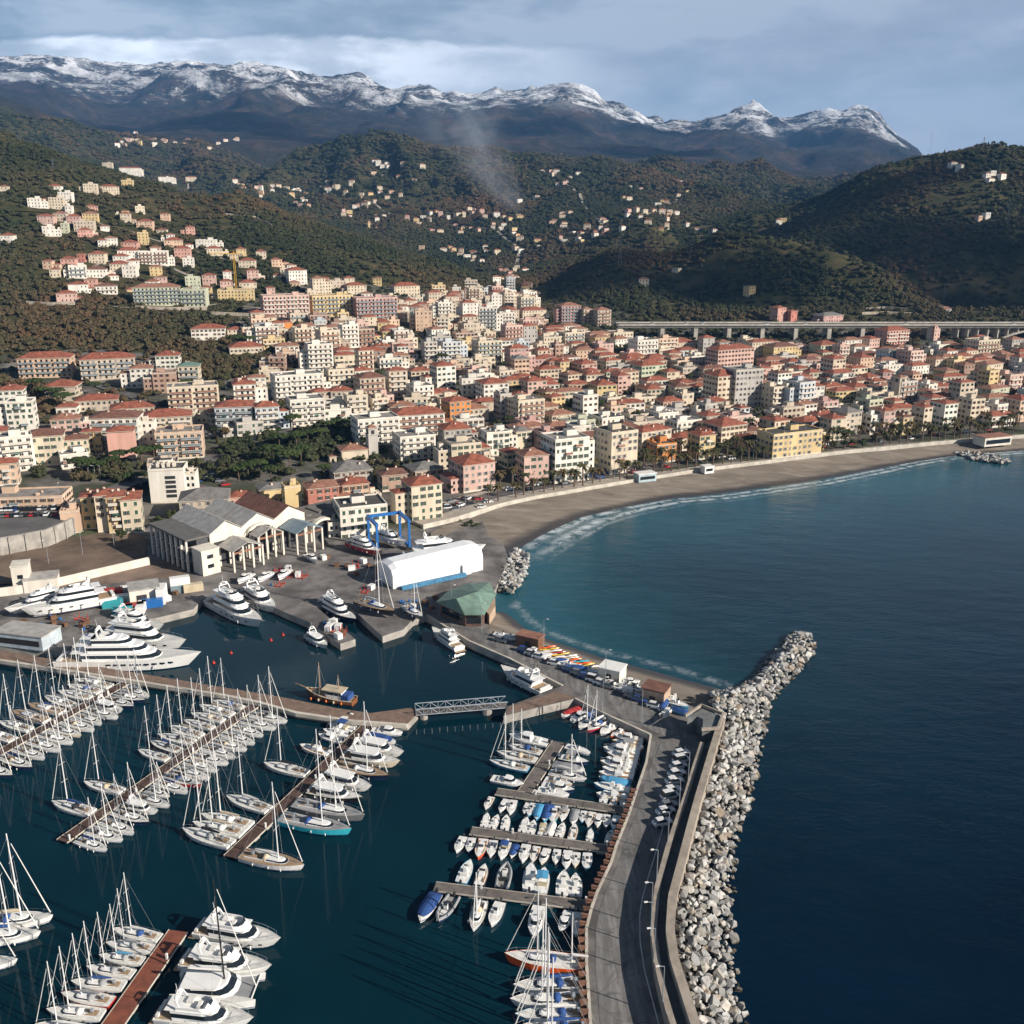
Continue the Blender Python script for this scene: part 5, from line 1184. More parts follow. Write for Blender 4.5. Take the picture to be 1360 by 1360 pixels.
# where trees stand
occ_a = np.array([(a, b, r) for a, b, r in OCC])
CELL = 4.0; GX0, GY0 = -1600.0, 300.0
gw, gh = int(3200 / CELL), int(3600 / CELL)
grid = np.zeros((gw, gh), bool)
for a, b, r in OCC:
    i0, i1 = int((a - r - 1 - GX0) / CELL), int((a + r + 1 - GX0) / CELL); j0, j1 = int((b - r - (3 if b < 900 else 0) - GY0) / CELL), int((b + r + 1 - GY0) / CELL)
    grid[max(i0, 0):i1 + 1, max(j0, 0):j1 + 1] = True
def blocked(x, y):
    i = np.clip(((x - GX0) / CELL).astype(int), 0, gw - 1); j = np.clip(((y - GY0) / CELL).astype(int), 0, gh - 1)
    return grid[i, j]
nr = np.random.RandomState(8)
pts = []
WOODS = [[(0, 470), (0, 385), (90, 405), (180, 395), (262, 415), (275, 440), (262, 478), (200, 470), (100, 462), (40, 466)], [(262, 478), (300, 455), (335, 462), (330, 503), (275, 508)], [(335, 462), (398, 460), (400, 490), (345, 500)], [(610, 478), (672, 484), (670, 500), (615, 498)], [(460, 428), (530, 428), (530, 436), (500, 440), (462, 440)], [(300, 600), (340, 585), (480, 560), (490, 590), (440, 612), (330, 625), (290, 640)], [(130, 610), (215, 600), (215, 628), (150, 645), (90, 640)], [(-60, 505), (0, 505), (100, 515), (90, 545), (40, 560), (40, 520)], [(735, 530), (775, 515), (770, 560), (740, 565)], [(805, 470), (850, 455), (842, 480), (815, 486)], [(830, 545), (868, 548), (864, 575), (838, 572)], [(1085, 520), (1125, 505), (1130, 528), (1095, 545)], [(740, 445), (790, 440), (760, 470)], [(0, 560), (20, 580), (12, 612), (-20, 610)]]
for y0, y1, s, sc0, sc1 in ((380, 620, 6.0, 2.6, 4.4), (620, 1000, 5.0, 2.2, 3.7), (1000, 1500, 5.3, 2.4, 4.0), (1500, 2200, 6.6, 2.8, 4.8), (2200, 3600, 9.6, 4.4, 7.2)):
    n = int((y1 - y0) * (y0 + y1) / 2 * 1.32 / (s * s))
    yy = np.sqrt(nr.uniform(y0 ** 2, y1 ** 2, n)); pxx = nr.uniform(-150, 1520, n)
    xx = (pxx - 680) / CAM_F * yy * 1.03
    zz = terr(xx, yy)
    a, b = wpx(xx, yy, zz)
    wood = ~poly_mask(a, b, TOWN_POLY) & (sd_coast(xx, yy) > 60) & (b < 520)
    inw = np.zeros(n, bool)
    for wp in WOODS: inw |= poly_mask(a, b, wp)
    wood |= inw
    gaps = fbm(xx / 130, yy / 130, 3, 9)
    thin = (gaps < 0.40) & (nr.rand(n) < 0.75) & ~inw
    sparse = (~inw) & poly_mask(a, b, ZONES[3][0]) & (nr.rand(n) < 0.42)
    town_sp = poly_mask(a, b, TOWN_POLY) & (sd_coast(xx, yy) > 25) & (nr.rand(n) < np.where(a > 340, 0.55, 0.45)) & (b < 640) & (b > 380)
    ok = (wood & ~thin & ~sparse | town_sp) & ~blocked(xx, yy)
    sc = nr.uniform(sc0, sc1, n) * np.where(town_sp & ~wood, 0.75, 1.0)
    pts.append(np.stack([xx, yy, zz, sc], -1)[ok])
pts = np.concatenate(pts)
print('forest trees', len(pts))
me = bpy.data.meshes.new('forest'); me.vertices.add(len(pts)); me.vertices.foreach_set('co', pts[:, :3].astype(np.float32).ravel())
a_ = me.attributes.new('scl', 'FLOAT', 'POINT'); a_.data.foreach_set('value', pts[:, 3].astype(np.float32))
a_ = me.attributes.new('rotz', 'FLOAT', 'POINT'); a_.data.foreach_set('value', nr.uniform(0, 6.28, len(pts)).astype(np.float32))
a_ = me.attributes.new('which', 'INT', 'POINT'); a_.data.foreach_set('value', np.where(nr.rand(len(pts)) < .12, nr.randint(4, 6, len(pts)), nr.randint(0, 4, len(pts))).astype(np.int32))
fo = link('forest', me); tag(fo, kind='stuff')
ng = bpy.data.node_groups.new('scatter', 'GeometryNodeTree')
ng.interface.new_socket('Geometry', in_out='INPUT', socket_type='NodeSocketGeometry'); ng.interface.new_socket('Geometry', in_out='OUTPUT', socket_type='NodeSocketGeometry')
N = ng.nodes; gi = N.new('NodeGroupInput'); go = N.new('NodeGroupOutput'); ip = N.new('GeometryNodeInstanceOnPoints')
ci = N.new('GeometryNodeCollectionInfo'); ci.inputs['Collection'].default_value = fcol; ci.inputs['Separate Children'].default_value = True; ci.inputs['Reset Children'].default_value = True
def na(nm, ty):
    q = N.new('GeometryNodeInputNamedAttribute'); q.data_type = ty; q.inputs['Name'].default_value = nm; return q.outputs['Attribute']
cx = N.new('ShaderNodeCombineXYZ'); ng.links.new(na('rotz', 'FLOAT'), cx.inputs[2]); er = N.new('FunctionNodeEulerToRotation'); ng.links.new(cx.outputs[0], er.inputs[0])
ng.links.new(gi.outputs[0], ip.inputs['Points']); ng.links.new(ci.outputs[0], ip.inputs['Instance']); ip.inputs['Pick Instance'].default_value = True
ng.links.new(na('which', 'INT'), ip.inputs['Instance Index']); ng.links.new(er.outputs[0], ip.inputs['Rotation']); ng.links.new(na('scl', 'FLOAT'), ip.inputs['Scale'])
ng.links.new(ip.outputs[0], go.inputs[0])
fo.modifiers.new('scatter', 'NODES').node_group = ng

# single trees of the town
def broadleaf(seed, autumn=False):
    rg = random.Random(seed); th = thing('broadleaf_tree', 'x', 'tree')
    mb = MB().tube((0, 0, -1), (0, 0, 2.6), .26, .17, 6)
    for i in range(4):
        a = i * 1.6 + rg.uniform(-.3, .3); mb.tube((0, 0, 2.2), (math.cos(a) * 1.5, math.sin(a) * 1.5, 4.2), .13, .05, 5)
    mb.build('trunk', BARK, th)
    mb = MB()
    for i in range(9):
        a = i * 2.4; q = 0 if i == 0 else rg.uniform(.9, 2.0); c = (math.cos(a) * q, math.sin(a) * q, rg.uniform(3.6, 5.6)); r = rg.uniform(.8, 1.25)
        clump(mb, c, r * .8, i, rg, .85); leaves(mb, c, r * 1.05, 26, rg, .34)
    mb.build('crown', LEAF, th); return th
def umbrella(seed):
    rg = random.Random(seed); th = thing('umbrella_pine', 'x', 'tree')
    mb = MB().tube((0, 0, -1), (.3, 0, 6.2), .34, .22, 6)
    for i in range(6):
        a = i * 1.05; mb.tube((.25, 0, 5.0 + .15 * i), (math.cos(a) * 2.6, math.sin(a) * 2.6, 7.3), .13, .05, 5)
    mb.build('trunk', BARK, th)
    mb = MB()
    for i in range(22):
        a = i * 2.4; q = 4.1 * math.sqrt((i + .5) / 22); c = (math.cos(a) * q + .2, math.sin(a) * q, 8.0 - .055 * q * q + rg.uniform(-.2, .2)); r = rg.uniform(.8, 1.15)
        clump(mb, c, r, i, rg, .62); leaves(mb, c, r * 1.1, 16, rg, .3, .6)
    mb.build('crown', PINE, th); return th
def palm(seed):
    rg = random.Random(seed); th = thing('palm_tree', 'x', 'palm tree'); h = rg.uniform(5.2, 7.0)
    mb = MB(); mb.tube((0, 0, -.5), (.1, 0, h * .5), .30, .24, 7).tube((.1, 0, h * .5), (.15, .05, h), .24, .22, 7).ball((.15, .05, h), .42, nu=7, nv=4)
    mb.build('trunk', BARK, th)
    mb = MB()
    for i in range(22):
        a = i * 2.4 + rg.uniform(-.2, .2); up = rg.uniform(-.35, .95); L = rg.uniform(2.0, 2.7)
        ca, sa = math.cos(a), math.sin(a); pr = None; rows = []
        for k in range(6):
            s = k / 5; x = L * s * math.cos(up * (1 - .3 * s)); z = h + .2 + L * (math.sin(up) * s - .62 * s * s); wd = .42 * (1 - abs(2 * s - .8) ** 2 * .5) * (1 if k else .3)
            rows.append([(.15 + x * ca - wd * sa, .05 + x * sa + wd * ca, z - .16), (.15 + x * ca, .05 + x * sa, z), (.15 + x * ca + wd * sa, .05 + x * sa - wd * ca, z - .16)])
        mb.loft(rows, closed=False)
    mb.build('fronds', PALM, th); return th
bl = [broadleaf(s) for s in (1, 2, 3)]; um = [umbrella(s) for s in (4, 5)]; pa = [palm(s) for s in (6, 7, 8)]
rt = random.Random(21)
k = 0
for row, d0, st in ((0, 3.2, 5.0), (1, 17.2, 5.6)):
    for x, y, a in along(offs(prom, d0), st, 3.0 + row * 2):
        q = proj(x, y, 4)
        if q[0] > 1385 or q[0] < 640 or rt.random() < .14: continue
        dup(pa[k % 3], (x + rt.uniform(-.6, .6), y + rt.uniform(-.6, .6), 3.6), rt.uniform(0, 6), rt.uniform(1.0, 1.4), ('palm in the seaward row of the beach promenade', 'palm in the landward row of the beach promenade')[row], ('palms along the beach promenade', 'palms on the house side of the promenade')[row]); k += 1
def plant(src, px, py, s, label, group):
    x, y, z = G(px, py); dup(src, (x, y, z), rt.uniform(0, 6), s, label, group); OCC.append((x, y, 2.5 * s))
for px, py, s in [(362, 622, 1.35), (385, 628, 1.3), (372, 600, 1.1), (395, 598, 1.1), (410, 592, 1.0), (330, 637, 1.0), (345, 634, 1.0), (318, 640, .9), (425, 590, 1.0), (360, 640, .9), (440, 580, 1.0), (400, 616, 1.1), (455, 577, 1.0)]:
    plant(um[rt.randrange(2)], px, py, s, 'spreading umbrella pine in the grove above the boat halls', 'umbrella pines above the boat halls')
for px, py, s in [(105, 632, 1.0), (118, 637, 1.1), (160, 622, 1.0), (190, 622, 1.2), (175, 640, 1.0), (150, 628, .9), (205, 615, 1.0), (126, 526, 1.0), (60, 535, 1.1), (85, 545, 1.2), (50, 525, 1.2), (315, 466, 1.3), (332, 462, 1.0)]:
    plant(um[rt.randrange(2)], px, py, s, 'round topped pine among the flats on the left of town', 'pines among the left hand flats')
for px, py, s in [(608, 712, 1.1), (620, 716, 1.2), (632, 718, 1.1), (640, 712, .8), (162, 722, .9), (210, 702, .8), (228, 696, .9), (240, 690, .7), (528, 682, .8), (598, 655, .7), (480, 620, .9), (760, 548, 1.4), (752, 560, 1.3), (770, 540, 1.0), (845, 565, 1.4), (855, 570, 1.2), (830, 560, 1.0), (1110, 525, 1.2), (1120, 530, 1.0), (300, 585, 1.1), (310, 600, 1.2), (285, 580, .9), (330, 590, 1.0), (1120, 600, .8), (1132, 596, .8), (1145, 598, .9), (1105, 602, .9), (1160, 590, .8), (1175, 588, .9), (1190, 585, .8), (1205, 585, .9), (1255, 580, .9), (1235, 582, .8), (1270, 578, .8), (1300, 575, .9), (1330, 572, .9)]:
    plant(bl[rt.randrange(3)], px, py, s, 'rounded leafy tree standing singly in the town or harbour yard', 'single leafy trees of the town')
# garden trees between the houses
n = 0
while n < 150:
    px, py = rt.uniform(20, 1370), rt.uniform(440, 640)
    if not poly_mask(np.array([px]), np.array([py]), [(20, 540), (340, 500), (700, 450), (1370, 450), (1370, 575), (1100, 595), (800, 625), (660, 660), (420, 640), (200, 640), (20, 640)])[0]: continue
    n += 1
    x, y, z = G(px, py)
    if not free(x, y, 1.5): continue
    plant(bl[rt.randrange(3)] if rt.random() < .8 else um[0], px, py, rt.uniform(.6, 1.1), 'garden tree tucked between two town buildings', 'garden trees between the town buildings')
for o in bl + um + pa: retire(o)

# ---------------------------------------------------------------- smoke from a bonfire in the valley
sm = bpy.data.materials.new('smoke_haze'); sm.use_nodes = True
t = NT(sm.node_tree); t.n.clear()
tcn = t.new('ShaderNodeTexCoord'); sp = t.new('ShaderNodeSeparateXYZ'); t.l.new(tcn.outputs['Object'], sp.inputs[0])
rad = t.math('SQRT', t.math('ADD', t.math('POWER', t.math('ABSOLUTE', sp.outputs[0]), 2.0), t.math('POWER', t.math('ABSOLUTE', sp.outputs[1]), 2.0)))
wide = t.mapr(sp.outputs[2], -1.0, 1.0, 0.22, 1.0, False)
ed = t.mapr(t.math('DIVIDE', rad, wide), 1.0, 0.15)
nz = t.mapr(t.noise(tcn.outputs['Object'], 2.2, 4, 0.6), 0.38, 0.68)
zf = t.math('MULTIPLY', t.mapr(sp.outputs[2], 1.0, 0.2), t.mapr(sp.outputs[2], -1.0, -0.8))
den = t.math('MULTIPLY', t.math('MULTIPLY', ed, nz), t.math('MULTIPLY', zf, 0.010))
pv = t.new('ShaderNodeVolumePrincipled'); pv.inputs['Color'].default_value = (0.72, 0.80, 0.92, 1); t.l.new(den, pv.inputs['Density'])
mo = t.new('ShaderNodeOutputMaterial'); t.l.new(pv.outputs[0], mo.inputs['Volume'])
x0, y0, z0 = G(700, 290)
so = MB().box(0, 0, -1, 2, 2, 2).build('smoke', sm)
so.location = (x0 - 95, y0, z0 + 125); so.scale = (120, 110, 145); so.rotation_euler = (0, R(-38), 0)
tag(so, kind='stuff')
# ---------------------------------------------------------------- port and landmark buildings
WALLW = mat('hall_white', (0.66, 0.62, 0.54), 0.85, vary=0.15, scale=0.3, streak=True)
METALR = mat('grey_metal_roof', (0.42, 0.40, 0.37), 0.6, 0.1, vary=0.22, scale=0.5)
BLUER = mat('blue_grey_roof', (0.20, 0.27, 0.31), 0.6, 0.1, vary=0.15)
PX = lambda a, b, z=QZ: P(a, b, z)
# --- three boat halls standing side by side
ox, oy = P(250, 761, QZ)
hr = thing('boat_hall', 'boatyard hall of three white gabled naves with grey and rust roofs', 'boat hall', (ox, oy, QZ), R(45))
HD, HE = 27.0, 11.6
nav = [(9.0, 12.3, METALR), (21.3, 13.0, METALR), (34.3, 13.0, ROOFM['b'])]
mb = MB()
for x0, w_, m in nav:
    mb.prism([(x0, 0), (x0 + w_, 0), (x0 + w_, HD), (x0, HD)], 0, HE, 0)
    for y in (0, HD): mb.add([(x0, y, HE), (x0 + w_, y, HE), (x0 + w_ / 2, y, HE + 3.6)], [(0, 1, 2) if y == 0 else (2, 1, 0)], 0)
mb.build('wall', WALLW, hr)
for x0, w_, m in nav:
    rb = MB()
    for s in (0, 1):
        xa, xb = (x0 - .25, x0 + w_ / 2) if s == 0 else (x0 + w_ + .0, x0 + w_ / 2)
        za, zb = HE - .05, HE + 3.75
        n = 7
        for i in range(n):
            ya, yb = -0.5 + (HD + 1) * i / n, -0.5 + (HD + 1) * (i + 1) / n - .1
            rb.add([(xa, ya, za), (xb, ya, zb), (xb, yb, zb), (xa, yb, za), (xa, ya, za + .22), (xb, ya, zb + .22), (xb, yb, zb + .22), (xa, yb, za + .22)], [(4, 5, 6, 7) if s else (4, 7, 6, 5), (0, 1, 5, 4), (2, 3, 7, 6), (1, 2, 6, 5), (3, 0, 4, 7)], 0)
    rb.build('roof', m, hr)
MB().box(27.8, -0.18, 0, 9.5, 0.3, 9.4).build('hall_door', DARK, hr); MB().box(15.1, -0.18, 0, 9.5, 0.3, 8.4).build('hall_door', DARK, hr); MB().box(40.8, -0.18, 0, 9.5, 0.3, 8.4).build('hall_door', DARK, hr)
arch = MB()
for i in range(10):
    a0, a1 = math.pi * i / 10, math.pi * (i + 1) / 10
    for q in (0,): arch.add([(27.8 + 5.4 * math.cos(a), -0.5 - d, 8.6 + 2.6 * math.sin(a) * r) for a in (a0, a1) for d in (0, 1.2) for r in (1.0, 1.28)], [(0, 1, 5, 4), (2, 6, 7, 3), (1, 3, 7, 5), (0, 4, 6, 2)])
arch.build('arch', WALLW, hr)
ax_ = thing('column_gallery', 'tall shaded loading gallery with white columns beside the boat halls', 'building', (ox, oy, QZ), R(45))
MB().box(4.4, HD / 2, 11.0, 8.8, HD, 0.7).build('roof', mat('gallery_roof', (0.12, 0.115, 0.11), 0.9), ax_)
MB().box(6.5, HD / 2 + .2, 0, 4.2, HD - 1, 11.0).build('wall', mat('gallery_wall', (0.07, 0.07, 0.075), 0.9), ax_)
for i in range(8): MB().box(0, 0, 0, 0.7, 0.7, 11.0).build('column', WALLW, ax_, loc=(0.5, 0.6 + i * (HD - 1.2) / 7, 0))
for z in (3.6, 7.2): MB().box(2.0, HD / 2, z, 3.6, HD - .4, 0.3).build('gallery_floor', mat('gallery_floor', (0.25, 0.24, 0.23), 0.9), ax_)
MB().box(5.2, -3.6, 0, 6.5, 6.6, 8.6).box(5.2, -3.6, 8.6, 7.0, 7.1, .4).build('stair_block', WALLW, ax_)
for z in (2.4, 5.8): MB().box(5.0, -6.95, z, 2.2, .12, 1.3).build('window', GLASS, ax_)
# canopies with white columns in front of the naves
for x0, w_, m, h_, dp in ((11, 12, METALR, 7.2, 10.0), (35.5, 11.5, BLUER, 8.2, 11.0), (23.2, 10.5, METALR, 8.6, 6.0)):
    cn = thing('boat_canopy', {METALR.name: 'gabled grey canopy on white columns in front of boat hall', BLUER.name: 'gabled blue grey canopy on white columns before rust roofed nave'}[m.name] if h_ != 8.6 else 'shallow grey canopy on white columns under the hall arch', 'canopy', (ox, oy, QZ), R(45))
    rb = MB(); xm = x0 + w_ / 2; y0, y1 = -dp - 1.2, -1.2
    rb.add([(x0, y0, h_), (xm, y0, h_ + 2.4), (x0 + w_, y0, h_), (x0, y1, h_), (xm, y1, h_ + 2.4), (x0 + w_, y1, h_), (x0, y0, h_ + .25), (xm, y0, h_ + 2.65), (x0 + w_, y0, h_ + .25), (x0, y1, h_ + .25), (xm, y1, h_ + 2.65), (x0 + w_, y1, h_ + .25)], [(6, 7, 10, 9), (7, 8, 11, 10), (0, 3, 4, 1), (1, 4, 5, 2), (0, 1, 7, 6), (1, 2, 8, 7), (3, 0, 6, 9), (2, 5, 11, 8)])
    rb.build('roof', m, cn)
    for i in range(4):
        for y in (y0 + .4, y1 - .4): MB().box(0, 0, 0, .6, .6, h_ + (1.4 if i in (1, 2) else .1)).build('column', WALLW, cn, loc=(x0 + .4 + i * (w_ - .8) / 3, y, 0))
    MB().box(xm, y0 + .3, h_ - .8, w_, .3, .6).build('beam', mat('rusty_truss', (0.28, 0.13, 0.08), 0.8), cn)
# arched shed
sh_ = thing('arched_shed', 'low flat roofed shed with two white arched openings facing the yard', 'shed', (ox, oy, QZ), R(45))
ab = MB(); xs0 = 48.0
for q in range(2):
    xc = xs0 + 6.5 + q * 13.0
    n = 12
    for i in range(n):
        a0, a1 = math.pi * i / n, math.pi * (i + 1) / n
        ab.add([(xc + 5.4 * math.cos(a) * r, y, 2.8 + 4.2 * math.sin(a) * (r if r == 1 else 1.22)) for a in (a0, a1) for y in (-2, 0.5) for r in (1.0, 1.16)], [(0, 1, 5, 4), (2, 6, 7, 3), (1, 3, 7, 5), (0, 4, 6, 2)])
    for s in (-1, 1): ab.box(xc + s * 5.85, -.75, 0, .9, 2.5, 2.9)
ab.build('arch', WALLW, sh_)
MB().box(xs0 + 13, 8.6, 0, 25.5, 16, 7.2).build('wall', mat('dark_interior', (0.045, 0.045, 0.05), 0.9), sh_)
rb = MB().box(xs0 + 13, 8.6, 7.25, 26.5, 17, .6)
for i in range(4): rb.box(xs0 + 4 + i * 6, 9, 7.85, 2.6, 9, .5)
rb.build('roof', mat('felt_roof', (0.16, 0.145, 0.13), 0.9, vary=0.3), sh_)
B(449, 521, 716, 666, wall='white', roof='d', style='p', label='white two storey boatyard office with flat roof behind blue lift', mark='boatyard office', depth=15, rot=20)
B(380, 402, 684, 640, wall='yellow', roof='f', style='b', label='narrow tall yellow block wedged between yellow house and red block', rot=24)
B(85, 104, 703, 672, wall='peach', roof='f', style='b', label='small blank peach tower at the end of the car park wall', rot=16, depth=7)
for i, (a, b_, c_, d_, w_) in enumerate([(112, 136, 704, 652, 'yellow'), (134, 152, 708, 650, 'cream'), (150, 166, 709, 652, 'yellow'), (164, 192, 709, 655, 'cream')]):
    B(a, b_, c_, d_, wall=w_, roof='r', style='p', label=['yellow tenement at the car park end of the four attached tenements', 'cream tenement second from the car park among four attached tenements', 'slim yellow tenement third from the car park among four attached', 'cream tenement at the boat hall end of four attached tenements'][i], mark='attached tenements' if i == 3 else None, rot=18, depth=12)
B(-40, 86, 678, 655, wall='peach', roof='f', style='p', label='long low railway station building with grey flat roof and peach walls', mark='railway station', rot=8, depth=14, kindw='station', name='station_building')
# --- shrink wrapped yacht shed
sx, sy = P(523, 783, QZ); ex, ey = P(642, 757, QZ); L = math.hypot(ex - sx, ey - sy); an = math.atan2(ey - sy, ex - sx)
ws = thing('wrapped_yacht_shed', 'huge white plastic wrapped yacht shelter on the quay', 'shelter', (sx, sy, QZ), an)
rings = []
for i, (xx, hh, ww) in enumerate([(0, 7.0, .92), (2, 7.9, 1), (12, 8.3, 1), (24, 8.7, 1), (L - 3, 8.9, 1), (L, 8.2, .95)]):
    W_ = 12.5; c_ = 6.2
    rings.append([(xx, c_ - W_ / 2 * ww, 0), (xx, c_ - W_ / 2 * ww, hh * .62), (xx, c_ - W_ * .42 * ww, hh * .86), (xx, c_ - W_ * .2 * ww, hh), (xx, c_ + W_ * .2 * ww, hh), (xx, c_ + W_ * .42 * ww, hh * .86), (xx, c_ + W_ / 2 * ww, hh * .62), (xx, c_ + W_ / 2 * ww, 0)])
MB().loft([r[::-1] for r in rings]).build('cover', mat('white_film', (0.82, 0.83, 0.84), 0.35, vary=0.05, bump=0.25, bscale=0.5), ws)
MB().box(L / 2 - 3, -1.6, 0, L - 10, 1.6, 1.1).build('scaffold_base', mat('blue_trolley', (0.05, 0.20, 0.36), 0.6, vary=0.4, scale=1.0), ws)
MB().box(L - 7, -.5, 0, 3.2, 1.0, 3.6).build('door_tent', WHITE, ws)
# --- blue travel lift
tx_, ty_ = P(517, 727, QZ)
tl = thing('travel_lift', 'tall blue gantry boat hoist straddling a white yacht', 'boat hoist', (tx_, ty_, QZ), R(24))
for sx_ in (-6, 6):
    for sy_ in (-5.5, 5.5):
        MB().box(0, 0, 1.2, 0.8, 0.8, 9.4).build('leg', BLUEP, tl, loc=(sx_, sy_, 0))
        MB().tube((-.9, -.35, .75), (-.9, .35, .75), .75, n=12).build('wheel', RUBBER, tl, loc=(sx_, sy_, 0)); MB().tube((.9, -.35, .75), (.9, .35, .75), .75, n=12).build('wheel', RUBBER, tl, loc=(sx_, sy_, 0))
    MB().box(sx_, 0, 1.0, 1.1, 11.5, .9).build('side_beam', BLUEP, tl)
    MB().box(sx_, 0, 10.5, 1.0, 12.4, 1.1).build('side_beam', BLUEP, tl)
MB().box(0, 5.5, 10.6, 12, .8, 1.0).build('cross_beam', BLUEP, tl)
for sy_ in (-3, 2.5): MB().tube((-6, sy_, 10.5), (-1.9, sy_, 3.2), .07, n=4).tube((6, sy_, 10.5), (1.9, sy_, 3.2), .07, n=4).build('sling', RUBBER, tl)
# --- restaurant with the green roof
ev = PL([(579, 799), (596, 784), (623, 774), (650, 773), (659, 789), (643, 816), (617, 816)], 6.6)
cxm, cym = sum(p[0] for p in ev) / 7, sum(p[1] for p in ev) / 7
rs = thing('harbour_restaurant', 'polygonal waterside restaurant with broad green copper roof', 'restaurant')
inn = [(cxm + (x - cxm) * .9, cym + (y - cym) * .9) for x, y in ev]
MB().prism(inn, 2.1, 6.5, 0).build('wall', mat('brown_stone', (0.13, 0.075, 0.055), 0.85, vary=0.3, scale=1.0), rs)
g1, g2 = P(606, 795, 10.2), P(634, 784, 10.6)
rb = MB()
for i in range(7):
    a, b_ = ev[i], ev[(i + 1) % 7]
    ga = min((g1, g2), key=lambda g: math.hypot(g[0] - a[0], g[1] - a[1])); gb = min((g1, g2), key=lambda g: math.hypot(g[0] - b_[0], g[1] - b_[1]))
    z1 = 10.2
    if ga == gb: rb.add([(*a, 6.55), (*b_, 6.55), (*ga, z1)], [(0, 1, 2)])
    else: rb.add([(*a, 6.55), (*b_, 6.55), (*gb, z1), (*ga, z1)], [(0, 1, 2, 3)])
rb.prism(ev, 6.3, 6.55)
rb.build('roof', ROOFM['e'], rs)
MB().prism(PL([(650, 785), (657, 783), (658, 805), (650, 817), (646, 812), (651, 800)], 5.2), 2.1, 5.2).build('stone_wall', mat('tan_stone', (0.42, 0.31, 0.22), 0.9, vary=0.25, scale=0.8), rs)
for i in (0, 5, 6):
    a, b_ = inn[i], inn[(i + 1) % 7]; mx, my = (a[0] + b_[0]) / 2, (a[1] + b_[1]) / 2; an_ = math.atan2(b_[1] - a[1], b_[0] - a[0]); ll = math.hypot(b_[0] - a[0], b_[1] - a[1])
    MB().box(0, 0, 0, ll * .8, .2, 2.2).build('window', GLASS, rs, loc=(mx, my, 3.1), rot=an_)

# --- retaining wall of the car park
tw_ = PL([(-300, 735), (0, 717), (60, 706), (84, 696), (104, 685)], 8.1)
rw = thing('retaining_wall', 'long grey concrete retaining wall below the station car park', 'wall')
mb = MB(); o2 = offs(tw_, -1.0)
for i in range(len(tw_) - 1): mb.prism([o2[i], o2[i + 1], tw_[i + 1], tw_[i]], 1.0, 9.0)
mb.build('wall', CONC, rw)
for i, (x, y, a) in enumerate(along(o2, 5.5, 3)): MB().box(0, -.25, 1.0, .5, .5, 7.9).build('buttress', CONC, rw, loc=(x, y, 0), rot=a)
structure(MB().sheet(PL([(-300, 733), (0, 715), (60, 704), (83, 694), (84, 674), (0, 676), (-300, 690)], 8.25), 8.25).build('road', ASPH))
# white service buildings behind the yachts ashore
def block(name, label, cat, pxs, z0, h, wm, rm, rot, dims):
    x, y = P(*pxs, z0); r = thing(name, label, cat, (x, y, z0), R(rot))
    MB().box(0, dims[1] / 2, 0, dims[0], dims[1], h).build('wall', wm, r)
    MB().box(0, dims[1] / 2, h, dims[0] + .4, dims[1] + .4, .35).build('roof', rm, r)
    return r
r = block('gate_tower', 'white block tower by the long white yard wall', 'building', (30, 786), QZ, 8.6, WALLW, WALLW, 18, (5, 6)); MB().box(0, -.06, 4.5, 1.6, .1, 1.3).build('window', GLASS, r)
r = block('yard_store', 'low white store beside the white block tower', 'building', (55, 786), QZ, 4.2, WALLW, METALR, 18, (10, 7))
r = block('yard_office', 'pale low harbour office with glazed front on the quay corner', 'building', (25, 861), QZ, 4.0, mat('pale_blue_wall', (0.45, 0.52, 0.56), 0.8), METALR, -14, (16, 8)); MB().box(0, -.06, 1.2, 14, .1, 1.6).build('window', GLASS, r)
r = block('yard_shed', 'beige shed with grey roof among the containers', 'shed', (194, 803), QZ, 5.0, WALLW, METALR, 24, (9, 8)); MB().box(-1, -.06, 0, 3, .1, 3.4).build('door', DARK, r)
r = block('beach_hut', 'pale blue bathing kiosk with white roof on the beach edge', 'kiosk', (860, 640), 2.6, 3.6, mat('kiosk_blue', (0.40, 0.50, 0.54), 0.7), WHITE, 22, (9, 5)); MB().box(0, -.06, 1.2, 7.5, .1, 1.4).build('window', GLASS, r)
r = block('beach_hut', 'small white kiosk on the beach farther along from blue kiosk', 'kiosk', (942, 629), 2.6, 3.2, WHITE, WHITE, 22, (5, 4)); MB().box(0, -.06, 1.2, 3.5, .1, 1.2).build('window', GLASS, r)
r = block('beach_pavilion', 'beach bathing pavilion with red roof beside the stone groyne', 'pavilion', (1325, 592), 2.6, 4.6, WALLW, ROOFM['s'], 20, (18, 8)); MB().box(0, -.06, 1.2, 16, .1, 2.2).build('window', GLASS, r)
r = block('sail_hut', 'brown wooden hut among the dinghies on the boat beach', 'hut', (700, 861), QZ, 3.2, BROWNP, ROOFM['s'], -28, (7, 4)); MB().box(0, -.06, 0, 1.4, .1, 2.1).build('door', DARK, r)
r = block('sail_hut', 'white hut on the boat beach halfway to the breakwater', 'hut', (808, 905), QZ, 3.2, WALLW, WHITE, -28, (6, 5)); MB().box(0, -.06, 0, 1.4, .1, 2.1).build('door', DARK, r)
r = block('sail_hut', 'tan stone hut on the boat beach closest to the lookout', 'hut', (866, 935), QZ, 3.6, mat('tan_stone', (0.42, 0.31, 0.22)), ROOFM['b'], -28, (6, 5)); MB().box(0, -.06, 0, 1.4, .1, 2.1).build('door', DARK, r)
# long yard wall
mb = MB(); yw = PL([(-60, 800), (20, 790), (60, 783), (140, 764), (200, 750)], QZ); o2 = offs(yw, .5)
for i in range(4): mb.prism([yw[i], yw[i + 1], o2[i + 1], o2[i]], 1.5, 5.0)
tag(mb.build('yard_wall', WALLW), 'long white wall between the boatyard and the bare field', 'wall')
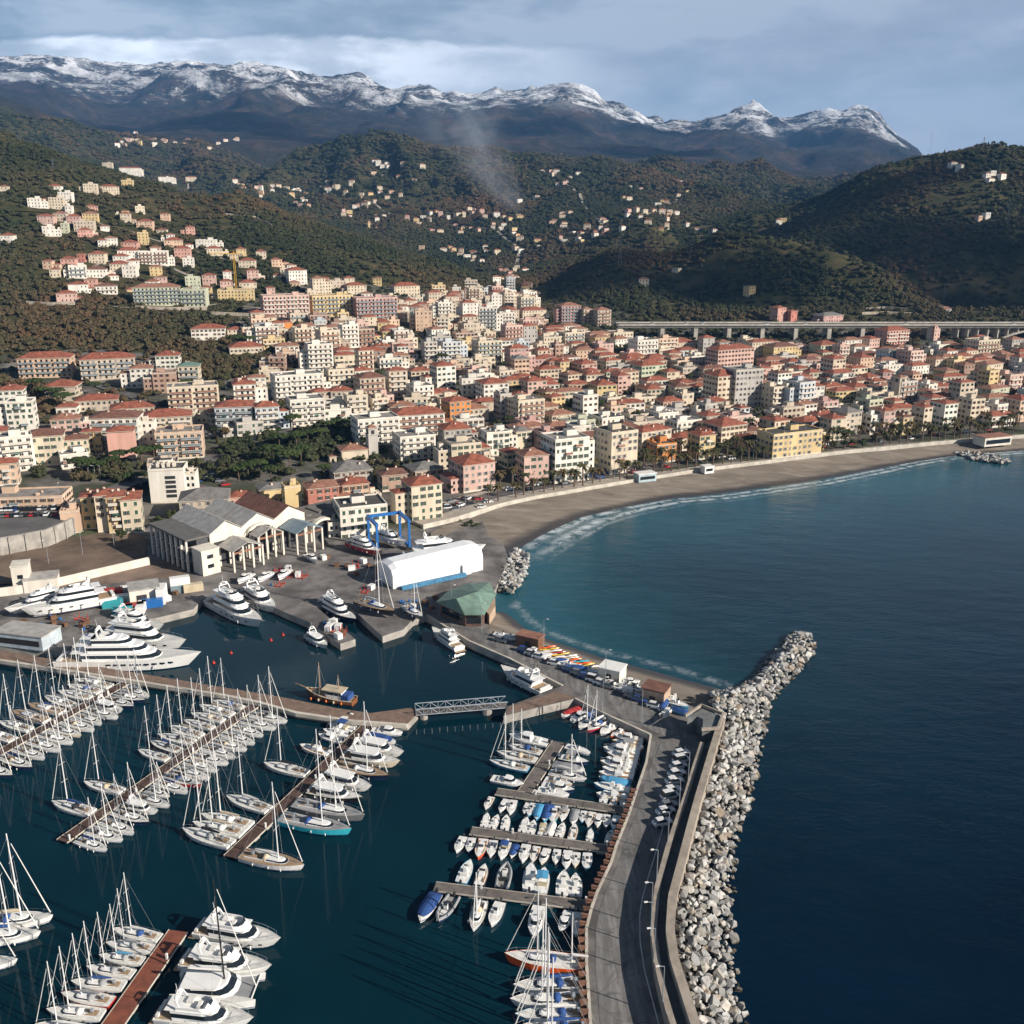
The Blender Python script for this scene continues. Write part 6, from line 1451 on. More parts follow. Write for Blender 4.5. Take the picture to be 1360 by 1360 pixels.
# --- containers and stores in the yard
CONT = {}
def container(col, m):
    mb = MB().box(0, 0, 0.1, 6.06, 2.44, 2.5)
    for i in range(20):
        for s in (-1, 1): mb.box(-2.85 + i * .3, s * 1.235, .25, .15, .05, 2.2)
    body = mb.mesh('body', m); dr = MB().box(3.06, -.6, .2, .06, 1.1, 2.3).box(3.06, .6, .2, .06, 1.1, 2.3).mesh('door', m); bars = MB().tube((3.12, -.25, .2), (3.12, -.25, 2.5), .03, n=4).tube((3.12, .25, .2), (3.12, .25, 2.5), .03, n=4).mesh('lock_bar', STEEL)
    return body, dr, bars
for px, py, z, col, m, rot, lab in [(150, 806, 0, 'teal', TEALP, 20, 'teal shipping container next to the yachts ashore'), (163, 815, 0, 'teal2', TEALP, 20, 'teal container closest to the quay edge'), (165, 800, 0, 'w', WHITE, 20, 'white container between teal container and beige shed'), (178, 812, 0, 'r', REDP, 22, 'red container on the quay among white ones'), (188, 812, 0, 'w', WHITE, 100, 'white container standing end on beside red container'), (203, 806, 0, 'b', BLUEP, 20, 'blue container on the quay beside the beige shed'), (216, 799, 0, 'w', WHITE, 100, 'lower white container of stack beside beige shed'), (216, 799, 2.6, 'w', WHITE, 100, 'upper white container of stack beside beige shed'), (240, 786, 0, 'pb', BLUER, 24, 'grey blue container at bottom of stack below the gallery'), (240, 786, 2.6, 'pb', WHITE, 24, 'white container on top of the stack below the gallery'), (257, 785, 0, 'c', mat('cream_paint', (0.55, 0.47, 0.33), .6), 24, 'cream container beside the two container stack'), (150, 792, 0, 'r', REDP, 18, 'red container behind the yachts ashore'), (128, 792, 0, 'w', WHITE, 18, 'white container behind the larger yacht ashore')]:
    x, y = P(px, py, QZ); c = thing('shipping_container', lab, 'container', (x, y, QZ + z), R(rot))
    b_, d_, l_ = container(col, m); link('body', b_, c); dd = link('door', d_, c); link('lock_bar', l_, dd)
# --- motorway viaduct
vy = 866.0; vz = CAM_H - vy * tan_row(432)
xa, xb = (818 - 680) / CAM_F * vy * 1.0115, (1520 - 680) / CAM_F * vy * 1.0115
vd = thing('motorway_viaduct', 'long pale motorway viaduct with twin pillars and arch behind the town', 'viaduct', (xa, vy, 0), 0)
VL = xb - xa
MB().box(VL / 2, 9, vz - 2.3, VL, 17, 1.9).box(VL / 2, 9, vz - .4, VL, 20, .4).build('deck', CONCL, vd)
for y in (-1.0, 18.9): MB().box(VL / 2, y, vz, VL, .25, 1.0).build('parapet', CONCL, vd)
MB().sheet([(0, 0), (VL, 0), (VL, 18), (0, 18)], vz + .02).build('roadway', ASPH, vd)
px = 876.0
while px < 1250:
    xx = (px - 680) / CAM_F * vy * 1.0115 - xa; zg = tz1(xx + xa, vy + 5)
    for y in (2.5, 15.5): MB().box(0, 0, zg - 3, 3.4, 2.6, vz - 2.3 - zg + 3).build('pier', CONCL, vd, loc=(xx, y, 0))
    px += 43.5
x0, x1 = [(q - 680) / CAM_F * vy * 1.0115 - xa for q in (1312, 1440)]
zg = tz1(x0 + xa, vy)
for y in (2.5, 15.5):
    rings = []
    for i in range(17):
        s = i / 16; xx = x0 + (x1 - x0) * s; z = zg - 1 + (vz - 3.4 - zg + 1) * (1 - (2 * s - 1) ** 2); rings.append([(xx, y - 1, z - .8), (xx, y + 1, z - .8), (xx, y + 1, z + .8), (xx, y - 1, z + .8)])
    MB().loft(rings).build('arch_rib', CONCL, vd)
for i in range(15):
    q = 1262 + i * 13; xx = (q - 680) / CAM_F * vy * 1.0115 - xa
    s = (xx - x0) / (x1 - x0); zb = tz1(xx + xa, vy) - 2 if not 0 < s < 1 else zg - 1 + (vz - 3.4 - zg + 1) * (1 - (2 * s - 1) ** 2)
    if vz - 2.3 - zb > .8: MB().box(0, 0, zb, 1.0, 13.5, vz - 2.3 - zb).build('spandrel_column', CONCL, vd, loc=(xx, 9, 0))
# --- churches
def tower(px, py, top, w_, wall, label, mark=None):
    x, y, z = G(px, py); h = CAM_H - (y + 2) * tan_row(top) - z
    r = thing('bell_tower', label, 'bell tower', (x, y, z), R(24)); m = MATS['stucco_' + wall]
    mb = MB().box(0, 0, -4, w_, w_, 4 + h * .72); mb.box(0, 0, h * .72, w_ + .6, w_ + .6, .5).box(0, 0, h * .72 + .5, w_ * .9, w_ * .9, h * .16).box(0, 0, h * .88 + .5, w_ + .3, w_ + .3, .4)
    mb.build('wall', m, r)
    MB().add([(-w_ * .5, -w_ * .5, h * .88 + .9), (w_ * .5, -w_ * .5, h * .88 + .9), (w_ * .5, w_ * .5, h * .88 + .9), (-w_ * .5, w_ * .5, h * .88 + .9), (0, 0, h * 1.02)], [(0, 1, 4), (1, 2, 4), (2, 3, 4), (3, 0, 4)]).build('roof', ROOFM['s'], r)
    for s in (0, 1, 2, 3):
        a = s * math.pi / 2; MB().box(0, -w_ * .46, 0, w_ * .35, .12, h * .11).build('belfry_opening', DARK, r, loc=(0, 0, h * .755), rot=a)
    BREC.append(dict(o=r, px=px, py=(py + top) / 2, label=label, mark=mark, x=x, y=y)); OCC.append((x, y, w_ * .7))
tower(495, 609, 563, 4.6, 'grey', 'slim grey church bell tower beside the flats above the port', 'grey bell tower')
tower(1192, 534, 497, 6.0, 'beige', 'beige old church bell tower amid the right hand roofs', 'beige bell tower')
tower(490, 304, 293, 4.0, 'yellow', 'tiny yellow bell tower of the far hillside village')
B(452, 492, 614, 590, wall='cream', roof='s', style='b', label='church nave with faded roof beside the slim grey bell tower', rot=20)
# --- tower crane on the hillside
x, y, z = G(314, 386); hh = CAM_H - y * tan_row(337) - z
cr = thing('tower_crane', 'yellow tower crane standing among the hillside houses', 'crane', (x, y, z), R(10))
mb = MB()
for sx_ in (-.7, .7):
    for sy_ in (-.7, .7): mb.tube((sx_, sy_, 0), (sx_, sy_, hh), .16, n=4)
n = int(hh / 1.6)
for i in range(n):
    for s in (-.7, .7): mb.tube((-.7, s, i * 1.6), (.7, s, i * 1.6 + 1.6), .09, n=4); mb.tube((s, -.7, i * 1.6 + 1.6), (s, .7, i * 1.6), .09, n=4)
mb.build('mast', YELP, cr)
MB().box(-8, 0, hh, 26, 1.0, .5).tube((-20, 0, hh + .5), (0, 0, hh + 3), .1, n=4).tube((0, 0, hh), (0, 0, hh + 3), .25, n=4).build('jib', YELP, cr); MB().box(6, 0, hh - 1.6, 2, 1.2, 1.6).build('counterweight', CONC, cr)
PYL = mat('galvanised_dull', (0.12, 0.13, 0.14), 0.6, vary=0.2)
# --- power pylons and masts on the hills
for px, py, top, lab in [(71, 226, 210, 'lattice pylon on the left hillside above the white houses'), (236, 246, 232, 'pylon where the left spur dips to the valley'), (823, 356, 318, 'pylon on the dark wooded hill behind the viaduct'), (1236, 196, 174, 'tall mast on the right hand skyline beside the knoll'), (1306, 196, 181, 'shorter mast along the right hand skyline'), (1166, 222, 205, 'pylon on the shaded ridge under the skyline'), (1338, 300, 268, 'pylon half way down the right hand forest slope'), (1253, 400, 380, 'short pylon above the motorway by the yellow cottage')]:
    x, y, z = G(px, py); h = max(14, CAM_H - y * tan_row(top) - z)
    p = thing('pylon', lab, 'pylon', (x, y, z - 1)); mb = MB(); k = h * .07
    for sx_ in (-1, 1):
        for sy_ in (-1, 1): mb.tube((sx_ * k, sy_ * k, 0), (sx_ * .3, sy_ * .3, h), .17, .10, 4)
    for i in range(8): f0, f1 = i / 8, (i + 1) / 8; mb.tube((-k * (1 - f0), -k * (1 - f0), h * f0), (k * (1 - f1), -k * (1 - f1), h * f1), .08, n=4)
    mb.build('mast', PYL, p); MB().box(0, 0, h * .82, h * .3, .5, .4).box(0, 0, h * .92, h * .2, .5, .4).build('cross_arm', PYL, p)
drape([(110, 668), (170, 655), (255, 622), (300, 600), (345, 582), (430, 568), (500, 552)], 9)
drape([(60, 508), (130, 512), (185, 530), (225, 555), (285, 582)], 7)
drape([(230, 640), (290, 655), (345, 680)], 8)

# --- yard clutter: crates, cradles, oil drums
rcx = random.Random(9)
CRT = [('wooden_crate', MB().box(0, 0, 0, 1.6, 1.2, 1.1).box(0, 0, 1.1, 1.7, 1.3, .1).box(0, -.62, .2, 1.6, .06, .15).box(0, -.62, .75, 1.6, .06, .15).mesh('wooden_crate', BROWNP), 'brown wooden crate', 'crate'),
       ('oil_drum', MB().tube((0, 0, 0), (0, 0, .9), .32, n=10).tube((0, 0, .3), (0, 0, .34), .34, n=10).tube((0, 0, .6), (0, 0, .64), .34, n=10).mesh('oil_drum', BLUEP), 'blue oil drum', 'drum'),
       ('storage_box', MB().box(0, 0, 0, 2.4, 1.6, 1.5).box(0, 0, 1.5, 2.5, 1.7, .12).mesh('storage_box', WHITE), 'white storage box', 'box'),
       ('boat_cradle', MB().box(-1.6, 0, 0, .2, 2.4, .3).box(1.6, 0, 0, .2, 2.4, .3).box(0, -.8, 0, 3.4, .2, .25).box(0, .8, 0, 3.4, .2, .25).box(-1.6, -1.0, .3, .15, .15, 1.4).box(-1.6, 1.0, .3, .15, .15, 1.4).box(1.6, -1.0, .3, .15, .15, 1.4).box(1.6, 1.0, .3, .15, .15, 1.4).mesh('boat_cradle', REDP), 'empty red boat cradle', 'cradle')]
for n_, (poly, where) in enumerate([([(20, 830), (110, 838), (150, 815), (60, 820)], 'behind the moored superyacht'), ([(110, 785), (240, 768), (250, 800), (130, 812)], 'among the yard containers'), ([(330, 770), (440, 738), (450, 752), (350, 785)], 'before the boat hall canopies'), ([(455, 755), (510, 735), (520, 790), (470, 790)], 'in the shadow of the wrapped shelter'), ([(530, 800), (580, 790), (575, 812), (545, 818)], 'between slip and green roofed restaurant'), ([(425, 830), (445, 826), (462, 845), (448, 850)], 'on the finger pier of the slip')]):
    k = 0
    while k < 13:
        px, py = rcx.uniform(min(p[0] for p in poly), max(p[0] for p in poly)), rcx.uniform(min(p[1] for p in poly), max(p[1] for p in poly))
        if not poly_mask(np.array([px]), np.array([py]), poly)[0]: continue
        nm, me_, lab, ct = CRT[rcx.randrange(4)]; x, y = P(px, py, QZ); k += 1
        tag(link(nm, me_, loc=(x, y, QZ + .02), rot=rcx.uniform(0, 3.1)), f'{lab} lying {where}', ct, f'{lab}s lying {where}')
# ---------------------------------------------------------------- boats
GEL = mat('white_gelcoat', (0.80, 0.80, 0.78), 0.22, vary=0.05, scale=0.4, coat=0.3)
GELC = mat('cream_gelcoat', (0.70, 0.62, 0.48), 0.25, vary=0.06)
NAVY = mat('navy_gelcoat', (0.012, 0.020, 0.05), 0.18, vary=0.2, coat=0.3)
BLACKG = mat('black_gelcoat', (0.014, 0.014, 0.017), 0.2, vary=0.2, coat=0.3)
GREYG = mat('grey_gelcoat', (0.16, 0.165, 0.17), 0.25, vary=0.1)
TURQ = mat('turquoise_gelcoat', (0.045, 0.46, 0.56), 0.22, vary=0.06, coat=0.3)
LBLUE = mat('light_blue_gelcoat', (0.10, 0.36, 0.56), 0.25, vary=0.1)
ORHULL = mat('orange_red_hull', (0.85, 0.11, 0.012), 0.28, vary=0.1)
DECKWH = mat('deck_white', (0.66, 0.65, 0.61), 0.6, vary=0.12, scale=1.2)
DECKTK = mat('teak_deck', (0.34, 0.235, 0.145), 0.75, vary=0.15, scale=2)
CANV = {'blue': mat('blue_canvas', (0.02, 0.07, 0.24), 0.85, vary=0.2), 'white': mat('white_canvas', (0.70, 0.69, 0.66), 0.85, vary=0.1), 'grey': mat('grey_canvas', (0.28, 0.29, 0.30), 0.85, vary=0.15), 'black': mat('black_canvas', (0.02, 0.02, 0.023), 0.85, vary=0.2), 'beige': mat('beige_canvas', (0.52, 0.44, 0.31), 0.85, vary=0.12), 'green': mat('green_canvas', (0.02, 0.13, 0.08), 0.85, vary=0.2), 'red': mat('red_canvas', (0.40, 0.03, 0.03), 0.85, vary=0.15), 'sky': mat('light_blue_canvas', (0.07, 0.30, 0.52), 0.85, vary=0.15)}
ROPE = mat('rig_wire', (0.50, 0.50, 0.50), 0.5, 0.3)
STRIPE = mat('boot_stripe', (0.03, 0.06, 0.20), 0.4)
BLKMAST = mat('carbon_mast', (0.02, 0.02, 0.022), 0.35)
WOODH = mat('varnished_hull', (0.22, 0.085, 0.035), 0.35, vary=0.25, scale=1.5)
def hull(L, B, fb, bow=0.06, trans=0.82, full=2.3, n=13, sheer=0.3, flare=0.93, x0=0.0):
    """rings from stern to bow (port rail, chine, keel, chine, starboard rail) and the rail line"""
    rings, rail = [], []
    for i in range(n):
        s = i / (n - 1)
        f = trans + (1 - trans) * math.sin(min(s / .42, 1) * math.pi / 2) if s < .42 else 1 - ((s - .42) / .58) ** full
        f = max(f, 0.012); b = B / 2 * f; z = fb * (1 + sheer * s * s); k = bow * L * s ** 4
        x = x0 - L / 2 + L * s; xl = x - k
        rings.append([(x, b, z), (x - k * .3, b * (flare + (1 - flare) * .6), z * .62), (x - k * .75, b * flare, .30), (xl, b * flare * .98, .14), (xl, b * .62 * flare, -.35), (xl, -b * .62 * flare, -.35), (xl, -b * flare * .98, .14), (x - k * .75, -b * flare, .30), (x - k * .3, -b * (flare + (1 - flare) * .6), z * .62), (x, -b, z)])
        rail.append((x, b, z))
    return rings, rail
def hull_mb(rings, stripe=True):
    mb = MB(); m = len(rings[0])
    vs = [v for r in rings for v in r]
    for i in range(len(rings) - 1):
        for j in range(m - 1):
            st = 1 if stripe and j in (2, 6) else 0
            mb_f = (i * m + j, (i + 1) * m + j, (i + 1) * m + j + 1, i * m + j + 1)
            mb.F.append(mb_f); mb.M.append(st)
    mb.V = vs
    mb.F.append(tuple(range(m))); mb.M.append(0)
    return mb
def deck_mb(rail, drop=0.05, inset=0.0, s0=0, s1=None):
    A = [(x, max(b - inset, .01), z - drop) for x, b, z in rail[s0:s1]]; C = [(x, 0, z - drop + .04) for x, b, z in rail[s0:s1]]; Bq = [(x, -max(b - inset, .01), z - drop) for x, b, z in rail[s0:s1]]
    mb = MB(); mb.loft([[q, c, a] for a, c, q in zip(A, C, Bq)], closed=False); return mb
def tier(x0, x1, w, z0, h, fr=.6, br=.15, tp=.9, nose=.35):
    """cabin block: plan with a rounded nose, raked front and back"""
    L = x1 - x0
    def ring(z, k):
        a, b = x0 + br * h * k, x1 - fr * h * k; ww = w / 2 * (1 - (1 - tp) * k); nl = nose * w
        return [(a, -ww, z), (b - nl, -ww, z), (b - nl * .35, -ww * .78, z), (b, -ww * .35, z), (b, ww * .35, z), (b - nl * .35, ww * .78, z), (b - nl, ww, z), (a, ww, z)]
    return ring(z0, 0), ring(z0 + h, 1)
def tier_mb(*a, **k):
    r0, r1 = tier(*a, **k); mb = MB(); mb.loft([r0, r1]); return mb
def band_mb(x0, x1, w, z0, h, lo, hi, fr=.6, br=.15, tp=.9, nose=.35, pr=.025, cut=True):
    r0, r1 = tier(x0, x1, w, z0, h, fr, br, tp, nose); cx = (x0 + x1) / 2
    def at(k, p): return [(a[0] + (b[0] - a[0]) * k + (p if a[0] > cx + .1 else 0), (a[1] + (b[1] - a[1]) * k) * (1 + p * 2 / w), a[2] + (b[2] - a[2]) * k) for a, b in zip(r0, r1)]
    A, Bq = at(lo, pr), at(hi, pr)
    mb = MB(); n = 8
    for j in range(7): mb.add([A[j], A[j + 1], Bq[j + 1], Bq[j]], [(0, 1, 2, 3)])
    return mb
def sailboat(L=12.0, B=3.7, mast=1.28, deckm=None, masts=1, name='sailing_yacht', fb=None, boomz=1.7):
    th = thing(name, 'x', 'sailing yacht'); fb = fb or L * .085
    rg, rail = hull(L, B, fb)
    hull_mb(rg).build('hull', [GEL, STRIPE], th, smooth=False)
    deck_mb(rail).build('deck', deckm or DECKWH, th)
    ch = .42 + L * .008
    c = tier_mb(-L * .10, L * .27, B * .56, fb * 1.0, ch + fb * .08, fr=2.2, br=.4, tp=.72, nose=.5).build('cabin', GEL, th)
    band_mb(-L * .10, L * .27, B * .56, fb, ch + fb * .08, .35, .75, fr=2.2, br=.4, tp=.72, nose=.5).build('window', GLASS, c)
    ck = MB()
    for s in (-1, 1): ck.box(-L * .27, s * B * .27, fb * .98, L * .30, .16, .34)
    ck.box(-L * .12, 0, fb * .98, .15, B * .5, .34)
    ck.build('coaming', GEL, th)
    MB().box(-L * .27, 0, fb * .96, L * .28, B * .48, .05).build('cockpit_sole', DECKTK, th)
    MB().tube((-L * .33, -.0, fb), (-L * .33, 0, fb + .9), .08, n=5).tube((-L * .335, -.04, fb + .75), (-L * .30, -.04, fb + .75), .42, .42, 10).build('steering_wheel', STEEL, th)
    sh = MB(); sh.ball((-L * .10, 0, fb + ch * .5), .75, B * .30, .85, nu=10, nv=3, half=True); sh.build('sprayhood', CANV['blue'], th)
    H = L * mast
    for q in range(masts):
        mx, hh = (L * .09, H) if q == 0 else (-L * .33, H * .68)
        MB().tube((mx, 0, fb), (mx - .004 * hh, 0, fb + hh), .15, .10, 6).build('mast', ALU, th)
        sp = MB()
        for k in (.42, .70): sp.tube((mx, -B * .27, fb + hh * k), (mx, B * .27, fb + hh * k), .035, n=4)
        sp.build('spreader', ALU, th)
        bl_ = L * .36 if q == 0 else L * .2
        MB().tube((mx - .1, 0, fb + boomz - .35), (mx - bl_, 0, fb + boomz - .25), .08, n=5).build('boom', ALU, th)
        MB().loft([[(mx - .12 - bl_ * t_, .02 + r * math.cos(a), fb + boomz + r * 1.25 * math.sin(a)) for a in [i * math.pi / 3 for i in range(6)]] for t_, r in ((0, .24), (.3, .26), (.8, .17), (1, .1))]).build('sail_cover', CANV['blue'], th)
        if q == 0:
            bx = L * .47; top = (mx - .01, 0, fb + hh * .96)
            MB().tube((bx, 0, fb * 1.3 + .5), (bx + (top[0] - bx) * .92, 0, fb * 1.3 + (top[2] - fb * 1.3) * .92), .10, .06, 6).build('furled_sail', CANV['white'], th)
        rig = MB()
        tp_ = (mx, 0, fb + hh * .97)
        rig.tube((-L * .5 if q == 0 else -L * .49, 0, fb), tp_, .022, n=3)
        for s in (-1, 1):
            rig.tube((mx - .2, s * B * .46, fb), (mx, s * B * .27, fb + hh * .42), .022, n=3); rig.tube((mx, s * B * .27, fb + hh * .42), (mx, s * B * .2, fb + hh * .7), .022, n=3); rig.tube((mx, s * B * .2, fb + hh * .7), tp_, .022, n=3)
        rig.build('rigging', ROPE, th)
    pu = MB(); fz = fb * 1.28
    for s in (-1, 1):
        pu.path([(L * .36, s * B * .24, fz + .05), (L * .36, s * B * .24, fz + .62), (L * .49, 0, fz + .75)], .025, 4)
        pu.path([(-L * .42, s * B * .42, fb), (-L * .42, s * B * .42, fb + .62), (-L * .49, s * B * .3, fb + .62)], .025, 4)
        pu.tube((-L * .42, s * B * .42, fb + .6), (L * .05, s * B * .49, fb + .65), .016, n=3); pu.tube((L * .05, s * B * .49, fb + .65), (L * .36, s * B * .24, fz + .6), .016, n=3)
    pu.build('guard_rail', STEEL, th)
    for k in (-.25, 0, .2):
        for s in (-1, 1): MB().ball((L * k, s * (B * .50 + .02), fb * .55), .13, .13, .34, 6, 4).build('fender', RUBBER if s > 0 else WHITE, th)
    th['L'] = L
    return th
def outboard(th, x, z, col=None):
    e = MB().box(x - .25, 0, z + .1, .5, .42, .55, taper=.8).build('outboard_engine', col or DARK, th)
    MB().box(x - .28, 0, z - .75, .22, .14, .9).build('engine_leg', DARK, e)
def smallboat(kind, L=6.2, B=2.35):
    th = thing('motorboat', 'x', 'motorboat'); fb = .72
    rg, rail = hull(L, B, fb, bow=.05, trans=.88, full=2.6, n=10, sheer=.35)
    hull_mb(rg).build('hull', [GEL, STRIPE], th)
    if kind == 'rib':
        deck_mb(rail, .25).build('deck', mat('grey_deck_mat', (0.30, 0.30, 0.29), .8), th)
        tb = MB()
        for s in (-1, 1):
            p = [(x - .1, s * b, z - .02) for x, b, z in rail[:-1]] + [(L * .5, 0, fb * 1.35)]
            tb.path(p, .27, 8)
        tb.build('air_tube', CANV['grey'], th)
    else:
        deck_mb(rail, .04).build('gunwale', GEL, th)
        MB().add([(x, sgn * max(b - .24, .05), z - .02) for x, b, z in rail[1:-2] for sgn in (1, -1)], [(2 * i, 2 * i + 1, 2 * i + 3, 2 * i + 2) for i in range(len(rail) - 4)]).build('deck', DECKWH if kind != 'wood' else DECKTK, th)
    if kind in ('open', 'rib'):
        c = MB().box(-.1, 0, fb - .1, .8, .7, 1.0, taper=.85).build('console', GEL, th); MB().add([(.28, -.38, fb + .85), (.28, .38, fb + .85), (.05, .32, fb + 1.35), (.05, -.32, fb + 1.35), (.24, -.38, fb + .85), (.24, .38, fb + .85), (.01, .32, fb + 1.35), (.01, -.32, fb + 1.35)], [(0, 1, 2, 3), (7, 6, 5, 4), (0, 3, 7, 4), (1, 5, 6, 2), (3, 2, 6, 7)]).build('windscreen', GLASS, c)
        MB().box(1.2, 0, fb - .02, 1.2, 1.0, .18).build('sun_pad', CANV['white'], th); MB().box(-1.2, 0, fb - .1, .6, 1.3, .5).build('seat', CANV['white'] if kind == 'open' else CANV['black'], th); outboard(th, -L / 2, fb)
    if kind == 'bimini':
        c = MB().box(.3, 0, fb - .1, .8, 1.3, .75, taper=.85).build('console', GEL, th); MB().box(.5, 0, fb + .65, .1, 1.3, .45).build('windscreen', GLASS, c)
        MB().box(-1.3, 0, fb - .1, .7, 1.6, .45).build('seat', CANV['beige'], th)
        MB().loft([[(-1.6, y, fb + 1.55 - .1 * abs(y)), (-1.6, y, fb + 1.62 - .1 * abs(y)), (.4, y, fb + 1.67 - .1 * abs(y)), (.4, y, fb + 1.6 - .1 * abs(y))] for y in (-.95, 0, .95)]).build('sun_awning', CANV['blue'], th)
        p = MB()
        for x in (-1.5, .3):
            for s in (-.9, .9): p.tube((x, s, fb - .05), (x, s, fb + 1.55), .025, n=4)
        p.build('awning_frame', STEEL, th); outboard(th, -L / 2, fb, WHITE)
    if kind == 'cabin':
        c = tier_mb(-.6, 2.0, 1.75, fb * 1.02, .95, fr=1.0, br=.1, tp=.84).build('cabin', GEL, th)
        band_mb(-.6, 2.0, 1.75, fb * 1.02, .95, .45, .88, fr=1.0, br=.1, tp=.84).build('window', GLASS, c)
        MB().box(-1.7, 0, fb - .1, .7, 1.6, .4).build('seat', CANV['white'], th); outboard(th, -L / 2, fb)
        MB().path([(L * .2, .75, fb * 1.1), (L * .36, .45, fb * 1.25 + .5), (L * .49, 0, fb * 1.3 + .55), (L * .36, -.45, fb * 1.25 + .5), (L * .2, -.75, fb * 1.1)], .025, 4).build('guard_rail', STEEL, th)
    if kind == 'covered':
        mb = MB(); mb.loft([[(x, b * 1.0, z + .04), (x, b * .5, z + .38 * min(1, (i + .6) / 3) * (1 if i < 7 else .5)), (x, 0, z + .52 * min(1, (i + .6) / 3) * (1 if i < 7 else .5)), (x, -b * .5, z + .38 * min(1, (i + .6) / 3) * (1 if i < 7 else .5)), (x, -b, z + .04)] for i, (x, b, z) in enumerate(rail[:-1])], closed=False)
        mb.build('boat_cover', CANV['blue'], th); outboard(th, -L / 2, fb)
    if kind == 'wood':
        c = MB().box(-.5, 0, fb - .1, 1.5, 1.2, .75, taper=.9).build('engine_box', GEL, th); MB().box(.3, 0, fb + .6, .1, 1.2, .5).build('windscreen', GLASS, c)
        for s in (-1, 1): MB().box(-1.5, s * .7, fb - .1, 1.6, .35, .3).build('seat', TEAK, th)
        MB().path([(x, b + .03, z - .08) for x, b, z in rail], .06, 4).path([(x, -b - .03, z - .08) for x, b, z in rail], .06, 4).build('rubbing_strake', TEAK, th)
    th['L'] = L
    return th
def motoryacht(L, B, decks=1, hullm=None, sup=None, fly=True, name='motor_yacht', arch=True, flare=.86):
    th = thing(name, 'x', 'motor yacht'); fb = .55 + L * .062; sup = sup or GEL
    rg, rail = hull(L, B, fb, bow=.13, trans=.92, full=2.5, n=16, sheer=.42, flare=flare)
    hull_mb(rg).build('hull', [hullm or GEL, STRIPE if hullm is None else BLACKG], th)
    deck_mb(rail, .10).build('deck', DECKWH, th)
    for s in (-1, 1):
        mb = MB(); k = 5 if L < 25 else 9
        for i in range(k):
            q = -.12 + .42 * i / (k - 1); j = (q + .5) * 15; r = rail[int(j)]; b_ = r[1] * (flare + (1 - flare) * .72) + .015
            mb.box(L * q, s * b_ * (1 if q < .15 else .985), fb * .66, L * .035, .06, fb * .16)
        mb.build('porthole', GLASS, th)
    rl = MB()
    for s in (-1, 1):
        pts = [(x, s * (b - .08), z + .75) for x, b, z in rail[6:-1]]
        rl.path(pts, .03, 4)
        for x, b, z in rail[6:-1:2]: rl.tube((x, s * (b - .08), z), (x, s * (b - .08), z + .75), .025, n=3)
    rl.build('guard_rail', STEEL, th)
    MB().box(-L * .5 - L * .025, 0, .25, L * .07, B * .84, .14).build('swim_platform', DECKTK, th)
    MB().box(-L * .40, 0, fb * .96, L * .17, B * .74, .08).build('cockpit_deck', DECKTK, th)
    MB().box(-L * .47, 0, fb, L * .03, B * .7, .5).build('seat', CANV['white'], th)
    h = 1.25 + L * .022; z = fb * 1.02; x0, x1, w = -L * .30, L * .24, B * .82
    for d in range(decks):
        fr = 1.25 if d == 0 else .9
        c = tier_mb(x0, x1, w, z, h, fr=fr, br=-.25, tp=.86, nose=.55).build('superstructure', sup, th)
        band_mb(x0, x1, w, z, h, .34, .78, fr=fr, br=-.25, tp=.86, nose=.55).build('window_band', GLASS, c)
        MB().box(x0 - L * .035, 0, z + h, L * .10, w * .86, .1).box((x0 + x1) / 2 - L * .05, 0, z + h, (x1 - x0) * .72, w * .9, .1).build('deck_overhang', sup, th)
        z += h + .1; x0, x1, w = x0 + L * .035, x1 - L * .10, w * .84; h *= .93
    if fly:
        r0 = tier(x0, x1 - L * .02, w * .96, z, .62, fr=1.2, br=0, tp=1.0, nose=.5)
        mb = MB(); A, T = r0; In = [(x * .96 + (x0 + x1) / 2 * .04, y * .9, q) for x, y, q in T]; n = 8
        for j in range(7): mb.add([A[j], A[j + 1], T[j + 1], T[j]], [(0, 1, 2, 3)]); mb.add([T[j], T[j + 1], In[j + 1], In[j]], [(0, 1, 2, 3)]); mb.add([In[j + 1], In[j], (In[j][0], In[j][1], z), (In[j + 1][0], In[j + 1][1], z)], [(0, 1, 2, 3)])
        mb.build('flybridge', sup, th)
        ws_ = MB()
        for j in range(2, 5): a, b = T[j], T[j + 1]; ws_.add([a, b, (b[0] - .35, b[1] * .95, b[2] + .4), (a[0] - .35, a[1] * .95, a[2] + .4)], [(0, 1, 2, 3)])
        ws_.build('windscreen', GLASS, th)
        MB().box(x0 + (x1 - x0) * .25, w * .2, z, L * .07, w * .35, .42).build('seat', CANV['white'], th); MB().box(x0 + (x1 - x0) * .55, -w * .1, z, .6, w * .4, .7).build('helm', CANV['white'], th)
    if arch:
        ax = x0 + (x1 - x0) * .12; mb = MB(); hh = 1.2 + L * .02
        for s in (-1, 1): mb.loft([[(ax - .3 + dx, s * (w * .46 + dy), z) for dx, dy in ((-.3, -.08), (.35, -.08), (.35, .08), (-.3, .08))], [(ax - .9 + dx, s * (w * .38 + dy), z + hh) for dx, dy in ((-.2, -.08), (.3, -.08), (.3, .08), (-.2, .08))]])
        mb.box(ax - .85, 0, z + hh - .05, .55, w * .8, .16)
        ra = mb.build('radar_arch', sup, th)
        MB().ball((ax - .85, w * .22, z + hh + .35), .32 + L * .006, nu=8, nv=5).ball((ax - .85, -w * .22, z + hh + .3), .26 + L * .005, nu=8, nv=5).build('radar_dome', WHITE, ra)
        MB().tube((ax - .85, 0, z + hh), (ax - 1.1, 0, z + hh + 1.8 + L * .03), .05, .03, 5).box(ax - .9, 0, z + hh + .7, .15, 1.2, .12).build('aerial_mast', WHITE, ra)
    MB().box(L * .30, 0, fb * 1.14, L * .09, B * .3, .16).build('sun_pad', CANV['white'], th)
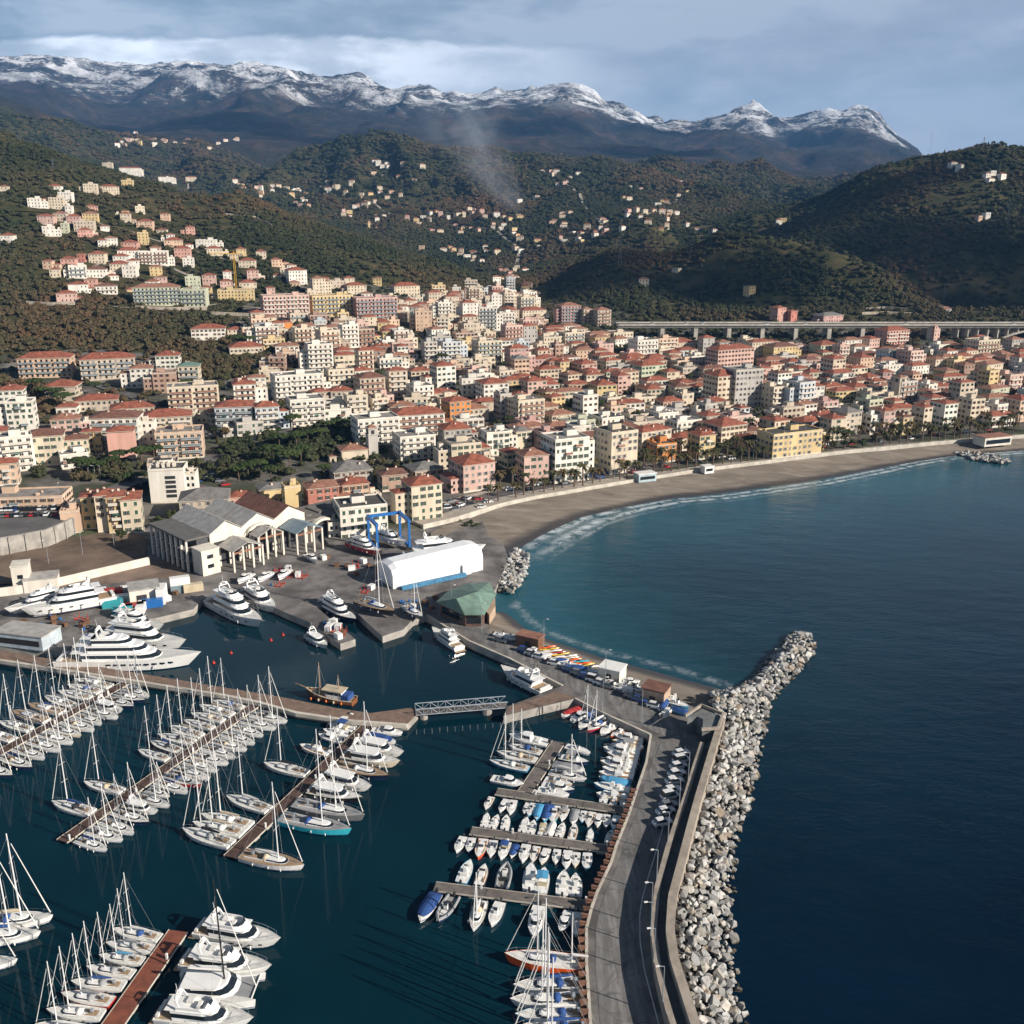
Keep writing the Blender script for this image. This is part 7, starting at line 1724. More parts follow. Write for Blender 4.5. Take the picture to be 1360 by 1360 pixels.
    for k in (-.32, -.12, .08, .2):
        for s in (-1, 1):
            j = int((k + .5) * 15); MB().ball((L * k, s * (rail[j][1] + .08), fb * .5), .17, .17, .5, 6, 4).build('fender', WHITE, th)
    th['L'] = L
    return th
def catamaran(L=14.0, B=7.6):
    th = thing('sailing_catamaran', 'x', 'catamaran')
    for s in (-1, 1):
        rg, rail = hull(L, 1.9, 1.5, bow=.02, trans=.75, full=2.6, n=11, sheer=.12)
        mb = hull_mb(rg); mb.V = [(x, y + s * (B / 2 - .95), z) for x, y, z in mb.V]; mb.build('hull', [GEL, STRIPE], th)
        d = deck_mb(rail, .02); d.V = [(x, y + s * (B / 2 - .95), z) for x, y, z in d.V]; d.build('deck', DECKWH, th)
    MB().box(-1.6, 0, 1.0, L * .62, B - 2.2, .55).build('bridge_deck', GEL, th)
    c = tier_mb(-3.6, 3.6, B * .72, 1.5, 1.35, fr=1.4, br=.1, tp=.86, nose=.3).build('cabin', GEL, th); band_mb(-3.6, 3.6, B * .72, 1.5, 1.35, .35, .85, fr=1.4, br=.1, tp=.86, nose=.3).build('window_band', GLASS, c)
    MB().box(-2.2, 0, 2.95, 6.0, B * .66, .14).build('hardtop', GEL, th)
    MB().box(-5.0, 0, 1.55, 2.2, B * .5, .5).build('seat', CANV['grey'], th)
    nt = MB(); nt.sheet([(2.8, -2.4), (6.2, -2.4), (6.2, 2.4), (2.8, 2.4)], 1.35); nt.build('trampoline_net', CANV['grey'], th)
    MB().tube((6.2, -3, 1.5), (6.2, 3, 1.5), .12, n=6).build('cross_beam', ALU, th)
    MB().tube((1.2, 0, 2.8), (1.1, 0, 21.5), .16, .09, 7).build('mast', BLKMAST, th)
    MB().tube((1.0, 0, 4.3), (-4.6, 0, 4.5), .14, n=6).build('boom', BLKMAST, th); MB().tube((.9, 0, 4.6), (-4.5, 0, 4.75), .26, .16, 6).build('sail_cover', CANV['white'], th)
    MB().tube((6.2, 0, 1.7), (1.5, 0, 19.8), .10, .06, 6).build('furled_sail', CANV['white'], th)
    mb = MB()
    for s in (-1, 1): mb.tube((.2, s * 3.4, 1.6), (1.1, 0, 19), .022, n=3)
    mb.build('rigging', ROPE, th); th['L'] = L
    return th
def workboat(L=13.0, B=4.2):
    th = thing('wooden_workboat', 'x', 'wooden boat')
    rg, rail = hull(L, B, 1.35, bow=.07, trans=.7, full=2.2, sheer=.7)
    hull_mb(rg).build('hull', [WOODH, NAVY], th); deck_mb(rail, .3).build('deck', DECKTK, th)
    rb = MB()
    for s in (-1, 1): rb.path([(x, s * b, z) for x, b, z in rail], .09, 4)
    rb.build('bulwark_rail', GELC, th)
    c = tier_mb(-3.8, 1.2, 2.7, 1.2, 1.9, fr=.2, br=.1, tp=.9).build('deckhouse', GEL, th); band_mb(-3.8, 1.2, 2.7, 1.2, 1.9, .5, .82, fr=.2, br=.1, tp=.9).build('window_band', GLASS, c)
    MB().box(-1.3, 0, 3.15, 5.6, 3.1, .14).build('deckhouse_roof', CANV['beige'], th)
    MB().box(-4.6, 0, 1.2, 1.8, 2.9, 1.3).build('seat', CANV['blue'], th)
    for mx, h in ((2.6, 9.5), (-2.4, 7.0)):
        MB().tube((mx, 0, 1.2), (mx, 0, h), .15, .09, 6).build('mast', TEAK, th)
        rg_ = MB()
        for s in (-1, 1): rg_.tube((mx - .8, s * 1.9, 1.5), (mx, 0, h - .6), .03, n=3); rg_.tube((mx + .6, s * 1.8, 1.5), (mx, 0, h - .6), .03, n=3)
        rg_.build('rigging', ROPE, th)
    MB().tube((6.0, 0, 2.2), (9.2, 0, 3.0), .13, .08, 6).build('bowsprit', TEAK, th)
    for k in (-4, -2, 0, 2, 4):
        for s in (-1, 1): MB().ball((k, s * 2.12, .75), .28, .28, .4, 6, 4).build('fender', CANV['beige'] if k % 4 else ORAP, th)
    th['L'] = L
    return th
PR = {'s10': sailboat(10, 3.1, 1.34), 's12': sailboat(12, 3.65, 1.34), 's14': sailboat(14.5, 4.3, deckm=DECKTK), 'race': sailboat(17, 4.8, 1.35, deckm=mat('grey_deck_paint', (0.30, 0.30, 0.30), .7)), 'ketch': sailboat(16, 4.5, 1.05, masts=2, fb=1.75), 's8': sailboat(7.6, 2.6, 1.2),
      'open': smallboat('open'), 'rib': smallboat('rib', 6.6, 2.3), 'bim': smallboat('bimini'), 'cab': smallboat('cabin', 6.8, 2.5), 'cov': smallboat('covered'), 'wood': smallboat('wood', 6.4, 2.3),
      'my13': motoryacht(13, 4.1, 1, fly=False), 'my16': motoryacht(16, 4.7, 1), 'my24': motoryacht(24, 5.9, 2), 'my40': motoryacht(40, 8.2, 3), 'cat': catamaran(), 'work': workboat()}
HM = {'white': GEL, 'cream': GELC, 'navy': NAVY, 'black': BLACKG, 'grey': GREYG, 'turquoise': TURQ, 'light blue': LBLUE, 'orange': ORHULL, 'red': mat('red_gelcoat', (0.42, 0.03, 0.025), 0.25, vary=0.1), 'yellow': mat('yellow_gelcoat', (0.65, 0.42, 0.03), 0.3, vary=0.1), 'wood': WOODH, 'green': mat('green_gelcoat', (0.02, 0.16, 0.10), .3)}
def put(kind, x, y, ang, L=None, z=0.0, hull_='white', cover=None, hood=None, mastm=None, label=None, group=None, heel=0.0):
    p = PR[kind]; s = (L / p['L']) if L else 1.0
    ov = {}
    if hull_ != 'white': ov['hull'] = {0: HM[hull_]}
    if cover: ov['sail_cover'] = CANV[cover]; ov['boat_cover'] = CANV[cover]; ov['sun_awning'] = CANV[cover]
    if hood: ov['sprayhood'] = CANV[hood]
    if mastm: ov['mast'] = mastm
    r = dup(p, (x, y, z), ang, s, label, group, ov)
    if heel: r.rotation_euler = (heel, 0, ang)
    return r
def put_px(kind, bow, stern, z=0.0, label=None, **k):
    a, b = P(*bow, z + .4), P(*stern, z + .4)
    L = k.pop('L', None) or math.hypot(a[0] - b[0], a[1] - b[1])
    return put(kind, (a[0] + b[0]) / 2, (a[1] + b[1]) / 2, math.atan2(a[1] - b[1], a[0] - b[0]), L, z, label=label, **k)
rb_ = random.Random(31)
PLABEL = {'P1': 'the mole-side pontoon at the picture edge', 'P2': 'the second pontoon', 'P3': "the turquoise yacht's pontoon", 'P4': 'the rust red pontoon', 'R0': 'the short slanting pontoon', 'R1': 'the farthest cross pontoon', 'R2': 'the middle cross pontoon', 'R3': 'the cross pontoon by the ketch'}
CLABEL = {'P1': 'the mole pontoon', 'P2': 'the second pontoon', 'P3': 'the turquoise yacht pontoon', 'P4': 'the rust red pontoon', 'R0': 'the slanting pontoon', 'R1': 'the far cross pontoon', 'R2': 'the middle cross pontoon', 'R3': 'the near cross pontoon'}
SIDE = {('P1', 1): 'bridge side', ('P1', -1): 'shore side', ('P2', 1): 'bridge side', ('P2', -1): 'shore side', ('P3', 1): 'bridge side', ('P3', -1): 'shore side', ('P4', 1): 'motor yacht side', ('P4', -1): 'sailing side', ('R0', 1): 'quay side', ('R0', -1): 'open side', ('R1', 1): 'bridge side', ('R1', -1): 'ketch side', ('R2', 1): 'bridge side', ('R2', -1): 'ketch side', ('R3', 1): 'bridge side', ('R3', -1): 'ketch side'}
def t_of(key, val, axis):
    A, Bv, *_ = PONT[key]; lo, hi = -0.3, 1.3
    f = lambda t: proj(*(A + (Bv - A) * t).to_2d(), .75)[axis]
    s = 1 if f(hi) > f(lo) else -1
    for _ in range(40):
        m = (lo + hi) / 2
        if (f(m) - val) * s < 0: lo = m
        else: hi = m
    return (lo + hi) / 2
KN = {'s10': 'sailboat', 's12': 'sailboat', 's14': 'big sailboat', 's8': 'small sailboat', 'race': 'racing yacht', 'open': 'open motorboat', 'rib': 'inflatable', 'bim': 'motorboat', 'cab': 'cabin motorboat', 'cov': 'covered motorboat', 'wood': 'open boat', 'my13': 'motor cruiser', 'my16': 'motor yacht', 'cat': 'catamaran'}
def row(key, side, axis, entries):
    """entries: (pixel row or column of the berth, kind, length, hull colour, canvas colour); counted from the pontoon's outer end"""
    A, Bv, ang, L, w_ = PONT[key]
    outer_high = key[0] == 'P' or key == 'R0'
    ent = sorted(entries, key=lambda e: -e[0] if outer_high else e[0])
    ux, uy = -math.sin(ang) * side, math.cos(ang) * side
    for i, e in enumerate(ent):
        if key in ('P1', 'P2') and i > 2 and rb_.random() < .13: e = (e[0], 'my13', 10.5)
        v, kind, Lb = e[:3]; hc = e[3] if len(e) > 3 and e[3] else 'white'; cc = e[4] if len(e) > 4 else None; lab = e[5] if len(e) > 5 else None
        t = t_of(key, v, axis); p = A + (Bv - A) * t; o = w_ / 2 + .7 + Lb / 2
        if not cc and kind[0] == 's': cc = rb_.choice(['blue', 'white', 'white', 'white', 'grey', 'grey', 'beige', 'black'])
        if not cc and kind in ('cov', 'bim'): cc = rb_.choice(['blue', 'white', 'white', 'grey', 'grey', 'beige'])
        a = math.atan2(uy, ux) + rb_.uniform(-.085, .085)
        if kind in ('open', 'cab', 'cov', 'bim', 'wood', 'rib'): a += rb_.uniform(-.09, .09)
        rev = kind == 'rev'
        desc = f"{hc if hc != 'wood' else 'brown wooden'} {KN[kind]}" + (f" with {cc if cc != 'sky' else 'light blue'} {'sail cover' if kind[0] == 's' else 'canvas'}" if cc else '')
        lab = lab or f"{desc}, {ORD[i]} berth in from the outer end, {SIDE[(key, side)]} of {CLABEL[key]}"
        if len(lab.split()) > 16: lab = f"{desc}, {ORD[i]} from outer end, {SIDE[(key, side)]} of {CLABEL[key].replace('the ', '', 1)}"
        if len(lab.split()) > 16: lab = f"{hc} {KN[kind]}, {cc} canvas, {ORD[i]} from outer end, {SIDE[(key, side)]} of {CLABEL[key].replace('the ', '', 1)}"
        if len(lab.split()) > 16: lab = f"{KN[kind]} with {cc} canvas, {ORD[i]} from outer end, {SIDE[(key, side)]} of {CLABEL[key].replace('the ', '', 1)}"
        Lb *= {'P1': .86, 'P2': .84, 'P4': .76}.get(key, 1.0); o = w_ / 2 + .7 + Lb / 2
        put(kind, p.x + ux * o + rb_.uniform(-.2, .2), p.y + uy * o, a, Lb * rb_.uniform(.95, 1.04), hull_=hc, cover=cc, hood=rb_.choice(['white', 'white', 'grey', 'grey', 'black', 'blue', 'beige']) if kind[0] == 's' else None, label=lab, group=f"boats on the {SIDE[(key, side)]} of {CLABEL[key]}")
S = lambda v, L=12, h=None, c=None, l=None: (v, 's8' if L < 9 else 's10' if L < 11 else 's12' if L < 13.5 else 's14', L, h, c, l)
ORD = ['first', 'second', 'third', 'fourth', 'fifth', 'sixth', 'seventh', 'eighth', 'ninth', 'tenth', 'eleventh', 'twelfth', 'thirteenth', 'fourteenth', 'fifteenth', 'sixteenth', 'seventeenth', 'eighteenth', 'nineteenth', 'twentieth']
NUMW = {1: 'one', 2: 'two', 3: 'three', 4: 'four', 5: 'five', 6: 'six', 7: 'seven', 8: 'eight', 9: 'nine', 10: 'ten', 11: 'eleven', 12: 'twelve', 13: 'thirteen', 14: 'fourteen', 15: 'fifteen', 16: 'sixteen', 17: 'seventeen', 18: 'eighteen'}
row('P2', 1, 1, [S(1111, 10), S(1099, 10.5), S(1088, 11, 'white', 'white'), S(1075, 11.5, 'navy'), S(1064, 11), S(1054, 11), S(1045, 7.5, 'white', 'white'), S(1036, 11, 'white', 'blue'), S(1027, 12, 'red'), S(1018, 12), S(1009, 11), S(1000, 12), S(991, 11.5), S(982, 12), S(973, 12), S(964, 11), S(955, 12), S(946, 12.5)])
row('P2', -1, 1, [S(1083, 12.5), S(1055, 12.5), S(1010, 11), S(999, 11.5, 'grey'), S(989, 12), S(979, 12), S(969, 11), S(960, 12), S(951, 12.5), S(942, 11)])
row('P3', 1, 1, [S(1130, 13.5, 'white', 'white', 'lone white sailboat at the outer end of the turquoise yacht pontoon'), (1082, 'race', 16.5, 'turquoise', 'black', 'turquoise hulled racing yacht with grey deck and tall white mast'), (1064, 'race', 16.5, 'grey', 'black', 'dark grey racing yacht moored next to the turquoise racing yacht'), (1046, 'my13', 13, 'black', None, 'dark hulled motor cruiser with white deckhouse beyond the grey racing yacht'), (1030, 'my13', 12.5, 'white'), S(1014, 14, 'navy', 'black', 'long navy sailboat between motor cruisers on the turquoise yacht pontoon'), (1000, 'my13', 13.5, 'cream', None, 'cream motor cruiser near the navy sailboat'), (987, 'my13', 12.5, 'white'), (975, 'cov', 8.5, 'white', 'blue'), (965, 'cab', 8, 'white')])
row('P3', -1, 1, [S(1124, 12.5, 'white', 'black'), S(1112, 12), S(1101, 12, 'white', 'beige'), S(1077, 11.5), S(1030, 11.5), (1002, 'wood', 8, 'white'), (985, 'cab', 7), (978, 'open', 7), (971, 'bim', 7), (964, 'cab', 7.5), (958, 'open', 7)])
row('P1', 1, 1, [S(v, 10.5 + rb_.random() * 2.5, rb_.choice(['white', 'white', 'white', 'navy', 'cream'])) for v in (913, 919, 926, 933, 940, 948, 956, 964, 973, 982, 992, 1003, 1015, 1028)])
row('P1', -1, 1, [S(v, 11.5 + rb_.random() * 2.5, rb_.choice(['white', 'white', 'grey', 'white'])) for v in (915, 922, 930, 939, 949, 960, 972, 985, 999)])
row('P4', -1, 1, [S(1246, 12, 'white', 'white'), S(1262, 11), S(1278, 11, 'white', 'sky'), S(1295, 11.5), S(1313, 12, 'white', 'blue'), S(1332, 12, 'red', 'grey'), S(1352, 12.5), S(1374, 12)])
put_px('my16', (374, 1256), (264, 1236), label='white flybridge motor yacht, outermost of the yachts beside the rust red pontoon')
put_px('my16', (362, 1292), (244, 1278), label='white motor yacht between outermost yacht and catamaran by the rust red pontoon')
put_px('cat', (354, 1318), (226, 1314), L=14, label='white sailing catamaran with black mast beside the rust red pontoon')
put_px('my16', (338, 1362), (212, 1348), label='white motor yacht cut by the bottom edge of the picture beside the catamaran')
for i, (b, s, L, c) in enumerate([((62, 1222), (-22, 1229), 13, 'beige'), ((48, 1243), (-38, 1249), 12.5, 'blue'), ((17, 1279), (-62, 1287), 11, 'white')]):
    put_px('s12', b, s, L=L, cover=c, label=['white sailboat with beige sail cover, outermost of three at left picture edge', 'white sailboat with blue sail cover, middle of three at left picture edge', 'white sailboat with white sail cover, lowest of three at left picture edge'][i], group='sailboats at the left picture edge')
K = ['open', 'cab', 'open', 'wood', 'open', 'bim', 'cab', 'open', 'cov', 'open', 'cab']
def R_(vals, off, L=6.2, spec={}):
    return [spec.get(v, (v, K[(i * 3 + off) % len(K)], L * rb_.uniform(.9, 1.12), rb_.choice(['white'] * 6 + ['cream', 'light blue', 'navy']))) for i, v in enumerate(vals)]
row('R3', 1, 0, R_([611, 631, 663, 697, 715, 743, 761], 0, 6.2, {663: (663, 'rib', 7.2, 'navy'), 697: (697, 'cab', 8.0, 'white'), 715: (715, 'bim', 7.0, 'white', 'sky')}))
row('R3', -1, 0, R_([579, 603, 645, 665, 718, 755, 772], 2, 6.2, {579: (579, 'cov', 7.6, 'white', 'blue'), 603: (603, 'rib', 7.2, 'black'), 645: (645, 's8', 8.2, 'white', 'white'), 718: (718, 'cab', 7.5, 'white')}))
row('R2', 1, 0, R_([638, 652, 666, 691, 703, 716, 728, 740, 756, 779, 806], 1, 4.7))
row('R2', -1, 0, R_([618, 633, 647, 660, 675, 689, 702, 715, 729, 743, 757, 770, 784], 4, 4.9, {647: (647, 'wood', 6.2, 'orange')}))
row('R1', -1, 0, R_([655, 676, 686, 704, 713, 722, 732, 742, 755, 767, 778, 789, 799, 810, 821], 3, 4.6, {722: (722, 'cov', 6, 'light blue', 'sky'), 732: (732, 'cov', 6, 'light blue', 'blue'), 742: (742, 'wood', 6, 'turquoise')}))
row('R1', 1, 0, R_([798, 812, 824], 0, 4.8))
row('R0', -1, 1, [(990, 'cab', 9.5, 'white'), S(1001, 8.2, 'white', 'white'), S(1012, 9.5, 'white', 'white'), S(1024, 9.8, 'light blue', 'white')])
put_px('cab', (690, 1042), (659, 1036), L=7.5, label='white cabin motorboat adrift of the slanting pontoon beside the light blue sailboat')
row('R0', 1, 1, R_([989, 1002, 1012, 1022, 1031, 1038, 1045], 2, 6.8, {1022: S(1022, 8.4, 'white', 'white')}))
# boats moored stern to along the breakwater quay
def quayrow(line, vals, kinds, grp, lab, axis=1, flip=1):
    A, Bv = Vector(P(*line[0], .8)), Vector(P(*line[1], .8)); d = (Bv - A); ang = math.atan2(d.y, d.x); n = Vector((-d.y, d.x)).normalized() * flip
    for i, v in enumerate(vals):
        lo, hi = -.2, 1.2; f = lambda t: proj(*(A + d * t), .8)[axis]; s = 1 if f(1) > f(0) else -1
        for _ in range(36):
            m = (lo + hi) / 2
            if (f(m) - v) * s < 0: lo = m
            else: hi = m
        p = A + d * lo; k, L, hc, cc = kinds[i % len(kinds)]; L *= rb_.uniform(.92, 1.08)
        q = p + n * (L / 2 + 1.1)
        put(k, q.x, q.y, math.atan2(n.y, n.x) + rb_.uniform(-.1, .1), L, hull_=hc, cover=cc, label=f"{hc if hc != 'wood' else 'brown wooden'} {KN[k]}" + (f" with {cc if cc != 'sky' else 'light blue'} canvas" if cc else '') + f", {ORD[i]} along from {lab}", group=grp)
quayrow([(862, 978), (843, 1052)], [983, 989, 995, 1001, 1007, 1013, 1019, 1026, 1033, 1041, 1050, 1060], [('cab', 7.5, 'white', None), ('wood', 7, 'yellow', None), ('bim', 7.5, 'white', 'grey'), ('cab', 8, 'white', None), ('wood', 7, 'white', None), ('open', 7, 'white', None), ('cab', 7.6, 'cream', None), ('open', 7, 'white', None), ('wood', 8, 'white', None), ('cov', 8, 'light blue', 'sky'), ('open', 8, 'light blue', None), ('wood', 7, 'white', None)], 'boats along the breakwater quay', 'the quay corner', 1, -1)
quayrow([(766, 931), (861, 976)], [777, 789, 801, 812, 824, 836, 848], [('cov', 7, 'white', 'red'), ('cab', 7, 'white', None), ('s8', 8, 'white', 'blue'), ('s8', 8.6, 'red', 'white'), ('open', 6.5, 'white', None), ('wood', 6, 'orange', None), ('rib', 6, 'white', None)], 'boats under the road by the spur pier', 'the spur pier', 0, -1)
# ketch and the sailing row below it
put_px('ketch', (681, 1276), (766, 1285), L=13.5, hull_='orange', cover='white', label='ketch with bright orange red hull and white deck')
for i, (b, s, h, c) in enumerate([((695, 1313), (770, 1311), 'white', 'blue'), ((686, 1332), (772, 1331), 'white', 'black'), ((695, 1352), (776, 1351), 'light blue', 'white'), ((695, 1373), (780, 1370), 'white', 'blue'), ((700, 1398), (784, 1396), 'white', 'grey')]):
    put_px('s12', b, s, L=12.5 + rb_.uniform(-.6, .8), hull_=h, cover=c, hood='blue', label=f"{h} sailboat with {c} sail cover, {['next to', 'second below', 'third below', 'fourth below', 'fifth below'][i]} the orange red ketch", group='sailboats below the orange ketch')
# large yachts of the shipyard basin
put_px('my40', (262, 882), (86, 884), L=39, label='huge white three deck superyacht nearest the mole, bow toward the bridge')
put_px('my24', (252, 862), (132, 848), L=28, label='long white motor yacht tucked behind the huge superyacht')
put_px('my24', (214, 836), (150, 826), L=20, label='shorter white motor yacht behind the two large white yachts')
put_px('my24', (362, 842), (272, 796), L=29, label='large white motor yacht with row of white fenders at the yard quay')
put_px('my16', (377, 822), (318, 783), L=21, label='white motor yacht moored inside the large yacht at the yard quay')
put_px('my24', (484, 836), (418, 798), L=21, hull_='navy', label='navy hulled motor yacht with white deckhouse in the lift slip')
put_px('my13', (441, 865), (404, 842), L=11, label='small white cabin cruiser moored along the finger pier of the slip')
put_px('my24', (568, 834), (617, 868), L=16, label='white motor yacht stern toward the bridge beside the road quay', hull_='white')
put_px('my16', (660, 889), (731, 924), L=17.5, label='white sport yacht with long bow beside spur pier')
put_px('work', (404, 922), (474, 934), L=14, label='old brown wooden workboat with masts and beige fenders by the mole')
# ashore
put_px('my24', (20, 812), (78, 796), z=QZ + 1.0, L=19, label='smaller white motor yacht propped ashore left of another')
put_px('my24', (42, 816), (140, 798), z=QZ + 1.2, L=27, label='larger white motor yacht propped ashore beside the teal container')
put_px('s14', (524, 816), (476, 800), z=QZ + 1.4, L=16, hull_='black', cover='white', label='black hulled sailing yacht propped ashore on the slip quay with tall white mast')
put_px('s12', (562, 822), (536, 806), z=QZ + 1.0, L=11, hull_='grey', cover='grey', label='small grey hulled sailing yacht ashore beside the slip')
put_px('my24', (508, 738), (462, 722), z=QZ + 1.2, L=18, hull_='red', label='white topped red hulled yacht ashore before the arched shed')
put_px('my16', (540, 724), (500, 712), z=QZ + 2.0, L=16, label='white yacht hanging in the blue boat hoist')
put_px('my24', (636, 735), (545, 745), z=QZ + 1.5, L=30, label='white superyacht ashore behind the wrapped shelter')
for i, (b, s) in enumerate([((318, 772), (333, 764)), ((345, 770), (360, 762)), ((420, 745), (408, 738)), ((370, 768), (384, 758))]):
    put_px('cab', b, s, z=QZ + .7, L=8, label='white cabin motorboat on stands before the boat hall canopies', group='boats on stands before the halls')
# kayaks, dinghies and hulls on the boat beach
def kayak_mesh(m):
    mb = MB(); mb.loft([[(x, w_ * math.cos(a), .18 + .16 * math.sin(a)) for a in [i * math.pi / 4 for i in range(8)]] for x, w_ in ((-2.3, .03), (-1.5, .24), (-.4, .36), (.6, .36), (1.6, .22), (2.3, .03))]); return mb.mesh('kayak', m)
KM = {c: kayak_mesh(HM[c]) for c in ('yellow', 'orange', 'white', 'red', 'turquoise', 'cream')}
KC = MB().box(-.1, 0, .30, .9, .42, .06).mesh('cockpit', RUBBER)
for i in range(24):
    s = i / 23; px, py = 722 + 62 * s + rb_.uniform(-3, 3), 866 + 27 * s + (-7 if i % 2 else 3); x, y = P(px, py, 2.2); c = ['yellow', 'orange', 'white', 'yellow', 'cream', 'white', 'orange', 'red', 'turquoise'][i % 9]
    k = link('kayak', KM[c], loc=(x, y, 2.15), rot=R(14 + rb_.uniform(-7, 7)), scale=1.25); tag(k, f'{c} kayak in the row drawn up on the boat beach', 'kayak', f'{c} kayaks on the boat beach'); link('cockpit', KC, k)
i = 0
for px, py, kd, hc in [(668, 846, 'open', 'white'), (680, 850, 'cab', 'white'), (690, 848, 'open', 'white'), (742, 880, 'cov', 'white'), (756, 886, 'open', 'white'), (768, 890, 'cov', 'light blue'), (784, 893, 'open', 'white'), (797, 899, 'cab', 'white'), (822, 905, 'open', 'white'), (836, 908, 'cab', 'white'), (830, 917, 'open', 'white'), (846, 915, 'rib', 'white'), (856, 920, 'open', 'white'), (815, 912, 'wood', 'green'), (840, 924, 'wood', 'red'), (852, 930, 'cov', 'white'), (882, 938, 'cov', 'white'), (893, 930, 'open', 'white'), (900, 938, 'open', 'light blue'), (905, 948, 'cov', 'light blue'), (886, 948, 'cab', 'cream'), (720, 872, 'open', 'white'), (708, 866, 'cab', 'white'), (872, 926, 'open', 'white')]:
    x, y = P(px, py, 2.2); put(kd, x, y, R(-28 + rb_.choice((0, 0, 90, 20))) + rb_.uniform(-.25, .25), rb_.uniform(4.8, 6.4), z=2.35, hull_=hc, cover='blue' if kd == 'cov' else None, label=f'{hc} {KN[kd]} laid up on the boat beach', group=f'{hc} {KN[kd]}s laid up on the boat beach'); i += 1
# mooring buoys
bme = MB().ball((0, 0, .1), .45, nu=10, nv=6).tube((0, 0, .6), (0, 0, 1.0), .08, n=5).mesh('mooring_buoy', mat('buoy_red', (0.55, 0.04, 0.02), 0.4))
for px, py, l in [(284, 881, 'red buoy ahead of the huge superyacht'), (307, 868, 'red buoy between superyacht bow and large yacht'), (360, 851, 'red buoy under the bow of the large white yacht'), (376, 844, 'red buoy beyond the inner yacht at the yard quay')]:
    x, y = P(px, py, 0); tag(link('mooring_buoy', bme, loc=(x, y, 0)), l, 'buoy')
# ---------------------------------------------------------------- cars
def car(m, van=False):
    th = thing('parked_car', 'x', 'car'); 
    def sec(x, w_, z0, z1): return [(x, -w_, z0), (x, -w_ * 1.0, (z0 + z1) / 2), (x, -w_ * .92, z1), (x, w_ * .92, z1), (x, w_, (z0 + z1) / 2), (x, w_, z0)]
    MB().loft([sec(-2.1, .78, .35, .80), sec(-1.95, .86, .25, .95), sec(-.9, .88, .22, .98), (sec(.8, .88, .22, .95)), sec(1.9, .84, .25, .82), sec(2.1, .72, .35, .62)]).build('body', m, th)
    x0, x1 = (-2.0, 1.2) if van else (-1.75, .85); h = 1.0 if van else .55
    c = MB().loft([[(x0, -.8, .93), (x1, -.8, .93), (x1, .8, .93), (x0, .8, .93)], [(x0 + .35, -.62, .95 + h), (x1 - .65, -.62, .95 + h), (x1 - .65, .62, .95 + h), (x0 + .35, .62, .95 + h)]]).build('window', GLASS, th)
    MB().box((x0 + x1) / 2 - .15, 0, .95 + h, (x1 - x0) - 1.0, 1.22, .05).build('roof', m, th)
    for x in (-1.3, 1.3):
        for s in (-.8, .8): MB().tube((x, s - .1, .32), (x, s + .1, .32), .32, n=10).build('wheel', RUBBER, th)
    return th
CP = {'white': mat('car_white', (0.72, 0.72, 0.72), .25, coat=.5, vary=.04), 'grey': mat('car_grey', (0.22, 0.23, 0.24), .3, .3, coat=.5, vary=.05), 'black': mat('car_black', (0.02, 0.02, 0.022), .25, coat=.5, vary=.1), 'red': mat('car_red', (0.40, 0.03, 0.025), .25, coat=.5, vary=.05), 'blue': mat('car_blue', (0.03, 0.08, 0.25), .25, coat=.5, vary=.05)}
CARS = {k: car(m) for k, m in CP.items()}; CARS['van'] = car(CP['white'], True)
CK = ['white', 'grey', 'black', 'white', 'grey', 'blue', 'red', 'black', 'van']
def carat(x, y, z, a, k, where):
    dup(CARS[k], (x, y, z), a, None, f"{'white van' if k == 'van' else k + ' car'} {where}", f"{'white vans' if k == 'van' else k + ' cars'} {where}")
for j, v in enumerate((671, 678, 686)):
    for i in range(13):
        px = 2 + i * 6.3 + j * 1.5
        if rb_.random() < .86 and px < 80: x, y = P(px, v - px * .03, 8.3); carat(x, y, 8.26, R(100) + rb_.uniform(-.06, .06), rb_.choice(CK), 'in the car park above the retaining wall')
for px, py in [(905, 1012), (901, 1020), (899, 1030), (890, 1060), (893, 1052), (888, 1072), (884, 1080), (905, 1003), (880, 1095), (896, 1040)]:
    x, y = P(px, py, QZ); carat(x, y, QZ + .02, R(20) + rb_.uniform(-.1, .1), rb_.choice(['white', 'white', 'grey', 'black', 'van']), 'parked in the shade of the sea wall')
for i in range(22):
    s = i / 21; px, py = 655 + s * 215, 848 + s * 92; x, y = P(px, py, QZ)
    if rb_.random() < .75: carat(x, y, QZ + .03, R(-27) + rb_.uniform(-.06, .06), rb_.choice(['white', 'white', 'white', 'grey', 'blue', 'van']), 'in the line parked along the boat beach road')
for px, py in [(600, 667), (610, 672), (618, 664), (626, 670), (636, 664), (640, 676), (606, 678), (595, 676), (648, 668), (545, 676), (552, 680), (560, 684), (268, 632), (276, 637), (284, 633), (262, 641), (292, 640), (300, 645), (255, 634)]:
    x, y, z = G(px, py); z = max(z, QZ); carat(x, y, z + .05, R(20) + rb_.uniform(-.2, .2), rb_.choice(CK), 'on open ground between harbour office and first town houses' if px > 400 else 'behind the white office block')
for i, (x, y, a) in enumerate(along(offs(prom, 9.2), 19, 8)):
    if proj(x, y, 3.5)[0] < 1370 and rb_.random() < .75: carat(x, y, 3.54, a, rb_.choice(CK), 'on the promenade road')
for i, (x, y, a) in enumerate(along(offs(prom, 13.9), 7.5, 5)):
    if proj(x, y, 3.5)[0] < 1370 and rb_.random() < .5: carat(x, y, 3.54, a, rb_.choice(CK), 'parked on the house side of the promenade road')
for px in (862, 905, 930, 1010, 1060, 1190, 1330):
    x = (px - 680) / CAM_F * (vy + 5) * 1.0115; carat(x, vy + rb_.choice((4, 13)), vz + .03, 0, 'van', 'crossing the motorway viaduct')
for o in list(PR.values()) + list(CARS.values()): retire(o)
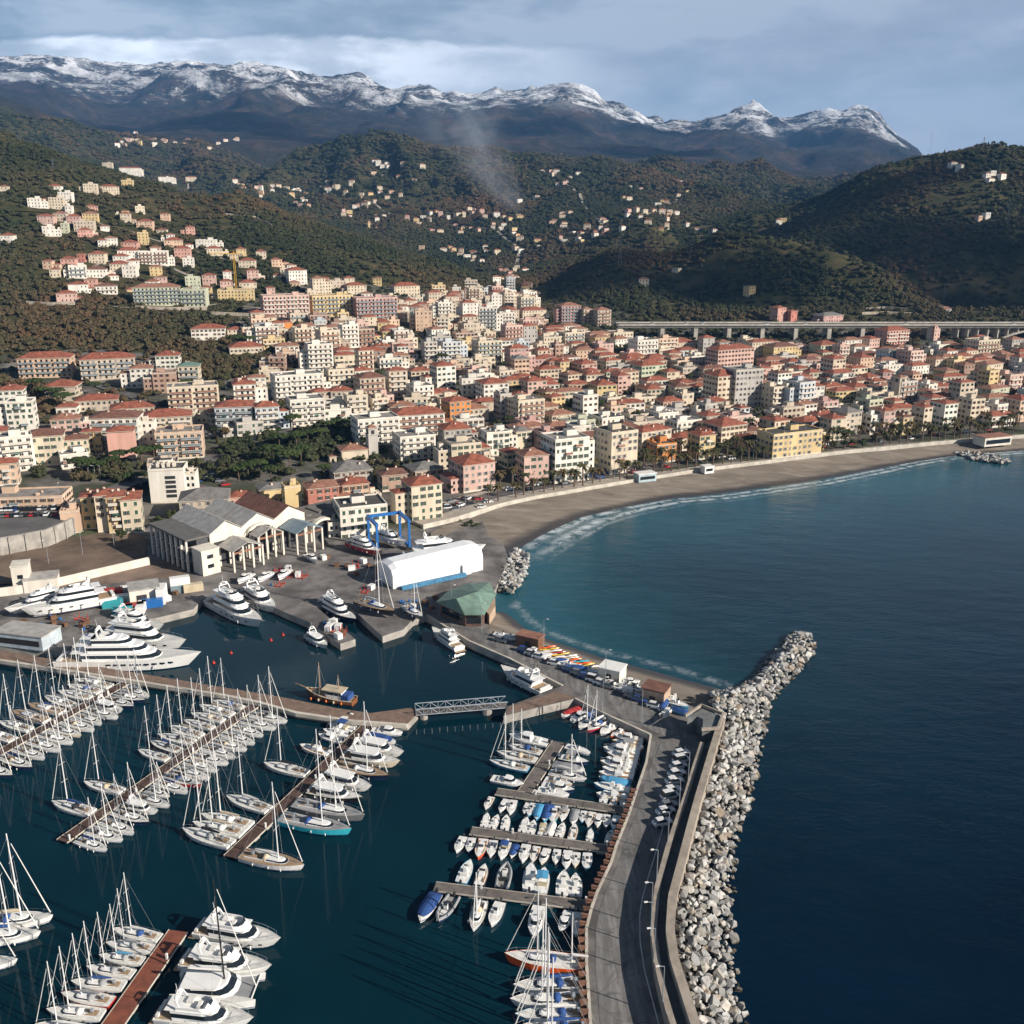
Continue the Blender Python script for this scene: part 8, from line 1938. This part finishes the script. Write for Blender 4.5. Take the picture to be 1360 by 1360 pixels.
# ---------------------------------------------------------------- the words for each building
ORD = ['first', 'second', 'third', 'fourth', 'fifth', 'sixth', 'seventh', 'eighth', 'ninth', 'tenth', 'eleventh', 'twelfth', 'thirteenth', 'fourteenth', 'fifteenth', 'sixteenth', 'seventeenth', 'eighteenth', 'nineteenth', 'twentieth']
NUMW = {1: 'one', 2: 'two', 3: 'three', 4: 'four', 5: 'five', 6: 'six', 7: 'seven', 8: 'eight', 9: 'nine', 10: 'ten', 11: 'eleven', 12: 'twelve'}
marks = [(r['px'], r['py'], r['mark']) for r in BREC if r.get('mark')]
marks += [(314, 360, 'yellow crane'), (565, 750, 'white wrapped shelter'), (330, 700, 'boat halls'), (820, 436, 'viaduct end'), (1000, 434, 'viaduct'), (1325, 440, 'viaduct arch'), (1325, 588, 'beach pavilion'), (490, 300, 'far bell tower'), (514, 700, 'blue boat hoist'), (236, 240, 'spur pylon'), (823, 335, 'wooded hill pylon'), (1306, 188, 'skyline mast'), (71, 218, 'left hill pylon')]
KW = {'apartment_block': 'block', 'townhouse': 'house', 'villa': 'villa', 'small_house': 'cottage'}
groups = {}
for r in BREC:
    if r['label']: continue
    key = f"{WORD[r['wall']]} {NUMW.get(r['nf'], 'many')}-storey {KW[r['name']]} with {'balconies' if r['style'] == 'f' else ROOFW[r['roof']]}"
    d, mk = min((math.hypot(r['px'] - a, (r['py'] - b) * 1.6), m) for a, b, m in marks)
    groups.setdefault((key, mk), []).append((d, r))
for (key, mk), l in groups.items():
    l.sort(key=lambda t: t[0])
    for i, (d, r) in enumerate(l):
        r['o']['label'] = f"{key}, {'closest to' if i == 0 else ORD[i] + ' out from'} the {mk}" if len(l) > 1 else f"{key}, near the {mk}"
    for _, r in l: r['o']['group'] = f"{KW[r['name']]}s around the {mk}"
# ---------------------------------------------------------------- blobs added out of view to shade the right hand slopes and far woods
CLM = bpy.data.materials.new('shade_cloud_white'); CLM.use_nodes = True
t = NT(CLM.node_tree); b = t.n['Principled BSDF']; b.inputs['Base Color'].default_value = (0.85, 0.86, 0.88, 1); b.inputs['Roughness'].default_value = 1.0; b.inputs['Specular IOR Level'].default_value = 0.0; b.inputs['Alpha'].default_value = 0.22
rc = random.Random(17)
def shade_cloud(targets, base, r0, r1):
    mb = MB()
    for x, y, z in targets:
        s = (base - z) / SUN_DIR.z
        cx, cy = x + SUN_DIR.x * s, y + SUN_DIR.y * s
        for k in range(4):
            r = rc.uniform(r0, r1); v, f = ICO2[rc.randrange(4)]
            ox_, oy_, oz_ = rc.uniform(-.5, .5) * r1, rc.uniform(-.5, .5) * r1, rc.uniform(0, .5) * r1
            mb.add([(cx + ox_ + q[0] * r, cy + oy_ + q[1] * r, base + oz_ + q[2] * r * .5) for q in v], f)
    tag(mb.build('shade_cloud', CLM, smooth=True), kind='stuff')
def tg(px, py, d): return (((px - 680) / CAM_F) * d * 1.04, d, CAM_H - d * tan_row(py))
shade_cloud([tg(*p) for p in [(1005, 315, 1480), (1040, 298, 1520), (1080, 283, 1540), (1125, 262, 1560), (1150, 318, 1360), (1185, 335, 1290), (1235, 345, 1230), (1300, 352, 1190), (1370, 345, 1190), (1430, 340, 1200), (1265, 382, 1100), (1345, 385, 1080), (1430, 380, 1080), (770, 392, 1180), (890, 385, 1130), (960, 398, 1090), (830, 352, 1250)]], 1430, 40, 60)
far_t = []
for i in range(11):
    far_t.append((rc.uniform(-3200, 1800), rc.uniform(4300, 6300), 420))
shade_cloud(far_t, 1460, 150, 260)
